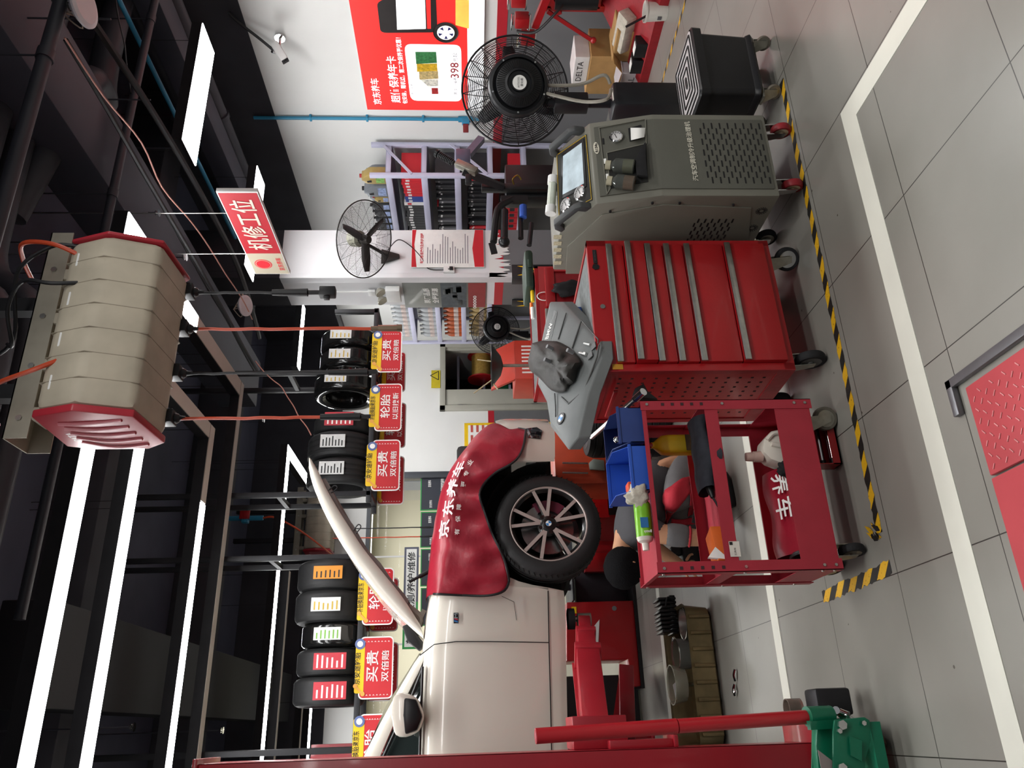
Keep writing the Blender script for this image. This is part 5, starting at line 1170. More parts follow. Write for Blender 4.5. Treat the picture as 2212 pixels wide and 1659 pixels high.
mb = MB(); mb.box(xr+.01, xr+.5, TY+.25, TY+.6, .03, z_(1250, 1250), .006); mb.build('rear_body', mat('navy_panel', '2b2c33', .5, 0, .1, 8), tcn)
mb = MB(); mb.box(xr+.3, xr+.56, TY+.15, TY+.25, .03, z_(1270, 1250), .004); mb.build('red_frame', RED, tcn)
mb = MB(); p = [(1266, 1374), (1295, 1338), (1292, 1400), (1278, 1402), (1268, 1380)]; mb.prism([py(x, y, TY-.004) for x, y in p], (0, .002, 0)); mb.build('paper_sheet', INK, tcn)
mb = MB(); q = py(1327, 1314, TY-.003); mb.cyl(q, q+V(0, .004, 0), .022, seg=16); mb.build('grey_spot', GREY, tcn)
mb = MB(); q = py(1240, 1318, TY-.004); mb.cbox(q, .06, .002, .045); mb.build('warning_label', YEL, tcn)
mb = MB(); ra, rb = py(1352, 1445, 7.1), py(1356, 1590, 6.6); mb.bar(ra, rb, .1, .12, (0, 0, 1), .006); mb.build('bead_arm', LIFTR, tcn)
mb = MB(); mb.bar(py(1330, 1560, 6.8), py(1345, 1450, 7.1), .02, .05); mb.build('arm_brace', LIFTR, tcn)
mb = MB(); mb.box(TX0-.3, TX0+.1, TY+.2, TY+.45, .02, .72); mb.build('dark_back_panel', mat('black_panel', '1c1c1e', .6), tcn)
mb = MB(); mb.box(xl-.02, xr+.5, TY-.02, TY+.55, .0, .03); mb.build('plinth', BLACK, tcn)
# ---- green trolley jack with red handle
JY = 3.14
J = thing('trolley_jack', 'green trolley jack with a long red handle in front of the near lift column', 'jack', (-.14, JY, 0))
jx = lambda x, y, Y=JY: py(x, y, Y)
mb = MB(); side = [(1803, 1555), (1868, 1549), (1879, 1556), (1882, 1600), (1870, 1640), (1868, 1690), (1800, 1690), (1800, 1580)]
for Y in (JY-.10, JY+.09): mb = MB(); mb.prism([jx(x, y, JY-.1) + V(0, Y-(JY-.1), 0) for x, y in side], (0, .012, 0), .003); mb.build('side_plate', GREENP, J)
mb = MB(); mb.prism([jx(x, y) for x, y in ((1766, 1562), (1800, 1568), (1803, 1640), (1790, 1690), (1770, 1690), (1763, 1610))], (0, .05, 0), .006); mb.build('lift_beam', GREENP, J)
mb = MB(); mb.prism([jx(x, y, JY-.085) for x, y in ((1767, 1620), (1800, 1645), (1803, 1690), (1780, 1690))], (0, .004, 0)); mb.build('bare_plate', mat('scuffed_plate', '8f8684', .5, .3), J)
s0, s1 = jx(1743, 1548, 3.12), jx(1795, 1545, 3.14)
mb = MB(); mb.cyl(s0, s1, .036, .034, 20); mb.bar(s0+V(-.03, -.03, .01), s1+V(-.03, -.02, 0), .03, .02); mb.build('handle_socket', GREENP, J)
h0 = py(1157, 1590, 3.02); hm = h0.lerp(s1, .46)
mb = MB(); mb.cyl(h0, hm, .0265, seg=20); mb.cyl(hm+(s1-h0).normalized()*.004, s1, .025, seg=20); mb.build('jack_handle', mat('handle_red', 'b3202a', .3, 0, .06, 8, coat=.3), J)
mb = MB(); dd = (h0-s0).normalized(); mb.cyl(h0, h0+dd*.001, .02, seg=16); mb.build('handle_end', CART, J)
for x, y, r in ((1818, 1566, .017), (1812, 1579, .009), (1864, 1562, .009), (1818, 1659, .017)): q = jx(x, y, JY-.105); mb = MB(); mb.cyl(q-V(0, .012, 0), q, r, seg=6); mb.build('bolt', CHROME, J)
mb = MB(); q0, q1 = jx(1788, 1530, JY+.05), jx(1815, 1540, JY+.02); mb.cyl(q0, q1, .012, seg=10); mb.cyl(q1, jx(1832, 1547, JY), .018, seg=12); mb.cyl(jx(1800, 1536, JY+.03), jx(1806, 1534, JY-.02), .014, seg=10); mb.build('hydraulic_pump', CHROME, J)
mb = MB(); q0, q1 = jx(1815, 1535, JY+.08), jx(1850, 1560, JY+.06); mb.cyl(q0, q1, .008, seg=8); mb.build('release_rod', CHROME, J)
mb = MB(); q = jx(1808, 1522, JY+.12); mb.box(q.x-.04, q.x+.06, JY+.08, JY+.2, .06, .2, .012); mb.build('saddle_block', DARKST, J)
cst = pz(1908, 1610); mb = MB(); q = jx(1868, 1622, JY-.12); mb.prism([jx(x, y, JY-.115) for x, y in ((1835, 1590), (1862, 1600), (1862, 1645), (1838, 1632))], (0, .006, 0)); mb.build('caster_bracket', GREENP, J)
caster(J, V(cst.x+.01, cst.y-.02, 0), .04, swivel=.5, ztop=.125, w=.034, wheelm=mat('nylon_wheel', '6a5647', .5, 0, .1, 20), fork=mat('cream_fork', 'c9c4a8', .4, .3)); caster(J, V(cst.x+.02, JY+.12, 0), .04, swivel=.5, ztop=.125)
mb = MB(); mb.box(jx(1850, 1650).x-.25, jx(1850, 1560).x, JY-.09, JY+.1, .05, .09); mb.build('chassis', GREENP, J)
mb = MB(); q = jx(1722, 1530, JY+.25); mb.lathe([(.03, 0), (.038, .002), (.038, .06), (.034, .06), (.03, .01)], V(q.x, JY+.25, .20), (0, 0, 1), 18); mb.build('grease_cup', mat('clear_brown', '8a7a70', .2, 0, .1, 20, trans=.4), J)
RW_ = [(1680, 1655), (1760, 1640), (1760, 1600), (1735, 1606), (1690, 1615)]
# ---- long bronze drip pan with vessels
BR = mat('bronze_pan', '8b7b58', .35, .45, .2, 12)
pn = thing('drip_pan', 'long bronze metal drip pan holding plastic vessels on the floor', 'pan', (.28, 5.42, 0))
PX0, PX1, PY0, PY1 = pz(1560, 1612).x, pz(1532, 1308).x, 5.12, 5.75
mb = MB()
def panrow(z, e): return rrect(PX0-e, PX1+e, PY0-e, PY1+e, .08, z, 5)
mb.grid([panrow(z, e) for z, e in ((.004, -.03), (.02, -.005), (.16, .01), (.175, .02), (.165, .0), (.03, -.015))], True); mb.poly(panrow(.004, -.03)[::-1]); mb.poly(panrow(.03, -.015)); mb.build('pan_shell', BR, pn)
for k in range(8):
    x = lerp(PX0+.07, PX1-.07, k/7); mb = MB(); mb.tube([V(x, PY0-.002, .025), V(x, PY0-.014, .09), V(x, PY0-.014, .155)], .012, 8); mb.build('rib', BR, pn)
for k, (x, y, bt, r, lab) in enumerate(((1497, 1430, 1525, .09, 'clear plastic measuring beaker standing in the drip pan'),)):
    q = py(1500, 1412, 5.3); bk = thing('measuring_beaker', lab, 'beaker', (q.x, 5.3, .034)); zt_ = py(1458, 1412, 5.3).z
    PL = mat('clear_plastic', 'cfd6d6', .12, 0, .05, 10, trans=.85, alpha=.6, ior=1.25)
    mb = MB(); mb.lathe([(0, .034), (.085, .034), (.098, zt_-.01), (.108, zt_), (.097, zt_-.004), (.082, .04), (0, .04)], V(q.x, 5.3, 0), (0, 0, 1), 32); mb.build('beaker_wall', PL, bk)
q = py(1500, 1478, 5.3); fn = thing('funnel', 'clear funnel with a vane in its bowl beside the measuring beaker', 'funnel', (q.x, 5.3, .034)); zf = py(1450, 1478, 5.3).z
mb = MB(); mb.lathe([(.012, .04), (.012, zf-.1), (.1, zf-.085), (.122, zf), (.115, zf), (.096, zf-.08), (.01, zf-.1)], V(q.x, 5.3, 0), (0, 0, 1), 32); mb.build('funnel_bowl', mat('milky_plastic', 'd9d8c4', .2, 0, .05, 10, trans=.6, alpha=.8, ior=1.25), fn)
mb = MB(); mb.prism([V(q.x-.08, 5.3, zf-.02), V(q.x+.05, 5.3, zf-.07), V(q.x, 5.3, zf-.01)], (0, .004, 0)); mb.build('vane', WHITE, fn)
q = py(1500, 1330, 5.45); eb = thing('grille_part', 'black car part with a small hoop lying on the drip pan', 'car part', (q.x, 5.45, .17))
mb = MB(); rd = random.Random(5)
for k in range(9): mb = MB() if k == 0 else mb; mb.box(q.x-.11+k*.026, q.x-.094+k*.026, 5.36, 5.56, .16, .26+.02*rd.random(), .004)
mb.box(q.x-.12, q.x+.13, 5.38, 5.54, .16, .2, .006); mb.build('part_body', CARB, eb)
mb = MB(); mb.tube(arc([V(q.x+.08, 5.36, .17), V(q.x+.11, 5.34, .22), V(q.x+.05, 5.34, .24)], 5), .006, 6); mb.build('hoop', BLACK, eb)
mb = MB(); mb.lathe([(0, .04), (.085, .04), (.1, .10), (.105, .16), (.098, .16), (.08, .05)], V(py(1520, 1345, 5.25).x, 5.26, 0), (0, 0, 1), 28); tag(mb.build('steel_bowl', STEEL, loc=(py(1520, 1345, 5.25).x, 5.26, .04)), 'round steel bowl in the right end of the drip pan', 'bowl')
# chrome fittings on the floor
for k, (x, y, lab) in enumerate(((1593, 1458, 'small bent chrome fitting lying on the floor nearer the drip pan middle'), (1592, 1490, 'chrome fitting with a knob lying on the floor left of the bent one'))):
    q = pz(x, y); mb = MB(); mb.tube(arc([q+V(-.03, .01, .012), q+V(0, 0, .02), q+V(.03, -.012, .012)], 4), .009, 8)
    if k: mb.ball(q+V(-.01, -.01, .016), .016)
    tag(mb.build('chrome_fitting', CHROME, loc=q), lab, 'fitting')
# ================================================================ white pillar
PC = pz(604, 599.5, ZT); PR = pz(614.6, 497.5, ZT); PB = pz(629, 665, ZT)
CX0, CX1, CY0, CY1 = PC.x, PR.x, (PC.y+PR.y)/2, PB.y
WB = mat('bright_pillar_paint', 'e0e0e2', .5, 0, .03, 2)
mb = MB(); mb.box(CX0, CX1, CY0, CY1, 0, ZT); mb.box(CX0-.012, CX0+.05, CY0-.012, CY0+.1, 1.0, ZT, .004); struct('pillar', mb, WB)
mb = MB(); mb.box(CX0, CX1, CY0, CY1, ZT, 4.9); struct('trim_13', mb, CEILB)
mb = MB(); mb.box(CX0-.006, CX1, CY0-.006, CY1, 0, 1.14); struct('trim_14', mb, WTILE)
mb = MB(); mb.box(CX0-.008, CX1, CY0-.008, CY1, 1.14, 1.237); struct('trim_15', mb, BAND)
rd = random.Random(11); top = []; bot = []
for k in range(40):
    x = lerp(CX0-.012, CX1-.05, k/39); top.append(V(x, CY0-.012, 1.3)); bot.append(V(x, CY0-.012, 1.03+.2*rd.random()*(.4+.6*abs(math.sin(k*.9)))+.05*(k/39)))
mb = MB(); mb.grid([top, bot]); tag(mb.build('peeling_film', WALLW, loc=V(CX0, CY0-.012, 1.1), ang=20), 'torn white film peeling off the lower front of the white pillar', 'film')
def chevron(label, x, y, z0, z1, face):
    t = thing('corner_guard', label, 'corner guard', (x, y, z0)); mb = MB(); 
    if face == 0: mb.box(x-.012, x+.16, y-.014, y+.004, z0, z1, .006)
    mb.box(x-.012, x+.006, y-.012, y+.13, z0, z1, .006); mb.build('rubber_guard', BLACK, t)
    zc = (z0+z1)/2; mb = MB(); F = (lambda a, z: V(x+a, y-.016, z)) if face == 0 else (lambda a, z: V(x-.014, y+a-.02, z)); mb.prism([F(.02, z1-.06), F(.08, zc-.02), F(.14, z1-.06), F(.14, z1-.14), F(.08, zc-.10), F(.02, z1-.14)], (.0, .002, 0) if face == 0 else (.002, 0, 0)); mb.build('chevron_mark', YEL, t)
za, zb = py(1106, 602, CY0).z, py(1160, 602, CY0).z
chevron('black rubber corner guard with yellow chevron at the near corner of the white pillar', CX0-.02, CY0-.018, .55, za, 0)
chevron('black rubber corner guard with yellow chevron at the far corner of the white pillar', CX0-.02, CY1-.13, .55, 1.03, 1)
# notice on the pillar front
def rect_on(Y, x0, y0, x1, y1):
    a = py(x0, y0, Y); b = py(x1, y1, Y); return min(a.x, b.x), max(a.x, b.x), min(a.z, b.z), max(a.z, b.z)
nx0, nx1, nz0, nz1 = rect_on(CY0-.02, 890, 497, 1046, 578); yy = CY0-.02
t = thing('notice_board', 'white notice with red header and footer on the pillar front', 'notice', ((nx0+nx1)/2, yy, nz0))
mb = MB(); mb.box(nx0, nx1, yy-.008, yy, nz0, nz1, .002); mb.build('notice_sheet', INK, t)
H_ = nz1-nz0; mb = MB(); mb.prism([V(nx0+.004, yy-.009, nz1-.004), V(nx1-.004, yy-.009, nz1-.004), V(nx1-.004, yy-.009, nz1-.05), V(lerp(nx0, nx1, .6), yy-.009, nz1-.03), V(nx0+.004, yy-.009, nz1-.06)], (0, -.001, 0)); mb.build('red_header', RINK, t)
mb = MB(); mb.prism([V(nx0+.004, yy-.009, nz0+.004), V(nx1-.004, yy-.009, nz0+.004), V(nx1-.004, yy-.009, nz0+.12*H_), V(lerp(nx0, nx1, .5), yy-.009, nz0+.16*H_), V(nx0+.004, yy-.009, nz0+.13*H_)], (0, -.001, 0)); mb.build('red_footer', RINK, t)
mb = MB(); mb.text('车辆标准操作及养护流程', ((nx0+nx1)/2, yy-.0095, nz1-.115), (1, 0, 0), (0, 0, 1), .04, (nx1-nx0)*.8, .02); mb.build('title_lettering', RINK, t)
mb = MB(); rd = random.Random(4)
for k in range(17):
    z = nz1-.18-k*(H_-.36)/16; w = (nx1-nx0)*rd.uniform(.3, .82); mb.box(nx0+.05, nx0+.05+w, yy-.0092, yy-.0082, z-.004, z+.004)
mb.build('text_line_pattern', mat('grey_text', '77757c', .6), t)
q = py(970, 585, CY0-.012); mb = MB(); mb.box(q.x-.035, q.x+.035, CY0-.05, CY0-.012, q.z-.06, q.z+.06, .006); so = mb.build('wall_socket', WHITE, loc=q); tag(so, 'white wall socket box beside the notice on the pillar', 'socket')
mb = MB(); mb.box(q.x-.02, q.x+.015, CY0-.085, CY0-.05, q.z-.045, q.z-.005, .006); mb.build('black_plug', BLACK, so)
mb = MB(); mb.tube(arc([py(838, 540, 7.1), py(860, 518, CY0-.05), py(885, 530, CY0-.03), py(910, 556, CY0-.025), py(925, 580, CY0-.02), py(960, 583, CY0-.03), py(972, 580, CY0-.06)], 6), .006, 6); tag(mb.build('fan_cable', CAB, loc=py(885, 530, CY0-.03)), 'thin black cable from the wall fan to the pillar socket', 'cable')
# poster on the pillar side
PX = CX0-.012; cn = [px(x, y, PX) for x, y in ((868, 611), (1051, 612), (1050, 664), (876, 664))]
y0_, y1_ = cn[0].y, cn[2].y; z0_, z1_ = (cn[1].z+cn[2].z)/2, (cn[0].z+cn[3].z)/2
t = thing('side_poster', 'dark grey poster of an engine with a red foot on the pillar side', 'poster', (PX, (y0_+y1_)/2, z0_))
mb = MB(); mb.box(PX, PX+.012, y0_, y1_, z0_, z1_, .003); mb.build('poster_board', mat('poster_grey', '6f716c', .35, 0, .12, 6, coat=.3), t)
h = z1_-z0_; mb = MB(); mb.box(PX-.002, PX, y0_+.01, y1_-.01, z0_+.01, z0_+.22*h); mb.build('red_foot', mat('poster_red', '8c2a2e', .4), t)
mb = MB(); mb.box(PX-.002, PX, y0_+.01, y1_-.01, z0_+.24*h, z0_+.55*h); mb.build('engine_field', mat('poster_blue_grey', '4a5056', .4, 0, .25, 18), t)
mb = MB(); rd = random.Random(8)
for k in range(9):
    y = lerp(y0_+.12, y1_-.12, rd.random()); z = z0_+h*rd.uniform(.28, .5); mb.box(PX-.004, PX-.002, y-.06, y+.06, z-.03, z+.03, .002)
mb.build('engine_picture', mat('poster_engine', '34383c', .4, 0, .3, 30), t)
mb = MB(); yc = (y0_+y1_)/2; mb.text('原厂品质', (PX-.003, yc, z0_+.72*h), (0, -1, 0), (0, 0, 1), .075, (y1_-y0_)*.6, .02); mb.text('全程溯源', (PX-.003, yc, z0_+.62*h), (0, -1, 0), (0, 0, 1), .075, (y1_-y0_)*.6, .02); mb.build('poster_lettering', INK, t)
mb = MB(); mb.text('00000', (PX-.003, yc+.15, z0_+.14*h), (0, -1, 0), (0, 0, 1), .04, .3, .02); mb.build('foot_lettering', INK, t)
# emergency lamp on the pillar side
q = px(850, 630, PX); t = thing('emergency_lamp', 'white twin-head emergency lamp above the engine poster', 'lamp', q)
mb = MB(); mb.box(PX-.07, PX, q.y-.13, q.y+.13, q.z-.08, q.z+.08, .01); mb.build('lamp_box', WHITE, t)
for s in (-1, 1):
    c = V(PX-.05, q.y+s*.09, q.z+.14); mb = MB(); mb.lathe([(0, .03), (.03, .03), (.058, -.01), (.062, -.03), (.05, -.03), (0, -.015)], c, (.8, .0, .5), 20); mb.build('lamp_head', mat('lamp_reflector', 'bdb9ac', .2, .6, .1, 20), t)
mb = MB(); mb.cyl((PX-.012, q.y-.02, q.z+.22), (PX-.012, q.y-.02, ZT-.02), .01, seg=8); mb.box(PX-.03, PX, q.y-.05, q.y+.05, q.z+.2, q.z+.28, .004); mb.build('conduit', WHITE, t, split=True)
# ================================================================ right wall items
XP = XW-.03
pa, pb = px(752, 0, XP), px(793, 237, XP); zp1 = pb.z; zp0 = px(1044, 237, XP).z; yl = pb.y; yr = 2.6
t = thing('promo_poster', 'large glowing red advertising board with white card on the right wall', 'poster', (XP, (yl+yr)/2, zp0))
mb = MB(); mb.box(XP, XW-.002, yr, yl, zp0, zp1, .004); mb.build('board_frame', WHITE, t)
h = zp1-zp0; E_ = .55
SR = mat('backlit_red', 'ec2f2c', .4, 0, .03, 2, emit=E_); SW = mat('backlit_white', 'fdfcff', .4, 0, .02, 2, emit=.9); SY = mat('backlit_yellow', 'f3c65a', .4, 0, .2, 4, emit=E_)
zs = px(1011, 237, XP).z
def onw(x, y, lift=.003): return px(x, y, XP-lift)
mb = MB(); mb.prism([V(XP-.002, yr, zs), V(XP-.002, yl-.004, zs), V(XP-.002, yl-.004, zp1-.004), V(XP-.002, yr, zp1-.004)], (.002, 0, 0)); mb.build('red_screen', SR, t)
mb = MB(); mb.prism([V(XP-.002, yr, zp0+.004), V(XP-.002, yl-.004, zp0+.004), V(XP-.002, yl-.004, zs), V(XP-.002, yr, zs)], (.002, 0, 0)); mb.build('white_strip', SW, t)
def wrect(pts, m, name, lift): mb = MB(); mb.prism([onw(x, y, lift) for x, y in pts], (-.001, 0, 0)); return mb.build(name, m, t)
def rounded(x0, y0, x1, y1, x2, y2, x3, y3, r=.12):
    P = [V(x0, y0, 0), V(x1, y1, 0), V(x2, y2, 0), V(x3, y3, 0)]; out = []
    for i in range(4):
        a, b, c = P[i-1], P[i], P[(i+1) % 4]; p, q = b.lerp(a, r), b.lerp(c, r)
        for k in range(5): u = k/4; w = (p.lerp(b, u)).lerp(b.lerp(q, u), u); out.append((w.x, w.y))
    return out
wrect(rounded(873, 95, 996, 97, 998, 219, 887, 217), SW, 'offer_card', .004)
wrect([(984, 0), (1013, 0), (1013, 62), (984, 54)], SY, 'yellow_field', .004)
DKP = mat('print_dark', '2a2626', .4); wrect(rounded(814, 4, 940, -40, 945, 70, 822, 71), DKP, 'phone_picture', .005)
wrect([(855, 0), (918, 0), (920, 62), (858, 64)], SW, 'phone_screen', .006); wrect([(920, 0), (930, 0), (931, 62), (923, 62)], SR, 'phone_bar', .006)
q = onw(963, 70, .007); mb = MB(); mb.lathe([(0, 0), (.11, 0), (.12, .004)], q, (-1, 0, 0), 32); mb.build('wheel_picture', DKP, t)
mb = MB(); mb.lathe([(0, .006), (.082, .006)], q, (-1, 0, 0), 32); mb.build('wheel_picture_face', SW, t)
mb = MB()
for k in range(5):
    a = k*2*PI/5; d = V(0, math.cos(a), math.sin(a)); d2 = V(0, -d.z, d.y); mb.prism([q+V(-.007, 0, 0)+d*.03, q+V(-.007, 0, 0)+d*.07+d2*.018, q+V(-.007, 0, 0)+d*.07-d2*.018], (-.001, 0, 0))
mb.build('wheel_spoke_pattern', mat('print_navy', '2a2c6a', .4), t)
mb = MB(); mb.text('京东养车', onw(812, 198, .004), (0, -1, 0), (0, 0, 1), .085, .36, .008); mb.text('超值保养年卡', onw(850, 173, .004), (0, -1, 0), (0, 0, 1), .10, .62, .012); mb.text('包安装，赠机滤，第二次保养更优惠！', onw(868, 156, .004), (0, -1, 0), (0, 0, 1), .055, .86, .008); mb.build('poster_lettering', SW, t)
mb = MB(); mb.text('398', onw(982, 152, .0065), (0, -1, 0), (0, 0, 1), .085, .2, .01); mb.build('price_lettering', mat('price_red', 'a03038', .5), t)
mb = MB(); mb.text('两次小保养', onw(984, 186, .0065), (0, -1, 0), (0, 0, 1), .04, .24); mb.text('元起', onw(983, 124, .0065), (0, -1, 0), (0, 0, 1), .045, .11); mb.text('适用：全系', onw(890, 196, .0065), (0, -1, 0), (0, 0, 1), .03, .2); mb.build('card_lettering', mat('print_grey', '6b676b', .5), t)
for k, (pts, hx_) in enumerate(((((897, 112), (942, 112), (944, 136), (899, 138)), '3a7f4a'), (((900, 138), (944, 137), (945, 153), (901, 155)), 'd9b02a'), (((905, 155), (946, 153), (947, 170), (906, 172)), 'c9b27a'), (((908, 172), (946, 171), (947, 186), (925, 187)), 'e2ddd0'), (((932, 190), (946, 190), (947, 203), (933, 203)), 'b03030'))):
    wrect(pts, mat('product_'+hx_, hx_, .4, 0, .35, 40), 'product_picture', .006)
# blue riser pipe with valve
mb = MB(); t = thing('wall_air_pipe', 'blue vertical air pipe with valve beside the glowing advertising board', 'pipe', px(900, 257, XW-.03)); q = px(900, 257, XW-.03)
mb.cyl((q.x, q.y, 1.3), (q.x, q.y, 3.8), .018, seg=12); mb.build('pipe_run', TEAL, t)
mb = MB(); v = px(1006, 264, XW-.03); mb.cyl((q.x, q.y, v.z-.08), (q.x, q.y, v.z+.08), .032, seg=12); mb.box(q.x-.06, q.x, q.y-.03, q.y+.03, v.z-.04, v.z+.04, .006); vv = mb.build('valve_body', TEAL, t)
mb = MB(); mb.box(q.x-.08, q.x-.05, q.y+.0, q.y+.12, v.z-.03, v.z+.03, .006); mb.build('valve_lever', mat('lever_red', '7c2a2a', .5), vv)
mb = MB()
for z in (2.0, 2.6, 3.2): mb.box(q.x-.02, XW, q.y-.03, q.y+.03, z-.012, z+.012, .003)
mb.build('pipe_clip', TEAL, t, split=True)
# security camera
q = px(604, 112, XW-.25); w = px(605, 80, XW-.01); t = thing('security_camera', 'white bullet security camera on the upper right wall', 'camera', w)
mb = MB(); mb.cyl((XW, w.y, w.z), (XW-.03, w.y, w.z), .05, seg=20); mb.cyl((XW-.03, w.y, w.z), (XW-.16, w.y+.06, w.z-.0), .012, seg=10); mb.cyl((XW-.16, w.y+.06, w.z), q+V(.0, 0, .07), .012, seg=10); mb.build('camera_arm', CHROME, t)
d = V(-.75, .30, -.5).normalized(); mb = MB(); mb.cbox(q, .075, .20, .075, .02, d.to_track_quat('Y', 'Z').to_matrix()); mb.build('camera_body', WHITE, t)
mb = MB(); mb.cbox(q+d*.102, .066, .01, .066, .004, d.to_track_quat('Y', 'Z').to_matrix()); mb.build('camera_face', BLACK, t); mb = MB(); mb.cyl(q+d*.104, q+d*.111, .022, seg=16); mb.build('lens', CARB, t)
mb = MB(); mb.tube(arc([V(XW-.02, w.y-.28, w.z+.4), V(XW-.05, w.y-.2, w.z+.33), V(XW-.1, w.y-.05, w.z+.16), V(XW-.16, w.y+.05, w.z+.03)], 6), .014, 8); mb.build('camera_cable', BLACK, t)
# ================================================================ fans
def wire_cage(parent, c, ax, R, depth, nr, nring, m, name='guard', wr=.0016, wave=0):
    c, ax = Vector(c), Vector(ax).normalized(); u = ax.orthogonal().normalized(); v = ax.cross(u)
    mb = MB(); mb.tube([c+u*math.cos(2*PI*k/48)*R+v*math.sin(2*PI*k/48)*R for k in range(48)], .007, 8, closed=True); ring = mb.build('guard_ring', m, parent)
    for s in (1, -1):
        mb = MB()
        def sh(r): return s*depth*(1-(r/R)**2.2)
        for k in range(nr):
            a = 2*PI*k/nr; d = u*math.cos(a)+v*math.sin(a); mb.tube([c+d*(R*f)+ax*sh(R*f) for f in (.18, .45, .7, .88, 1)], wr*1.4, 4)
        for j in range(nring):
            r = R*(.2+.78*j/nring); mb.tube([c+(u*math.cos(2*PI*k/40)+v*math.sin(2*PI*k/40))*(r*(1+wave*math.sin(k*8)))+ax*sh(r) for k in range(40)], wr, 4, closed=True)
        mb.build('wire_guard_mesh', m, parent)
def blades(parent, c, ax, R, n, m, a0=0.0, w=.09):
    c, ax = Vector(c), Vector(ax).normalized(); u = ax.orthogonal().normalized(); v = ax.cross(u)
    for k in range(n):
        a = a0+2*PI*k/n; d = u*math.cos(a)+v*math.sin(a); e = ax.cross(d); rows = []
        for f in (.12, .3, .55, .8, 1.0):
            ww = w*(.45+.75*math.sin(PI*min(.98, f*.8+.12))); rows.append([c+d*R*f+e*(t_*ww)+ax*(t_*ww*.45) for t_ in (-.5, 0, .5)])
        mb = MB(); mb.grid(rows); mb.build('blade', m, parent, solid=.006)
WFB = mat('fan_dark', '2a2624', .5, 0, .1, 10)
fc = py(788, 517, 6.95); t = thing('wall_fan', 'black wire wall fan tilted downwards on the white pillar', 'fan', fc)
vd = (CPOS-fc).normalized(); az = V(vd.x, vd.y, 0).normalized(); ax = (az*math.cos(math.radians(52))+V(0, 0, -1)*math.sin(math.radians(52))+V(-.05, .06, 0)).normalized()
wire_cage(t, fc, ax, .40, .10, 16, 26, WFB, wr=.0011); blades(t, fc, ax, .34, 3, WFB, 1.55, .075)
mb = MB(); mb.cyl(fc-ax*.03, fc+ax*.06, .05, .04, 20); mb.build('hub', WFB, t); mb = MB(); mb.lathe([(.055, -.05), (.085, -.07), (.09, -.17), (.06, -.21), (0, -.22)], fc, ax, 24); mb.build('motor', mat('motor_grey_green', '8e8d7e', .5, 0, .08, 10), t)
bq = py(838, 556, CY0-.012); mb = MB(); mb.tube(arc([fc-ax*.12, py(815, 540, 7.2), py(828, 548, CY0-.12), bq+V(0, -.05, 0)], 5), .018, 8); mb.build('fan_arm', WFB, t)
mb = MB(); mb.prism([V(bq.x-.09, CY0-.05, bq.z+.07), V(bq.x+.09, CY0-.05, bq.z+.07), V(bq.x+.02, CY0-.05, bq.z-.13), V(bq.x-.02, CY0-.05, bq.z-.13)], (0, .04, 0), .008); mb.build('wall_bracket', WFB, t)
FB = mat('mist_fan_black', '121317', .4, 0, .12, 10)
def mist_fan(label, c, ax, R, floor_off, seed):
    c = Vector(c); ax = Vector(ax).normalized(); t = thing('mist_fan', label, 'fan', (c.x, c.y, 0)); wire_cage(t, c, ax, R, .16, 20, 24, FB, wr=.002)
    blades(t, c-ax*.04, ax, R*.84, 3, FB, .5, .10)
    o = c+ax*.13; r = R*.53
    mb = MB(); mb.lathe([(r*1.02, -.06), (r*1.05, .03), (r*1.0, .05), (r*.9, .055), (r*.88, .03), (r*.80, .028), (r*.78, .07), (r*.42, .10), (r*.40, .085), (r*.3, .085), (r*.28, .1), (0, .1)], o, ax, 44); dm = mb.build('motor_drum', FB, t, ang=25)
    mb = MB(); mb.lathe([(r*.24, .095), (r*.24, .106), (0, .107)], o, ax, 28); mb.build('badge_disc', INK, dm)
    mb = MB(); u = V(0, 0, 1)-ax*ax.z; u.normalize(); rt = u.cross(ax); mb.text('AUTOCOOL', o+ax*.108+u*.008, rt, u, r*.06, r*.34); mb.text('雾化扇', o+ax*.108-u*r*.07, rt, u, r*.09, r*.26); mb.build('badge_lettering', BINK, dm)
    mb = MB()
    for k in range(60):
        a = 2*PI*k/60; d = rt*math.cos(a)+u*math.sin(a); mb.bar(o+d*r*.5+ax*.094, o+d*r*.76+ax*.074, .006, .003, ax)
    mb.build('vent_slot_pattern', mat('slot_black', '040405', .9), dm)
    mb = MB()
    for k in range(5): a = .6+k*2*PI/5; d = rt*math.cos(a)+u*math.sin(a); mb.cyl(o+d*r*.93+ax*.05, o+d*r*.93+ax*.06, .006, seg=8)
    mb.build('screw', CHROME, dm, split=True)
    pb = V(c.x+ax.x*.05, c.y+ax.y*.05, 0)-RGT*.085; pb.z = 0
    mb = MB(); mb.cyl(pb+V(0, 0, .5), pb+V(0, 0, c.z-R*.5), .03, seg=14); mb.box(pb.x-.05, pb.x+.05, pb.y-.05, pb.y+.05, c.z-R-.12, c.z-R+.1, .01); mb.build('pole', FB, t)
    mb = MB(); mb.box(pb.x-.1, pb.x+.1, pb.y-.1, pb.y+.1, .12, .6, .03); mb.build('water_tank', FB, t)
    mb = MB(); mb.box(pb.x-.05, pb.x+.05, pb.y-.085, pb.y-.07, .5, .6, .003); mb.build('control_label', mat('label_paper', 'd9d6cc', .5), t)
    for sx in (-1, 1):
        for sy in (-1, 1): caster(t, V(pb.x+sx*.06, pb.y+sy*.06, 0), .04, swivel=sx, ztop=.125)
    rd = random.Random(seed); hm = mat('grey_tube', '8f8b80', .5, 0, .1, 15)
    for k in range(2):
        mb = MB(); mb.tube(arc([o+V(-.05+k*.06, .0, -r*.9), pb+V(-.10+k*.14, -.12, c.z-R-.06), pb+V(-.14+k*.2, -.18, c.z-R-.2), pb+V(-.02+k*.05, -.14, .62)], 6), .011, 7); mb.build('tube_loop', hm, t)
    return t
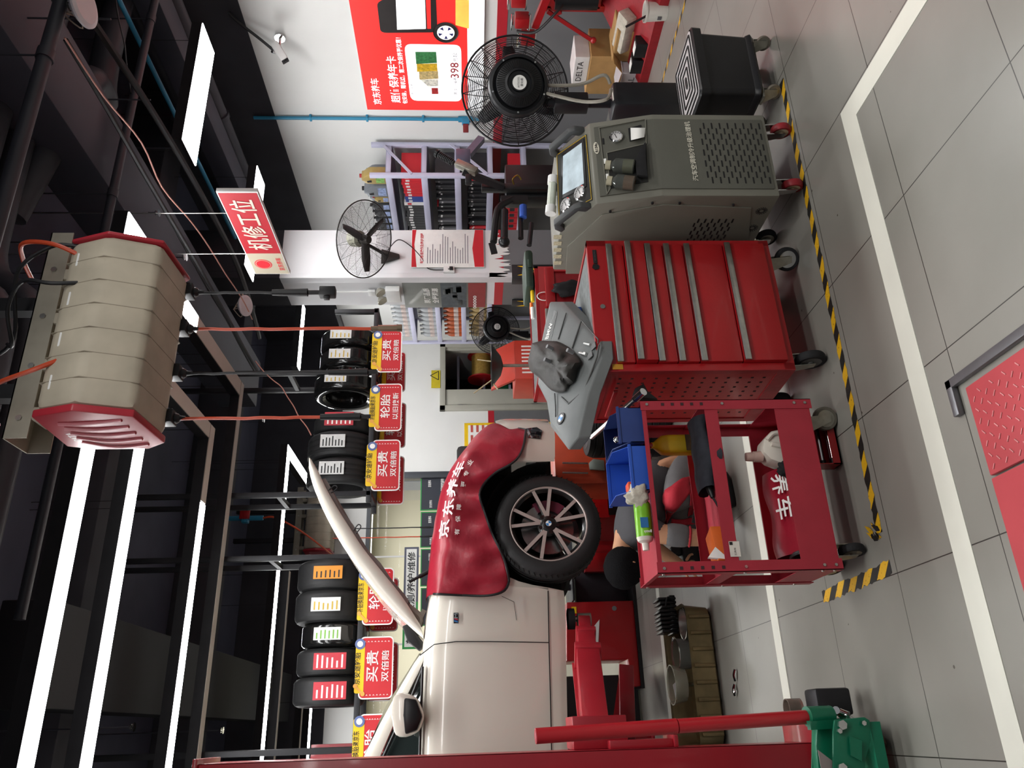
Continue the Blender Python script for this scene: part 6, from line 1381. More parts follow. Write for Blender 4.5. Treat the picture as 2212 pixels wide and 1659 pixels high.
c1_ = py(1113, 197, 3.9); v1 = (CPOS-c1_).normalized()
mist_fan('large black mist fan with its back to us beside the olive machine', c1_, v1*.27+RGT*.06-V(0, 0, .03), .345, 0, 1)
c2_ = py(1070, 714, 9.4); v2 = (CPOS-c2_).normalized()
mist_fan('distant black mist fan standing before the double door', c2_, v2*.27+RGT*.06-V(0, 0, .03), .325, 0, 2)
# ================================================================ shelf rack along the right wall
def box_item(name, label, cat, group, x0, x1, y0, y1, z0, z1, m, face=None, fm=None):
    mb = MB(); mb.box(x0, x1, y0, y1, z0, z1, .002, 1); o = mb.build(name, m, loc=((x0+x1)/2, (y0+y1)/2, z0)); tag(o, label, cat, group)
    if face:
        a, b, c, d = face; mb = MB(); mb.box(x0-.0012, x0, lerp(y0, y1, a), lerp(y0, y1, b), lerp(z0, z1, c), lerp(z0, z1, d)); mb.build('face_label', fm, o)
    return o
SX0, SX1 = 5.60, 6.02; SYa = px(900, 376, SX0).y; SYb = 9.0
lv = [px(x, 387, SX0).z for x in (836, 912, 985, 1056)]
lv = [px(833, 386, SX0).z, px(910, 386, SX0).z, px(982, 389, SX0).z, px(1052, 417, SX0).z, px(1122, 430, SX0).z]
zt_ = px(798, 376, SX0).z
rk = thing('shelf_rack', 'lilac grey slotted steel shelf rack by the right wall full of boxes', 'shelf', (5.8, 7.8, 0))
def rack(rk, x0, x1, ya, yb, ztop, levels, mids=()):
    for x in (x0, x1):
        for y in (ya, yb)+tuple(mids): mb = MB(); mb.box(x-.022, x+.022, y, y+.05, .0, ztop, .003); mb.build('upright', LILAC, rk)
    for z in levels:
        for x in (x0, x1): mb = MB(); mb.box(x-.016, x+.016, ya+.05, yb, z-.07, z, .003); mb.build('shelf_beam', LILAC, rk)
        for y in (ya, yb): mb = MB(); mb.box(x0, x1, y+.01, y+.04, z-.06, z-.01, .002); mb.build('cross_beam', LILAC, rk)
        mb = MB(); mb.box(x0+.01, x1-.01, ya+.02, yb, z-.01, z); mb.build('shelf_board', mat('shelf_board_grey', '9d9db0', .5), rk)
    mb = MB()
    zz = sorted(levels, reverse=True)
    mb.bar((x0, ya+.0, zz[1]+.1), (x1, ya+.0, zz[0]+.05), .03, .012, (0, 1, 0)); mb.bar((x0, ya, zz[3]+.0), (x1, ya, zz[2]+.05), .03, .012, (0, 1, 0)); mb.build('diagonal_brace', LILAC, rk, split=True)
rack(rk, SX0, SX1, SYa, SYb, zt_, lv)
rd = random.Random(21); lv = [z+.0015 for z in lv]
ends = SYb-.1
REDB = mat('red_carton', 'c0202b', .45, 0, .06, 8); BLKB = mat('black_carton', '232326', .5, 0, .2, 14); BLUB = mat('blue_carton', '2a3f86', .45, 0, .1, 10); WHTB = mat('white_carton', 'd6d4d2', .5, 0, .06, 10); SILB = mat('grey_carton', '5d5c60', .45, 0, .15, 10)
# row under the top beam
z = lv[1]; y = SYa+.08; k = 0
while y < 8.85:
    w = rd.uniform(.045, .06); m = REDB if y < SYa+.42 else (BLUB if y < SYa+.5 else (WHTB if y < SYa+.6 else BLKB)); col = {REDB: 'red', BLUB: 'blue', WHTB: 'white', BLKB: 'black'}[m]
    for r in range(1 if m in (REDB,) else 1):
        box_item('parts_carton', '%s parts carton standing on the upper shelf of the slotted rack' % col, 'carton', '%s cartons on the upper shelf' % col, SX0+.03, SX1-.06, y, y+w-.003, z, z+rd.uniform(.2, .235), m, (.2, .8, .62, .82), WHTB if m != WHTB else REDB)
    y += w
for lvl, nm in ((2, 'middle'), (3, 'third')):
    y = SYa+.07; z = lv[lvl]
    while y < 8.85:
        w = rd.uniform(.028, .042); m = BLKB if rd.random() > .12 else (REDB if rd.random() > .5 else SILB); col = {REDB: 'red', BLKB: 'black', SILB: 'grey'}[m]
        box_item('brake_pad_carton', '%s flat carton standing on the %s shelf of the slotted rack' % (col, nm), 'carton', '%s flat cartons on the %s shelf' % (col, nm), SX0+.04+rd.uniform(0, .05), SX1-.06, y, y+w-.003, z, z+rd.uniform(.18, .225), m, (.15, .85, .75, .85), WHTB if rd.random() > .5 else SILB)
        y += w
y = SYa+.08; z = lv[4]
for k in range(16):
    box_item('red_filter_carton', 'red carton on the lowest shelf of the slotted rack', 'carton', 'red cartons on the lowest shelf', SX0+.03, SX1-.06, y, y+.1, z, z+.14, REDB, (.2, .8, .3, .7), BLKB); y += .11
# oil jugs on top
def jug(label, x, y, z, w, d, h, m, lm, m2=None, group=None):
    t = thing('oil_jug', label, 'jug', (x, y, z), group); mb = MB(); P = [(-w/2, 0), (w/2, 0), (w/2, h*.55), (w*.44, h*.72), (w*.12, h*.93), (w*.12, h), (-w*.16, h), (-w*.2, h*.93), (-w*.44, h*.86), (-w/2, h*.6)]
    mb.prism([V(x-d/2, y-a, z+b) for a, b in P], (d, 0, 0), .012); mb.build('jug_body', m, t)
    mb = MB(); mb.box(x-d/2-.001, x-d/2, y-w*.36, y+w*.36, z+h*.08, z+h*.42); mb.build('jug_label', lm, t)
    mb = MB(); mb.prism([V(x-d/2-.001, y-a, z+b) for a, b in ((-w*.3, h*.6), (-w*.06, h*.6), (-w*.16, h*.8), (-w*.32, h*.78))], (.001, 0, 0)); mb.build('handle_hole', BLACK, t)
    mb = MB(); mb.cyl((x, y+w*.02, z+h), (x, y+w*.02, z+h+.025), w*.13, seg=14); mb.build('cap', m2 or RED, t); return t
GOLD = mat('gold_jug', 'a9935a', .35, .2, .08, 10); SIL = mat('silver_jug', '7d8288', .35, .2, .08, 10); DKJ = mat('dark_jug', '3a3d40', .4, 0, .15, 12)
GL = mat('green_white_label', '7aa857', .5, 0, .4, 40); BL = mat('blue_white_label', '8c9cc0', .5, 0, .4, 40)
z = lv[0]
jug('gold oil jug with green label on top of the slotted rack', SX0+.09, SYa+.14, z, .17, .11, .27, GOLD, GL)
jug('silver oil jug with blue label on top of the slotted rack', SX0+.09, SYa+.36, z, .19, .11, .27, SIL, BL, BLACK)
jug('small gold oil jug behind the silver one on top of the rack', SX0+.09, SYa+.52, z, .1, .09, .17, GOLD, BL)
for k in range(6): jug('dark grey oil jug on top of the slotted rack behind the wall fan', SX0+.09, SYa+.66+k*.13, z, .115, .09, .2, DKJ, BL, BLACK, 'dark oil jugs on the rack top')
for k in range(4): jug('silver oil jug at the back row of the rack top', SX0+.26, SYa+.3+k*.2, z, .16, .11, .25, SIL, BL, BLACK, 'silver jugs in the back row')
# second rack beyond the pillar with bottles
r2 = thing('shelf_rack', 'lilac grey shelf rack with oil bottles beyond the pillar', 'shelf', (5.8, 10, 0)); S2b = px(900, 738, SX0).y
lv2 = [px(x, 735, SX0).z for x in (892, 946, 998, 1050)]; lv2 = [lv2[0], lv2[1], lv2[2], lv2[3]]
rack(r2, SX0, SX1, 9.1, S2b, px(868, 738, SX0).z, lv2)
def bottle(label, x, y, z, r, h, m, lm, group):
    t = thing('oil_bottle', label, 'bottle', (x, y, z), group); mb = MB(); mb.lathe([(0, 0), (r, 0), (r, h*.6), (r*.8, h*.75), (r*.35, h*.88), (r*.35, h)], (x, y, z), (0, 0, 1), 14); mb.build('bottle_body', m, t)
    mb = MB(); mb.lathe([(r*1.02, h*.16), (r*1.02, h*.42)], (x, y, z), (0, 0, 1), 14); mb.build('bottle_label', lm, t); return t
AMB = mat('amber_oil', 'a8502a', .25, 0, .1, 10); TAN = mat('tan_oil', 'a98f5c', .3, 0, .1, 10); GRB = mat('grey_bottle', '9fa2a4', .3, 0, .1, 10); LBW = mat('bottle_white_label', 'b7a8a0', .5, 0, .25, 30)
for li, (m, nm, n) in enumerate(((GRB, 'grey', 8), (GRB, 'grey', 7), (AMB, 'amber', 9), (TAN, 'tan', 9))):
    proto = None
    for k in range(n):
        y = S2b-.12-k*.13; z = lv2[li]+.0015
        if proto is None: proto = bottle('%s oil bottle on shelf level of the farther rack' % nm, SX0+.08, y, z, .05, .26, m, LBW, '%s oil bottles on the farther rack' % nm)
        else: dup(proto, loc=(SX0+.08, y, z))
        if li == 1 and k == 3: m = TAN
# ================================================================ hanging tyre rack with signs
RY0, RY1, TYC = 6.85, 7.25, 7.05
RK = mat('rack_black_steel', '2a2a2d', .5, .2, .1, 8)
def rail_rack(label, xl, xr, zr, posts):
    t = thing('tyre_rack', label, 'rack', ((xl+xr)/2, TYC, zr))
    for Y in (RY0, RY1): mb = MB(); mb.box(xl, xr, Y-.022, Y+.022, zr-.045, zr, .003); mb.build('rail', RK, t)
    for x in posts:
        x, zt5 = x if isinstance(x, tuple) else (x, 4.9)
        for Y in (RY0, RY1): mb = MB(); mb.box(x-.022, x+.022, Y-.022, Y+.022, zr-.04, zt5, .003); mb.build('hanger_post', RK, t)
        mb = MB(); mb.box(x-.02, x+.02, RY0, RY1, zr-.045, zr-.005); mb.box(x-.02, x+.02, RY0, RY1, min(zt5, zr+.79)-.04, min(zt5, zr+.79)); mb.build('cross_bar', RK, t, split=True)
    return t
zrR = py(801, 850, RY0).z; zrL = py(771, 1400, RY0).z
rail_rack('black steel rack hanging from the ceiling holding the right-hand row of six tyres', py(800, 1085, RY0).x, py(800, 668, RY0).x, zrR, (py(700, 806, RY0).x, py(700, 1068, RY0).x, (py(760, 674, RY0).x, py(724, 674, RY0).z)))
rail_rack('black steel rack hanging from the ceiling holding the left-hand row of five tyres', -.25, py(775, 1198, RY0).x, zrL, (py(700, 1204, RY0).x, -.1))
WRAP = mat('wrapped_tyre', '141414', .18, 0, .2, 30, .25, 14, coat=.6)
def paper(w, h, base, rows, x, y, z, parent, stripe=None):
    mb = MB(); mb.box(x-w/2, x+w/2, y-.004, y-.002, z-h/2, z+h/2); o = mb.build('tyre_label', base, parent)
    mb = MB(); rd = random.Random(int(x*1000))
    for k in range(rows): zz = z+h*.38-k*h*.76/max(1, rows-1); mb.box(x-w*.4, x-w*.4+w*rd.uniform(.4, .8), y-.0046, y-.004, zz-h*.025, zz+h*.025)
    mb.build('print_line_pattern', stripe or BINK, o)
    return o
def tyre(label, yl, yr, top, tread, wrap, R=.325, tilt=0.0, style=None):
    yc = (yl+yr)/2; a, b = py(top+30, yl, TYC-.18), py(top+30, yr, TYC-.18); w = abs(b.x-a.x)*.94; x = (a.x+b.x)/2+.012; zt = py(top+2, yc, TYC-.05).z; zr_ = zrR if yc < 1150 else zrL; H_ = zt-zr_-.004; R = (H_*H_+.0320)/(2*H_); zc = zt-R
    t = thing('tyre', label, 'tyre', (x, TYC, zc)); m = WRAP if wrap else TYRE; ax = V(1, 0, 0); h = w/2
    prof = [(R*.64, -h*.8), (R*.72, -h*.98), (R*.84, -h), (R*.93, -h*.9), (R*.985, -h*.72)]
    for k in range(4):
        q = -h*.6+k*h*.4
        if tread: prof += [(R, q-h*.12), (R, q+h*.08), (R*.975, q+h*.1), (R*.975, q+h*.18)]
        else: prof += [(R, q)]
    prof += [(R, h*.66), (R*.985, h*.74), (R*.93, h*.9), (R*.84, h), (R*.72, h*.98), (R*.64, h*.8)]
    mb = MB(); mb.T = Matrix.Translation((x, TYC, zc)) @ Matrix.Rotation(tilt, 4, 'Z'); mb.lathe(prof, (0, 0, 0), ax, 64, True); mb.lathe([(R*.64, -h*.8), (R*.62, 0), (R*.64, h*.8)], (0, 0, 0), ax, 48); mb.build('tyre_carcass', m, t, ang=28)
    if style:
        base, st, wd, hh, off, rows = style; yf = TYC-R-.004 if tilt == 0 else TYC-R-.01
        zl = zc+off
        yf = TYC-math.sqrt(max(0, R*R-off*off))-.012
        paper(w*wd, hh, base, rows, x, yf, zl, t, st)
    return t
LWH = mat('white_tyre_label', 'cfd0ce', .4, 0, .1, 30); LRD = mat('red_tyre_label', 'b5303c', .4, 0, .06, 10); LOR = mat('orange_tyre_label', 'cf8526', .4, 0, .06, 10); LGR = mat('green_dot_print', '6ea53a', .4); LBK = mat('label_gold_print', 'b89a2c', .4)
tyre('wrapped tyre at the right end of the right-hand rack row', 757, 714, 692, 0, 1, style=(LWH, LBK, .5, .2, .06, 5))
tyre('wrapped tyre second from the right end of the right-hand rack row', 799, 757, 689, 0, 1, style=(LWH, LBK, .5, .2, .06, 5))
tyre('shiny wrapped tyre turned to show its hollow inside behind the black cable', 853, 813, 676, 0, 1, style=(LWH, LBK, .4, .2, .06, 5))
tyre('tyre with a red label behind the orange hose', 940, 897, 676, 0, 0, style=(LRD, INK, .7, .26, .02, 6))
tyre('treaded tyre with a white label left of the red-labelled one behind the hose', 996, 938, 663, 1, 0, style=(LWH, BINK, .5, .22, .04, 7))
tyre('treaded tyre with a white label behind the raised bonnet tip', 1054, 995, 660, 1, 0, style=(LWH, BINK, .5, .22, .04, 7))
tyre('tyre with an orange label at the right end of the left-hand rack row', 1282, 1212, 641, 0, 0, style=(LOR, BINK, .42, .24, .0, 6))
tyre('smooth tyre with a white label left of the orange-labelled one', 1352, 1278, 635, 0, 0, style=(LWH, LBK, .42, .24, .0, 6))
tyre('wrapped smaller tyre in the middle of the left-hand rack row', 1405, 1347, 649, 0, 1, R=.31, style=(LWH, LGR, .5, .22, .02, 6))
tyre('tyre with a red label beside the wrapped smaller one', 1467, 1404, 638, 0, 0, style=(LRD, INK, .6, .26, -.03, 6))
tyre('tyre with a red label at the left end of the left-hand rack row', 1533, 1465, 630, 0, 0, style=(LRD, INK, .6, .26, -.05, 6))
SGN = mat('sign_red', 'c0262e', .45, 0, .04, 8); SGY = mat('sign_yellow', 'eac11c', .45, 0, .04, 8); ICB = mat('icon_blue', '5a6a9a', .5); ICO = mat('icon_orange', 'e0a24a', .5)
def rr2(x0, x1, z0, z1, r, Y, n=4):
    out = []
    for cx, cz, a0 in ((x1-r, z1-r, 0), (x0+r, z1-r, PI/2), (x0+r, z0+r, PI), (x1-r, z0+r, 1.5*PI)):
        for k in range(n+1): a = a0+k*PI/2/n; out.append(V(cx+r*math.cos(a), Y, cz+r*math.sin(a)))
    return out
def sign(label, red, yel, kind, Y, shift=0.0, x_z=None):
    if x_z is None:
        a, b = py(red[0], (red[2]+red[3])/2, Y), py(red[1], (red[2]+red[3])/2, Y); xr, xl = py((red[0]+red[1])/2, red[2], Y).x, py((red[0]+red[1])/2, red[3], Y).x
        z1, z0 = a.z, b.z; yx1, yx0 = py(yel[0]+6, yel[2], Y).x, py(yel[0]+6, yel[3], Y).x; yz = py(yel[0], (yel[2]+yel[3])/2, Y).z
    else: xl, xr, z0, z1, yx0, yx1, yz = x_z
    t = thing('tyre_sign', label, 'sign', ((xl+xr)/2, Y, z0))
    mb = MB(); mb.prism(rr2(xl, xr, z0, z1, .035, Y), (0, .008, 0)); mb.build('sign_board', INK, t)
    mb = MB(); mb.prism(rr2(xl+.01, xr-.01, z0+.01, z1-.01, .028, Y-.001), (0, .001, 0)); mb.build('red_field', SGN, t)
    mb = MB(); mb.prism(rr2(yx0, yx1, z1-.04, yz, .015, Y-.002), (0, .009, 0)); mb.build('yellow_tab', SGY, t)
    w = xr-xl; h = z1-z0; R_, U_ = V(1, 0, 0), V(0, 0, 1); xm = (xl+xr)/2
    mb = MB(); mb.text(('京安途轮胎', '补胎换胎来京东')[kind], ((yx0+yx1)/2-.01, Y-.0035, lerp(z1, yz, .45)), R_, U_, .05, (yx1-yx0)*.62, .01); mb.build('tab_lettering', BINK, t)
    mb = MB(); mb.text(('买贵', '轮胎')[kind], (xm+.01, Y-.0025, z0+.62*h), R_, U_, h*.36, w*.5, .008); mb.build('sign_lettering', INK, t); mb = MB(); mb.text(('双倍赔', '以旧换新')[kind], (xm+.01, Y-.0025, z0+.24*h), R_, U_, h*.22, w*(.5, .56)[kind], .006)
    mb.build('sign_lettering', INK, t); mb = MB()
    for s in (xl+.035, xr-.035):
        for k in range(8): zz = z0+.04+k*(h-.08)/7; mb.bar(V(s-.008, Y-.002, zz-.006), V(s, Y-.002, zz), .003, .001, (0, 1, 0)); mb.bar(V(s, Y-.002, zz), V(s-.008, Y-.002, zz+.006), .003, .001, (0, 1, 0))
    mb.build('stitch_pattern', INK, t)
    c = V(yx1-.02, Y-.003, z1+.0); mb = MB(); mb.cyl(c, c-V(0, .004, 0), .042, seg=24); ic = mb.build('tyre_icon', ICB, t); mb = MB(); mb.cyl(c-V(0, .004, 0), c-V(0, .006, 0), .024, seg=16); mb.build('icon_hub', INK, ic)
    mb = MB(); c = V(yx0+.03, Y-.003, z1-.0); mb.bar(c+V(-.03, 0, -.03), c+V(.02, 0, .02), .016, .004, (0, 1, 0)); mb.cyl(c+V(-.035, 0, -.035), c+V(-.035, -.004, -.035), .018, seg=12); mb.cyl(c+V(.025, 0, .025), c+V(.025, -.004, .025), .018, seg=12); mb.build('wrench_icon', ICO, t)
    mb = MB()
    for s in (yx0+.08, yx1-.12): mb.box(s-.006, s+.006, Y, Y+.006, yz-.01, max(zrL, zrR)+.0)
    mb.build('hanging_strap', RK, t, split=True)
    return (xl, xr, z0, z1, yx0, yx1, yz)
YS = RY0-.035
names = ['front tyre sign reading 买贵双倍赔 below the right end of the rack', 'front tyre sign reading 轮胎以旧换新 between the two hanging hoses', 'front tyre sign reading 买贵双倍赔 next to the raised bonnet tip', 'front tyre sign reading 轮胎以旧换新 partly hidden by the bonnet', 'front tyre sign reading 买贵双倍赔 above the windscreen pillar', 'front tyre sign cut by the red lift column']
dat = [((815, 868, 714, 804), (803, 817, 720, 797), 0), ((810, 868, 829, 931), (798, 812, 838, 922), 1), ((803, 864, 950, 1060), (791, 808, 960, 1050), 0), ((784, 850, 1227, 1350), (773, 797, 1238, 1340), 1), ((776, 849, 1375, 1510), (767, 789, 1386, 1498), 0), ((774, 836, 1542, 1690), (761, 780, 1553, 1680), 1)]
for (r, y, k), nm in zip(dat, names):
    g = sign(nm, r, y, k, YS)
    if '胎' != '': sign(nm.replace('front tyre sign', 'rear tyre sign behind the front one'), r, y, k, RY1+.035, x_z=g)
# ---------------------------------------------------------------- posters on the back windows
YW = YB+.029; NV_ = mat('navy_card', '33363f', .4, 0, .05, 6); GRN = mat('green_card_edge', '2f9a4a', .4, 0, .05, 6)
titles = ['新能源汽车为什么要做底盘装甲?', '新能源汽车为什么要做空调清洗?', '新能源汽车为什么要做四轮定位?', '新能源汽车为什么要做刹车油?']
for k, (ya, yb) in enumerate(((1029, 1103), (1106, 1183), (1186, 1267), (1270, 1352))):
    a, b = py(909, ya, YW), py(909, yb, YW); x1, x0, z1 = a.x, b.x, a.z; z0 = z1-.95
    t = thing('window_poster', 'dark card with green edge on the back window, number %s from the window post' % ('one', 'two', 'three', 'four')[k], 'poster', ((x0+x1)/2, YW, z0))
    t['label'] = ['dark green-edged card nearest the window post on the back glass', 'dark green-edged card second from the window post on the back glass', 'dark green-edged card third from the window post, below the service sign', 'dark green-edged card fourth from the window post, beside the bonnet hinge'][k]
    mb = MB(); mb.box(x0, x1, YW, YW+.01, z0, z1); mb.build('card_edge', GRN, t); mb = MB(); mb.box(x0+.015, x1-.015, YW-.002, YW, z0+.015, z1-.015); mb.build('card_face', NV_, t)
    w = x1-x0; mb = MB(); mb.text('京东养车', (x1-.13*w-.05, YW-.003, z1-.14), V(1, 0, 0), V(0, 0, 1), .05, w*.2, .02); mb.text('京东养车', (x0+.13*w+.03, YW-.003, z1-.16), V(1, 0, 0), V(0, 0, 1), .045, w*.22, .01); mb.text(titles[k], ((x0+x1)/2, YW-.003, z1-.34), V(1, 0, 0), V(0, 0, 1), .06, w*.86, .02); mb.build('card_lettering', INK, t)
    mb = MB(); mb.box(x0+.05, x1-.05, YW-.003, YW-.002, z0+.06, z1-.42); mb.build('white_panel', INK, t)
    mb = MB(); rd = random.Random(k)
    for j in range(7): z = z1-.47-j*.05; mb.box(x0+.09, x0+.09+w*rd.uniform(.4, .75), YW-.004, YW-.003, z-.008, z+.008)
    mb.build('text_line_pattern', BINK, t)
a, b = py(874, 1182, YW), py(905, 1182, YW); x1 = a.x; x0 = py(890, 1402, YW).x; z1, z0 = a.z, b.z
t = thing('service_sign', 'long white sign reading 新能源检测/养护/维修 on the back window', 'sign', ((x0+x1)/2, YW, z0))
mb = MB(); mb.box(lerp(x0, x1, .45), x1, YW, YW+.012, z0, z1); mb.build('frame_part', mat('grey_blue_edge', '5a5d6e', .4), t); mb = MB(); mb.box(x0, lerp(x0, x1, .45), YW, YW+.012, z0, z1); mb.build('frame_part', GRN, t)
mb = MB(); mb.box(x0+.03, x1-.03, YW-.002, YW, z0+.03, z1-.03); mb.build('white_face', INK, t)
mb = MB(); mb.text('新能源检测/养护/维修', ((x0+x1)/2, YW-.003, (z0+z1)/2), V(1, 0, 0), V(0, 0, 1), (z1-z0)*.55, (x1-x0)*.9, .015); mb.build('sign_lettering', BINK, t)
# yellow framed notice on the white back wall, hazard label by the door
def wall_card(name, label, cat, x0p, y0p, x1p, y1p, m, Y=YB-.02, th=.015):
    a, b = py(x0p, y0p, Y), py(x1p, y1p, Y); t = thing(name, label, cat, ((a.x+b.x)/2, Y, min(a.z, b.z))); mb = MB(); mb.box(min(a.x, b.x), max(a.x, b.x), Y, Y+th, min(a.z, b.z), max(a.z, b.z)); mb.build('board', m, t); return t, min(a.x, b.x), max(a.x, b.x), min(a.z, b.z), max(a.z, b.z)
t, x0, x1, z0, z1 = wall_card('notice_board', 'yellow framed notice board behind the car nose', 'notice', 1003, 914, 1200, 985, YEL)
mb = MB(); mb.box(x0+.04, x1-.04, YB-.024, YB-.02, z0+.04, z1-.06); mb.build('notice_sheet', INK, t)
mb = MB()
for k in range(5):
    for j in range(3): mb.box(x0+.08+j*.17, x0+.2+j*.17, YB-.026, YB-.024, z1-.14-k*.09, z1-.1-k*.09)
mb.build('notice_block_pattern', mat('faded_red', 'c05a50', .5), t)
t, x0, x1, z0, z1 = wall_card('hazard_label', 'small yellow electric hazard label above the door edge', 'label', 932, 800, 951, 838, mat('hazard_yellow', 'c9b52a', .45), Y=YB-.06, th=.004)
mb = MB(); q = V(lerp(x0, x1, .7), YB-.062, (z0+z1)/2); tri = [q+V(math.cos(a)*.09, 0, math.sin(a)*.09) for a in (PI/2, PI/2+2*PI/3, PI/2+4*PI/3)]
for a, b in zip(tri, tri[1:]+tri[:1]): mb.bar(a, b, .012, .002, (0, 1, 0))
mb.build('warning_triangle', BINK, t)
# ================================================================ mechanic crouching behind the cart
SKIN = mat('skin', 'b98a6a', .55, 0, .06, 20); HAIR = mat('black_hair', '08080a', .85, 0, .3, 60, .5, 160, spec=.15); SHIRT = mat('charcoal_shirt', '3d3d40', .85, 0, .06, 12, .1, 120); TRS = mat('grey_work_cloth', '5f5f60', .85, 0, .08, 12, .12, 120); TRED = mat('red_work_cloth', 'a81e2e', .8, 0, .1, 12, .12, 120)
def skin_fig(name, verts, edges, m, parent=None, root=0, sub=2):
    off = OFF.get(parent, Vector()); me = bpy.data.meshes.new(name); me.from_pydata([Vector(v[0])-off for v in verts], edges, []); me.materials.append(m)
    o = bpy.data.objects.new(name, me); COL.objects.link(o)
    if parent: o.parent = parent
    md = o.modifiers.new('skin', 'SKIN'); md.use_smooth_shade = True; sv = me.skin_vertices[0].data
    for i, v in enumerate(verts): r = v[1]; sv[i].radius = (r, r) if not isinstance(r, tuple) else r; sv[i].use_root = (i == root)
    s = o.modifiers.new('sub', 'SUBSURF'); s.levels = sub; s.render_levels = sub; OFF[o] = off
    dg = bpy.context.evaluated_depsgraph_get(); me2 = bpy.data.meshes.new_from_object(o.evaluated_get(dg)); o.modifiers.clear(); o.data = me2; me2.name = name
    if not me2.materials: me2.materials.append(m)
    for p in me2.polygons: p.use_smooth = True
    return o
PY = 4.5
pp = lambda x, y, Y=PY: py(x, y, Y)
P_ = thing('person', 'person in a charcoal shirt and grey and red trousers crouching behind the red cart', 'person', (1.05, PY, 0))
pel, sp1, chest, neck, head = pp(1472, 1024), pp(1420, 1040), pp(1372, 1092), pp(1346, 1172), pp(1347, 1222, 4.46)
shN, shF = pp(1400, 1150, 4.34), pp(1366, 1150, 4.66)
elN, haN = pp(1484, 1160, 4.30), pp(1560, 1166, 4.32)
elF, haF = pp(1440, 1200, 4.72), pp(1480, 1225, 4.75)
hipN, hipF = pel+V(.0, -.10, -.02), pel+V(.0, .10, -.02)
knN, anN, toN = pp(1448, 1092, 4.30), V(pel.x-.04, 4.40, .09), V(pel.x-.22, 4.38, .035)
knF, anF, toF = pel+V(-.36, .2, .06), V(pel.x-.14, 4.68, .09), V(pel.x-.32, 4.7, .035)
B = [(pel, .12), (sp1, .13), (chest, .14), (neck, .055), (head+V(.03, 0, .01), .08), (head+V(-.03, 0, -.02), .085), (shN, .065), (elN, .056), (haN, .036), (shF, .065), (elF, .042), (haF, .028), (hipN, .095), (knN, .065), (anN, .042), (toN, .038), (hipF, .095), (knF, .065), (anF, .042), (toF, .038)]
E_ = [(0, 1), (1, 2), (2, 3), (3, 4), (4, 5), (2, 6), (6, 7), (7, 8), (2, 9), (9, 10), (10, 11), (0, 12), (12, 13), (13, 14), (14, 15), (0, 16), (16, 17), (17, 18), (18, 19)]
body = skin_fig('body', B, E_, SKIN, P_)
# face, ear, fingers belong to the body
f = V(-.55, -.25, -.8).normalized(); hc = head+V(-.02, 0, -.01)
mb = MB(); e = hc+V(.02, -.088, -.015); mb.ball(e, (.012, .012, .028)); mb.build('ear', SKIN, P_)
mb = MB(); q = hc+f*.088; mb.ball(q, (.016, .014, .02)); mb.build('nose', SKIN, P_)
sd = V(.3, -.95, .1).normalized()
for s in (-1, 1):
    q = hc+f*.075+V(.3, 0, -.2).normalized().cross(f).normalized()*.032*s+V(-.02, 0, .035); mb = MB(); mb.ball(q, (.012, .012, .009)); mb.build('eye', BLACK, P_)
mb = MB(); q = hc+f*.076+V(.03, 0, -.035); mb.ball(q, (.02, .022, .007)); mb.build('mouth', mat('lips', '8c5148', .5), P_)
for hnd, s in ((haN, -1), (haF, 1)):
    for k in range(5):
        a = (k-2)*.018; L = (.05, .07, .075, .068, .055)[k]; b0 = hnd+V(a, .0, -.01); d = V(a*2.0-.0, .015*s, -L)
        if k == 0: b0 = hnd+V(-.028, 0, .015); d = V(-.035, -.01*s, -.03)
        fg = skin_fig('finger', [(b0, .0095), (b0+d*.5, .009), (b0+d*.8+V(-.012, .01, -.004), .008), (b0+d+V(-.03, .012, 0), .007)], [(0, 1), (1, 2), (2, 3)], SKIN, P_, sub=1)
# clothing
sh = [(pel+V(-.01, 0, .06), .145), (sp1, .15), (sp1.lerp(chest, .5), .16), (pp(1368, 1122), .168), (neck.lerp(head, .25), .082), (shN, .085), (shN.lerp(elN, .55), .07), (shF, .082), (shF.lerp(elF, .6), .068)]
so_ = skin_fig('shirt', sh, [(0, 1), (1, 2), (2, 3), (3, 4), (3, 5), (5, 6), (3, 7), (7, 8)], SHIRT, P_)
sl0, sl1 = shN.lerp(elN, .35), elN+V(0, 0, -.035)
skin_fig('sleeve', [(sl0, .074), (sl0.lerp(sl1, .5), .07), (sl1, .068)], [(0, 1), (1, 2)], TRS, P_)
d = (sl1-sl0).normalized(); skin_fig('sleeve_cuff', [(sl1-d*.035, .072), (sl1-d*.005, .072)], [(0, 1)], TRED, P_)
tr = [(pel+V(-.02, 0, .03), .145), (pel, .15), (hipN, .118), (hipN.lerp(knN, .55), .105), (knN, .088), (knN.lerp(anN, .5), .075), (anN+V(0, 0, .02), .062), (hipF, .118), (knF, .09), (anF+V(0, 0, .02), .062)]
trs_ = skin_fig('trousers', tr, [(0, 1), (1, 2), (2, 3), (3, 4), (4, 5), (5, 6), (1, 7), (7, 8), (8, 9)], TRS, P_)
from mathutils.bvhtree import BVHTree
def bvh(*obs):
    vs, fs = [], []
    for o in obs:
        n = len(vs); vs += [v.co + OFF[o] for v in o.data.vertices]; fs += [[i+n for i in p.vertices] for p in o.data.polygons]
    return BVHTree.FromPolygons(vs, fs)
cl_bv = bvh(so_, trs_)
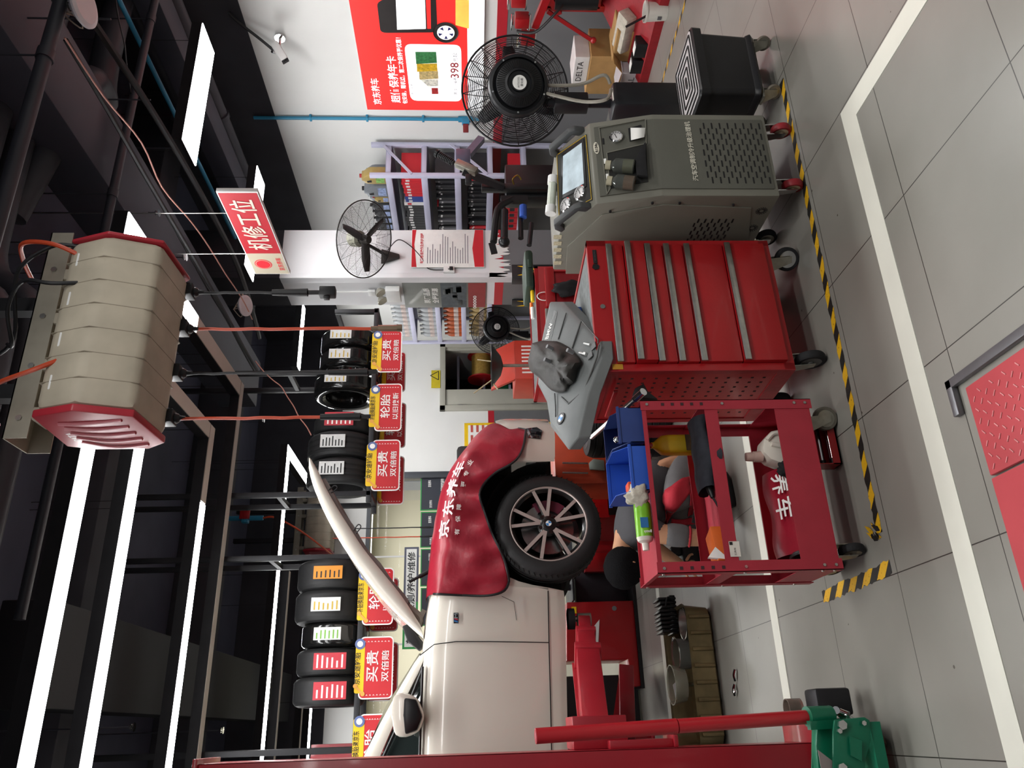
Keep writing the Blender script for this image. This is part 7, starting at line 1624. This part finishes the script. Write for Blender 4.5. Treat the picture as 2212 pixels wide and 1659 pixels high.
def patch(name, up, lo, m, n=10, k=8, lift=.006):
    # a panel sewn on the clothing: sampled between two lines and laid on the cloth
    U, L = resample(up, n), resample(lo, n); rows = []
    for a, b in zip(U, L):
        r = []
        for j in range(k):
            q = a.lerp(b, j/(k-1)); d = ray(q.x, q.y).normalized(); h = cl_bv.ray_cast(CPOS, d)
            if h[0] is None: r.append(py(q.x, q.y, PY)); continue
            nn = h[1] if h[1].dot(d) < 0 else -h[1]; r.append(h[0]+nn*lift+nn*.004*mnoise.noise(V(q.x*.12, q.y*.12, 2)))
        rows.append(r)
    mb = MB(); mb.grid(rows); mb.build(name, m, P_, ang=80, solid=.004)
patch('red_waist_panel', [(1432, 1062), (1450, 1052), (1470, 1036), (1488, 1030)], [(1438, 1140), (1452, 1112), (1474, 1085), (1492, 1062)], TRED)
patch('red_leg_panel', [(1486, 1060), (1490, 1078), (1484, 1115)], [(1500, 1062), (1504, 1080), (1496, 1112)], TRED)
patch('red_hem_panel', [(1452, 1120), (1470, 1122), (1492, 1118)], [(1450, 1136), (1472, 1136), (1510, 1130)], TRED)
mb = MB(); a_, b_ = pp(1500, 1130, 4.2), pp(1512, 1060, 4.25); mb.bar(a_, b_, .03, .008, (0, -1, 0)); mb.build('tool_strap', BLACK, P_)
for an, to in ((anN, toN), (anF, toF)):
    skin_fig('shoe', [(an+V(.03, 0, -.03), .048), (an+V(-.04, 0, -.045), .05), (to, .042), (to+V(-.03, 0, 0), .03)], [(0, 1), (1, 2), (2, 3)], BLACK, P_)
mb = MB(); rows = []
hx_ = V(.25, .0, .97).normalized()
for i in range(13):
    th = PI*i/12*.80; row = []
    for j in range(24):
        ph = 2*PI*j/24; d = V(math.sin(th)*math.cos(ph), math.sin(th)*math.sin(ph), math.cos(th)); k = 1+.05*mnoise.noise(d*5)
        d.rotate(V(0, 0, 1).rotation_difference(V(-.1, .12, .98))); row.append(hc+V(.01, .0, .012)+V(d.x*.122*k, d.y*.108*k, d.z*.112*k))
    rows.append(row)
mb.grid(rows, True); mb.build('hair', HAIR, P_, ang=80)
# lettering across the back (reads towards the head)
mb = MB(); bk = [(1326, 1146), (1341, 1146), (1356, 1147), (1371, 1149)]
bv = BVHTree.FromPolygons([so_.matrix_world @ v.co + OFF[so_] for v in so_.data.vertices], [p.vertices[:] for p in so_.data.polygons])
for ch, (x, y) in zip('车养东京', bk):
    d = ray(x, y).normalized(); h = bv.ray_cast(CPOS, d)
    if h[0] is None: continue
    n = h[1] if h[1].dot(d) < 0 else -h[1]; up = V(-1, 0, -.1); up = (up-n*up.dot(n)).normalized(); r_ = up.cross(n)
    mb.text(ch, h[0]+n*.004, r_, up, .04, .034, .012)
mb.build('shirt_lettering', INK, P_)
# ================================================================ clutter behind the front row
ORR = mat('orange_red_paint', 'bd3a2a', .42, 0, .07, 8)
# second red drawer cabinet, half hidden behind the big one
zz_ = lambda x, y, Y: py(x, y, Y).z
QY = 4.25; qx0, qx1 = py(1200, 800, QY).x, py(1200, 575, QY).x; qz = zz_(1160, 690, QY)
t = thing('drawer_cabinet', 'second red tool cabinet with a cluttered grey top behind the engine cover', 'tool cabinet', ((qx0+qx1)/2, QY+.25, 0))
mb = MB(); mb.box(qx0, qx1, QY, QY+.5, .12, qz-.02, .004); mb.box(qx0, qx1, QY, QY+.015, qz-.02, qz); mb.box(qx0, qx1, QY+.485, QY+.5, qz-.02, qz); mb.box(qx0, qx0+.015, QY, QY+.5, qz-.02, qz); mb.box(qx1-.015, qx1, QY, QY+.5, qz-.02, qz); mb.build('cabinet_body', RED, t)
mb = MB(); mb.box(qx0+.015, qx1-.015, QY+.015, QY+.485, qz-.02, qz-.008); mb.build('top_mat', MATS['worn_grey_mat'], t)
xm_ = lerp(qx0, qx1, .56)
for k in range(5):
    z1 = qz-.05-k*.12; mb = MB(); mb.box(qx0+.03, xm_, QY-.014, QY+.002, z1-.105, z1, .003); d_ = mb.build('drawer', RED, t)
    mb = MB(); mb.box(qx0+.03, xm_, QY-.028, QY-.014, z1-.024, z1, .003); mb.build('drawer_handle', STEEL, d_)
mb = MB(); mb.box(xm_+.02, qx1-.02, QY-.02, QY+.002, qz-.12, qz-.06, .004); mb.box(xm_+.02, xm_+.05, QY-.02, QY+.002, .2, qz-.12, .004); mb.box(qx1-.05, qx1-.02, QY-.02, QY+.002, .2, qz-.12, .004); mb.build('cupboard_frame', RED, t)
mb = MB(); mb.box(xm_+.05, qx1-.05, QY-.004, QY+.002, .3, qz-.12); mb.build('open_bay', DRED, t)
for sx in (qx0+.06, qx1-.06):
    for sy in (QY+.06, QY+.44): caster(t, V(sx, sy, 0), .05, ztop=.12)
cloth_lump('shop_rag', 'dark speckled rag hanging from the second cabinet bay', 'rag', (lerp(xm_, qx1, .4), QY-.04, qz-.2), (.05, .03, .09), MATS['black_cloth'], 21, .4)
mb = MB(); c = py(1150, 597, QY+.2); mb.box(c.x-.16, c.x+.12, QY+.06, QY+.34, qz, qz+.055, .02); mb.box(c.x-.02, c.x+.04, QY+.05, QY+.06, qz+.01, qz+.035, .004); tag(mb.build('green_tool_case', mat('dark_green_case', '26382c', .5, 0, .1, 10), loc=(c.x, QY+.2, qz)), 'dark green hard case on the second red cabinet', 'case')
for k, (x, y, m, lab) in enumerate(((1164, 640, YEL, 'yellow tape roll on the second cabinet top'), (1161, 668, INK, 'white marker lying on the second cabinet top'), (1166, 650, mat('bright_orange', 'e8702a', .4), 'orange-handled tool on the second cabinet top'))):
    q = py(x, y, QY+.12); mb = MB(); mb.cyl((q.x-.04, QY+.12+.05*k, qz+.01), (q.x+.04, QY+.12+.05*k, qz+.01), .012, seg=10); tag(mb.build('bench_tool', m, loc=(q.x, QY+.12, qz)), lab, 'tool')
mb = MB(); q = py(1176, 640, QY-.01); mb.tube([q+V(.03*math.cos(a), 0, .045*math.sin(a)) for a in [k*PI/8 for k in range(16)]], .003, 5, closed=True); tag(mb.build('cable_tie_loop', INK, loc=q), 'white cable tie loop hanging on the second cabinet edge', 'cable tie')
# stacked tyres below the engine cover
sx_, sy_ = py(1330, 898, 5.75).x, 5.75
zt_ = zz_(1262, 935, 4.2)
for k in range(3):
    t = thing('tyre', ('tyre at the bottom of the stack behind the cart', 'middle tyre in the stack under the engine cover', 'top tyre of the stack under the hanging end of the engine cover')[k], 'tyre', (sx_, sy_, .21*k), 'tyres stacked behind the cart')
    mb = MB(); z = .21*k; mb.lathe([(.2, z+.02), (.26, z+.002), (.31, z+.012), (.325, z+.04), (.32, z+.05), (.33, z+.06), (.33, z+.10), (.32, z+.105), (.33, z+.11), (.33, z+.15), (.32, z+.158), (.325, z+.165), (.31, z+.198), (.26, z+.208), (.2, z+.19)], (sx_, sy_, 0), (0, 0, 1), 48, True); mb.build('tyre_carcass', TYRE, t, ang=28)
# orange-red machine with slots (nitrogen cart) and oil catcher
def boxpart(name, m, parent, *a, bev=.008): mb = MB(); mb.box(*a, bev); return mb.build(name, m, parent)
NY = 8.2; a, b = py(1084, 760, NY), py(1084, 818, NY)
nx0_, nx1_ = py(1150, 818, NY).x, py(1150, 735, NY).x; nzt = zz_(1090, 790, NY)
t = thing('orange_service_machine', 'orange red cabinet machine with vent slots behind the black plastic piece', 'machine', ((nx0_+nx1_)/2, NY+.3, 0))
boxpart('cabinet', ORR, t, nx0_, nx1_, NY, NY+.6, .1, nzt-.12)
mb = MB(); mb.prism([V(nx0_, NY, nzt-.12), V(nx1_, NY, nzt-.12), V(nx1_, NY+.3, nzt+.15), V(nx0_, NY+.3, nzt+.15)], (0, .06, -.0), .006); mb.build('sloped_panel', ORR, t)
mb = MB()
for k in range(8): x = lerp(nx0_+.08, nx1_-.08, k/7); mb.box(x-.01, x+.01, NY-.003, NY+.001, nzt-.34, nzt-.2)
mb.build('vent_slot_pattern', INK, t)
mb = MB(); mb.box(lerp(nx0_, nx1_, .5), nx1_-.05, NY-.004, NY, nzt-.75, nzt-.42); mb.build('dark_bay', BLACK, t)
for k, m in enumerate((YEL, INK, YEL)): mb = MB(); x = nx0_+.12; mb.box(x, x+.06, NY-.004, NY-.001, nzt-.34-k*.08, nzt-.28-k*.08); mb.build('warning_sticker', m, t)
for sx in (nx0_+.1, nx1_-.1): caster(t, V(sx, NY+.1, 0), .045, ztop=.1); caster(t, V(sx, NY+.5, 0), .045, ztop=.1)
OY = 7.2; oc = py(1073, 790, OY); t = thing('oil_drainer', 'black funnel-shaped oil drainer on a thin post before the double door', 'oil drainer', (oc.x, OY, 0))
zf0, zf1 = zz_(1061, 790, OY), zz_(1086, 790, OY)
mb = MB(); mb.lathe([(.03, zf1-.0), (.1, zf1+.02), (.2, zf0-.02), (.225, zf0), (.215, zf0), (.19, zf0-.03), (.03, zf1+.03)], (oc.x, OY, 0), (0, 0, 1), 32); mb.build('funnel_bowl', CARB, t)
mb = MB(); mb.cyl((oc.x, OY, .5), (oc.x, OY, zf1+.01), .016, seg=12); mb.build('post', ZINC, t); mb = MB(); mb.lathe([(0, .08), (.2, .08), (.22, .12), (.22, .48), (.18, .55), (0, .55)], (oc.x, OY, 0), (0, 0, 1), 28); mb.build('oil_tank', ORR, t)
mb = MB(); mb.cyl((oc.x-.16, OY, zf0), (oc.x-.3, OY, zf0+.18), .006, seg=6); mb.cyl((oc.x+.05, OY, zf0), (oc.x+.07, OY, zf0+.14), .006, seg=6); mb.cyl((oc.x-.2, OY, zf0-.02), (oc.x-.26, OY, zf0-.06), .008, seg=6); mb.build('probe_tube', mat('cream_tube', 'cdbf9a', .5), t, split=True)
for k in range(3): a = k*2.1; caster(t, V(oc.x+.18*math.cos(a), OY+.18*math.sin(a), 0), .035, ztop=.085)
# hose reel in the store room, green bin, dark shelf
q = py(1040, 795, 12.4); t = thing('reel_drum', 'red hose reel drum standing inside the store room doorway', 'hose reel', (q.x, 12.4, 0))
mb = MB(); mb.cyl((q.x-.2, 12.4, q.z), (q.x+.22, 12.4, q.z), .17, seg=24); mb.build('hose_coil', mat('tan_hose', '9a7a3a', .5, 0, .2, 30), t)
for s in (-.22, .22): mb = MB(); mb.cyl((q.x+s-.01, 12.4, q.z), (q.x+s+.01, 12.4, q.z), .24, seg=28); mb.build('reel_flange', RED, t)
mb = MB(); mb.box(q.x-.25, q.x+.25, 12.25, 12.55, 0, q.z-.2); mb.build('stand', BLACK, t)
q = py(1130, 842, 12.6); sh_ = thing('store_shelf', 'dim grey store shelf inside the doorway', 'shelf', (q.x+.3, 12.7, 0))
for x in (q.x-.2, q.x+1.0): mb = MB(); mb.box(x-.02, x+.02, 12.6, 12.64, 0, 2.2); mb.build('upright', LILAC, sh_)
for z in (.4, .85, 1.3, 1.75): mb = MB(); mb.box(q.x-.2, q.x+1.0, 12.6, 13.0, z-.04, z); mb.build('shelf_board', LILAC, sh_)
mb = MB(); mb.box(q.x-.1, q.x+.2, 12.65, 12.95, .852, 1.1, .01); tag(mb.build('store_bin', mat('green_bin', '1f6a45', .4), loc=(q.x, 12.8, .852)), 'green bin on the dim store shelf', 'bin')
mb = MB(); mb.box(q.x+.25, q.x+.5, 12.65, 12.95, .852, 1.15, .01); tag(mb.build('store_bin', mat('pale_bin', 'a9aaa0', .5), loc=(q.x+.4, 12.8, .852)), 'pale bin with a red print on the dim store shelf', 'bin')
# orange toolbox with hanging tool and red cabinet right of the wheel
OY = 6.2; t = thing('orange_tool_cart', 'orange red cart with a hanging rod between the car nose and the wheel', 'cart', (py(1250, 985, OY).x, OY+.3, 0))
x0, x1 = py(1250, 1045, OY).x, py(1250, 905, OY).x; z1, z0 = zz_(1196, 960, OY), .1
boxpart('cabinet', mat('deep_orange_paint', 'c4492a', .42, 0, .08, 8), t, x0, x1, OY, OY+.5, z0, z1)
for y in (1000, 1021): q0, q1 = py(1215, y, OY-.03), py(1270, y+1, OY-.03); mb = MB(); mb.cyl(q0, q1, .008, seg=8); mb.build('hanging_rod', STEEL, t)
q = py(1285, 1015, OY-.04); mb = MB(); mb.prism([py(x, y, OY-.04) for x, y in ((1272, 1000), (1282, 991), (1305, 994), (1307, 1016), (1274, 1014))], (0, .02, 0), .004); mb.build('wind_deflector', mat('pale_plate', '9aa39a', .4, .3), t)
for sx in (x0+.1, x1-.1): caster(t, V(sx, OY+.1, 0), .045, ztop=.1); caster(t, V(sx, OY+.4, 0), .045, ztop=.1)
RYY = 6.9; x0, x1 = py(1290, 1170, RYY).x, py(1290, 1031, RYY).x; z1 = zz_(1255, 1090, RYY)
t = thing('red_balancer', 'red machine panel with a black and yellow warning strip beside the front wheel', 'machine', ((x0+x1)/2, RYY+.3, 0)); boxpart('cabinet', RED, t, x0, x1, RYY, RYY+.5, .02, z1)
mb = MB(); mb.box(x0+.1, x1-.1, RYY+.1, RYY+.3, z1, z1+.14, .02); mb.build('top_block', DARKST, t)
mb = MB(); p0, p1 = py(1322, 1052, RYY-.004), py(1322, 1112, RYY-.004); mb.box(p1.x, p0.x, RYY-.004, RYY, p0.z-.05, p0.z+.05, .0); st = mb.build('warning_strip', BLACK, t)
mb = MB(); xm_ = (p0.x+p1.x)/2; mb.box(xm_-.04, xm_+.04, RYY-.006, RYY-.004, p0.z-.012, p0.z+.012); mb.box(xm_-.012, xm_+.012, RYY-.006, RYY-.004, p0.z-.04, p0.z+.04); mb.prism([V(p0.x-.1, RYY-.006, p0.z-.04), V(p0.x-.02, RYY-.006, p0.z-.04), V(p0.x-.06, RYY-.006, p0.z+.04)], (0, .002, 0)); mb.build('strip_symbol', YEL, st)
mb = MB(); q = py(1300, 1037, RYY-.003); mb.box(q.x-.05, q.x+.05, RYY-.004, RYY, q.z-.02, q.z+.02); mb.build('handle_slot', BLACK, t)
mb = MB(); mb.box(py(1270, 1095, RYY).x-.1, py(1270, 1080, RYY).x, RYY-.004, RYY, z1-.25, z1-.08); mb.build('brand_plate', mat('bright_red_plate', 'd2242c', .4), t)
# black tyre machine with helper arms between the olive machine and the pillar
MY = 5.3; mm = thing('tyre_machine', 'black tyre machine with helper arms standing before the shelf rack', 'machine', (py(1130, 440, MY).x, MY, 0))
DK2 = mat('satin_black', '17181a', .35, .1, .15, 10)
x0, x1 = py(1120, 425, MY).x, py(1120, 355, MY).x; z1 = zz_(1092, 390, MY)
boxpart('column', DK2, mm, x0, x1, MY, MY+.16, .2, z1, bev=.01); x2 = py(1090, 428, MY-.02).x
mb = MB(); q0, q1 = py(1040, 413, MY), py(1195, 408, MY); mb.box(q0.x-.03, q0.x+.03, MY-.07, MY-.01, .4, q0.z, .006); mb.build('slide_bar', DK2, mm)
mb = MB(); mb.tube(arc([py(1108, 430, MY-.08), py(1080, 446, MY-.1), py(1072, 470, MY-.12), py(1066, 523, MY-.14)], 5), .028, 10); mb.build('helper_arm', DK2, mm)
mb = MB(); mb.cyl(py(1090, 455, MY-.12), py(1089, 520, MY-.14), .03, seg=14); mb.ball(py(1089, 523, MY-.14), (.045, .045, .045)); mb.build('helper_arm', DK2, mm)
mb = MB(); mb.cyl(py(1124, 452, MY-.1), py(1125, 515, MY-.12), .022, seg=12); mb.cyl(py(1148, 483, MY-.12), py(1143, 530, MY-.14), .02, seg=12); mb.bar(py(1062, 525, MY-.14), py(1068, 548, MY-.14), .015, .05); mb.build('helper_arm', DK2, mm)
mb = MB(); mb.bar(py(1082, 432, MY-.08), py(1140, 431, MY-.08), .05, .05); mb.build('pivot_block', DK2, mm)
mb = MB(); mb.cyl(py(1130, 445, MY-.13), py(1130, 470, MY-.13), .03, seg=14); mb.build('blue_cylinder', mat('blue_label', '2b52a8', .4), mm)
mb = MB(); mb.bar(py(1088, 405, MY-.08), py(1000, 370, MY-.2), .05, .05); mb.build('tilt_arm', DK2, mm)
mb = MB(); p0, p1 = py(985, 352, MY-.22), py(1030, 372, MY-.22); mb.bar(p0, p1, .06, .06, bev=.008); mb.build('mount_cylinder', ZINC, mm)
mb = MB(); p0, p1 = py(942, 330, MY-.22), py(980, 352, MY-.22); d = p1-p0; mb.tube([p0, p0+d*.12, p0+d*.14, p0+d], [.034, .034, .022, .022], 14)
for k in range(9): q = p0+d*(.2+k*.085); mb.cyl(q, q+d*.04, .029, seg=14)
mb.build('spring_handle', DK2, mm)
mb = MB(); mb.cbox(py(1000, 337, MY-.15), .12, .05, .12, .01); mb.bar(py(1010, 335, MY-.1), py(1040, 300, MY-.05), .05, .06); mb.build('tilt_head', mat('violet_grey_steel', '6b6a80', .4, .3), mm)
mb = MB(); mb.cbox(py(1012, 388, MY-.24), .08, .05, .05, .008); mb.build('jaw', DARKST, mm)
mb = MB(); q = py(1110, 398, MY-.1); mb.tube(arc([q, q+V(.02, -.04, .01), q+V(.05, -.05, -.03), q+V(.03, -.02, -.06)], 4), .007, 6); mb.build('brass_hook', mat('brass', '8a7434', .35, .8), mm)
mb = MB(); mb.box(x0-.3, x1+.1, MY-.1, MY+.4, .0, .75, .01); mb.build('base_cabinet', DK2, mm)
# red machine with trapezoid base by the grey wall
gx = lambda x, y, Y: py(x, y, Y)
bm_ = thing('red_clamp_machine', 'red machine on a trapezoid base with black cylinder and clamps by the grey wall', 'machine', (5.55, 4.6, 0))
p = [pz(1425, 12, 0.02), pz(1405, 178, 0.02), pz(1322, 95, .3), pz(1340, 20, .3)]
BX1 = 5.95; a, b = pz(1398, 183, 0), pz(1432, 10, 0)
y0m, y1m = b.y-.25, a.y; xb = min(a.x, b.x)
mb = MB(); mb.prism([V(xb, y0m, .0), V(xb, y1m, .0), V(xb+.12, y1m-.03, .18), V(xb+.75, lerp(y0m, y1m, .68), .42), V(xb+.75, lerp(y0m, y1m, .3), .42), V(xb+.12, y0m+.03, .18)], (0.02, 0, -.0)); 
rows = [[V(xb, y0m, 0), V(xb, y1m, 0)], [V(xb, y0m, .07), V(xb, y1m, .07)], [V(xb+.62, lerp(y0m, y1m, .32), .40), V(xb+.62, lerp(y0m, y1m, .72), .40)], [V(xb+.62, lerp(y0m, y1m, .32), 0), V(xb+.62, lerp(y0m, y1m, .72), 0)]]
mb = MB(); mb.grid(rows); mb.poly([r[0] for r in rows][::-1]); mb.poly([r[1] for r in rows]); mb.build('trapezoid_base', DRED, bm_)
top0 = V(xb+.45, 0, 0); ya, yb = lerp(y0m, y1m, .36), lerp(y0m, y1m, .70); zA = .42
mb = MB()
for y in (ya, yb): mb.box(xb+.55, xb+.62, y-.03, y+.03, .3, .86, .006)
mb.box(xb+.55, xb+.62, ya, yb, .80, .87, .006); mb.box(xb+.55, xb+.62, ya, yb, .40, .46, .006); mb.build('upright_frame', RED, bm_)
mb = MB(); ym = (ya+yb)/2; mb.cyl((xb+.52, ym, .45), (xb+.52, ym, .80), .11, seg=24); mb.build('black_cylinder', DK2, bm_)
mb = MB(); mb.cyl((xb+.45, ya-.05, .86), (xb+.45, ya-.12, 1.22), .025, seg=12); mb.bar((xb+.5, ya-.1, .8), (xb+.45, yb+.1, .95), .05, .06); mb.bar((xb+.45, ya-.12, 1.0), (xb+.5, yb, .75), .04, .05); mb.build('swing_arm', RED, bm_)
mb = MB(); mb.tube([V(xb+.45, ya-.13, 1.12), V(xb+.45, ya-.19, 1.36)], .045, 14); mb.build('roller_grip', DK2, bm_)
for y, z in ((yb+.04, 1.06), (yb+.22, 1.0), (ya+.15, 1.1)):
    mb = MB(); mb.cbox((xb+.46, y, z), .1, .1, .12, .01); mb.build('clamp_block', RED, bm_); mb = MB(); mb.cyl((xb+.44, y-.08, z+.08), (xb+.44, y+.08, z+.08), .012, seg=8); mb.cyl((xb+.44, y-.08, z-.06), (xb+.44, y+.08, z-.06), .012, seg=8); mb.build('clamp_pin', CHROME, bm_, split=True)
mb = MB()
for s in (-1, 1): mb.bar((xb+.5, ym+s*.14, .85), (xb+.42, ym+s*.36, .45), .03, .03); mb.ball((xb+.42, ym+s*.36, .44), .028)
mb.build('stay_rod', RED, bm_, split=True)
mb = MB(); mb.tube(arc([V(xb+.4, yb+.1, 1.1), V(xb+.34, yb+.05, .95), V(xb+.36, yb-.12, .8), V(xb+.42, ym, .74)], 5), .012, 8); mb.build('air_line', BLACK, bm_)
q0 = V(xb+.22, lerp(y0m, y1m, .62), .24)
mb = MB(); mb.cbox(q0, .13, .34, .1, .012, Matrix.Rotation(-.5, 3, 'Y')); mb.build('dirty_foam_pad', mat('dirty_foam', 'b5aea0', .9, 0, .2, 20), bm_)
for k in range(2):
    q = V(xb+.06, lerp(y0m, y1m, .68)-.05+k*.17, .11); mb = MB(); mb.cbox(q, .1, .14, .12, .004); po_ = mb.build('square_socket', BLACK, bm_); mb = MB(); mb.cbox(q+V(-.02, 0, .062), .07, .09, .004); mb.build('plate_insert', INK, po_)
# white bucket with tools, red beam at the frame's edge
bk = pz(1440, 30, 0.0); t = thing('white_bucket', 'white plastic bucket of black tools at the foot of the red machine', 'bucket', V(bk.x+.05, bk.y, 0)); bb = V(bk.x+.02, bk.y+.0, 0)
zt_ = .17; mb = MB(); mb.lathe([(0, .0), (.062, .0), (.074, zt_), (.079, zt_), (.079, zt_-.015), (.076, zt_-.015), (.07, zt_-.008), (.058, .015), (0, .015)], bb, (0, 0, 1), 28); mb.build('bucket_wall', mat('bucket_white', 'd3d0c8', .45, 0, .06, 10), t)
mb = MB(); mb.cbox(bb+V(-.068, .0, .06), .004, .03, .03); mb.build('bucket_label', SILB, t)
mb = MB(); mb.bar(bb+V(.0, -.04, .04), bb+V(-.05, .1, .3), .02, .01); tag(mb.build('crowbar', BLACK, loc=bb+V(-.1, 0, .1)), 'black crowbar leaning in the white bucket', 'crowbar')
q = pz(1455, -5, .05); mb = MB(); mb.box(q.x-.05, q.x+1.0, q.y-.55, q.y-.02, .02, .16, .006); tag(mb.build('red_floor_beam', RED, loc=(q.x, q.y-.2, .02)), 'red steel beam on the floor at the far right edge by the bucket', 'beam')
# cardboard boxes behind the fan stand
def carton(label, x0, x1, y0, y1, z1, m, pr=None, flap=False, z0=.0):
    t = thing('cardboard_box', label, 'box', ((x0+x1)/2, (y0+y1)/2, z0)); mb = MB(); mb.box(x0, x1, y0, y1, z0, z1, .003, 1); mb.build('carton', m, t)
    if flap: mb = MB(); mb.prism([V(x0, y0, z1), V(x0, y1, z1), V(x0-.14, y1, z1+.05), V(x0-.14, y0, z1+.05)], (0, 0, .005)); mb.prism([V(x0, y0, z1), V(x1, y0, z1), V(x1, y0-.1, z1+.08), V(x0, y0-.1, z1+.08)], (0, 0, .005)); mb.build('flap', CARD, t)
    if pr: mb = MB(); mb.text(pr, (x0-.002, (y0+y1)/2, lerp(z0, z1, .6)), (0, -1, 0), (0, 0, 1), .05, (y1-y0)*.7); mb.build('box_lettering', BINK, t)
q = pz(1385, 215, 0); WC = mat('white_printed_carton', 'bdb7bb', .6, 0, .05, 8)
carton('white printed carton with open flaps beside the olive machine', q.x, q.x+.26, q.y-.3, q.y, .22, WC, 'OPAL', True)
carton('large brown cardboard box behind the white printed carton', q.x+.27, q.x+.6, q.y-.22, q.y+.22, .45, CARD)
carton('brown cardboard box under the red machine clamps', q.x+.12, q.x+.42, q.y-.62, q.y-.31, .3, CARD)
carton('small white carton reading DELTA on the large brown box', q.x+.3, q.x+.56, q.y-.18, q.y+.14, .58, mat('white_carton', 'd6d4d2', .5), 'DELTA', False, .452)
# black battery and lever behind the person, red base things
mb = MB(); q = pz(1512, 1190, 0); mb.box(q.x-.08, q.x+.08, q.y-.05, q.y+.09, .0, .13, .01); mb.box(q.x-.03, q.x+.03, q.y-.03, q.y+.03, .13, .2, .008); tag(mb.build('battery_tool', BLACK, loc=q), 'black battery tool on the floor behind the crouching person', 'tool')
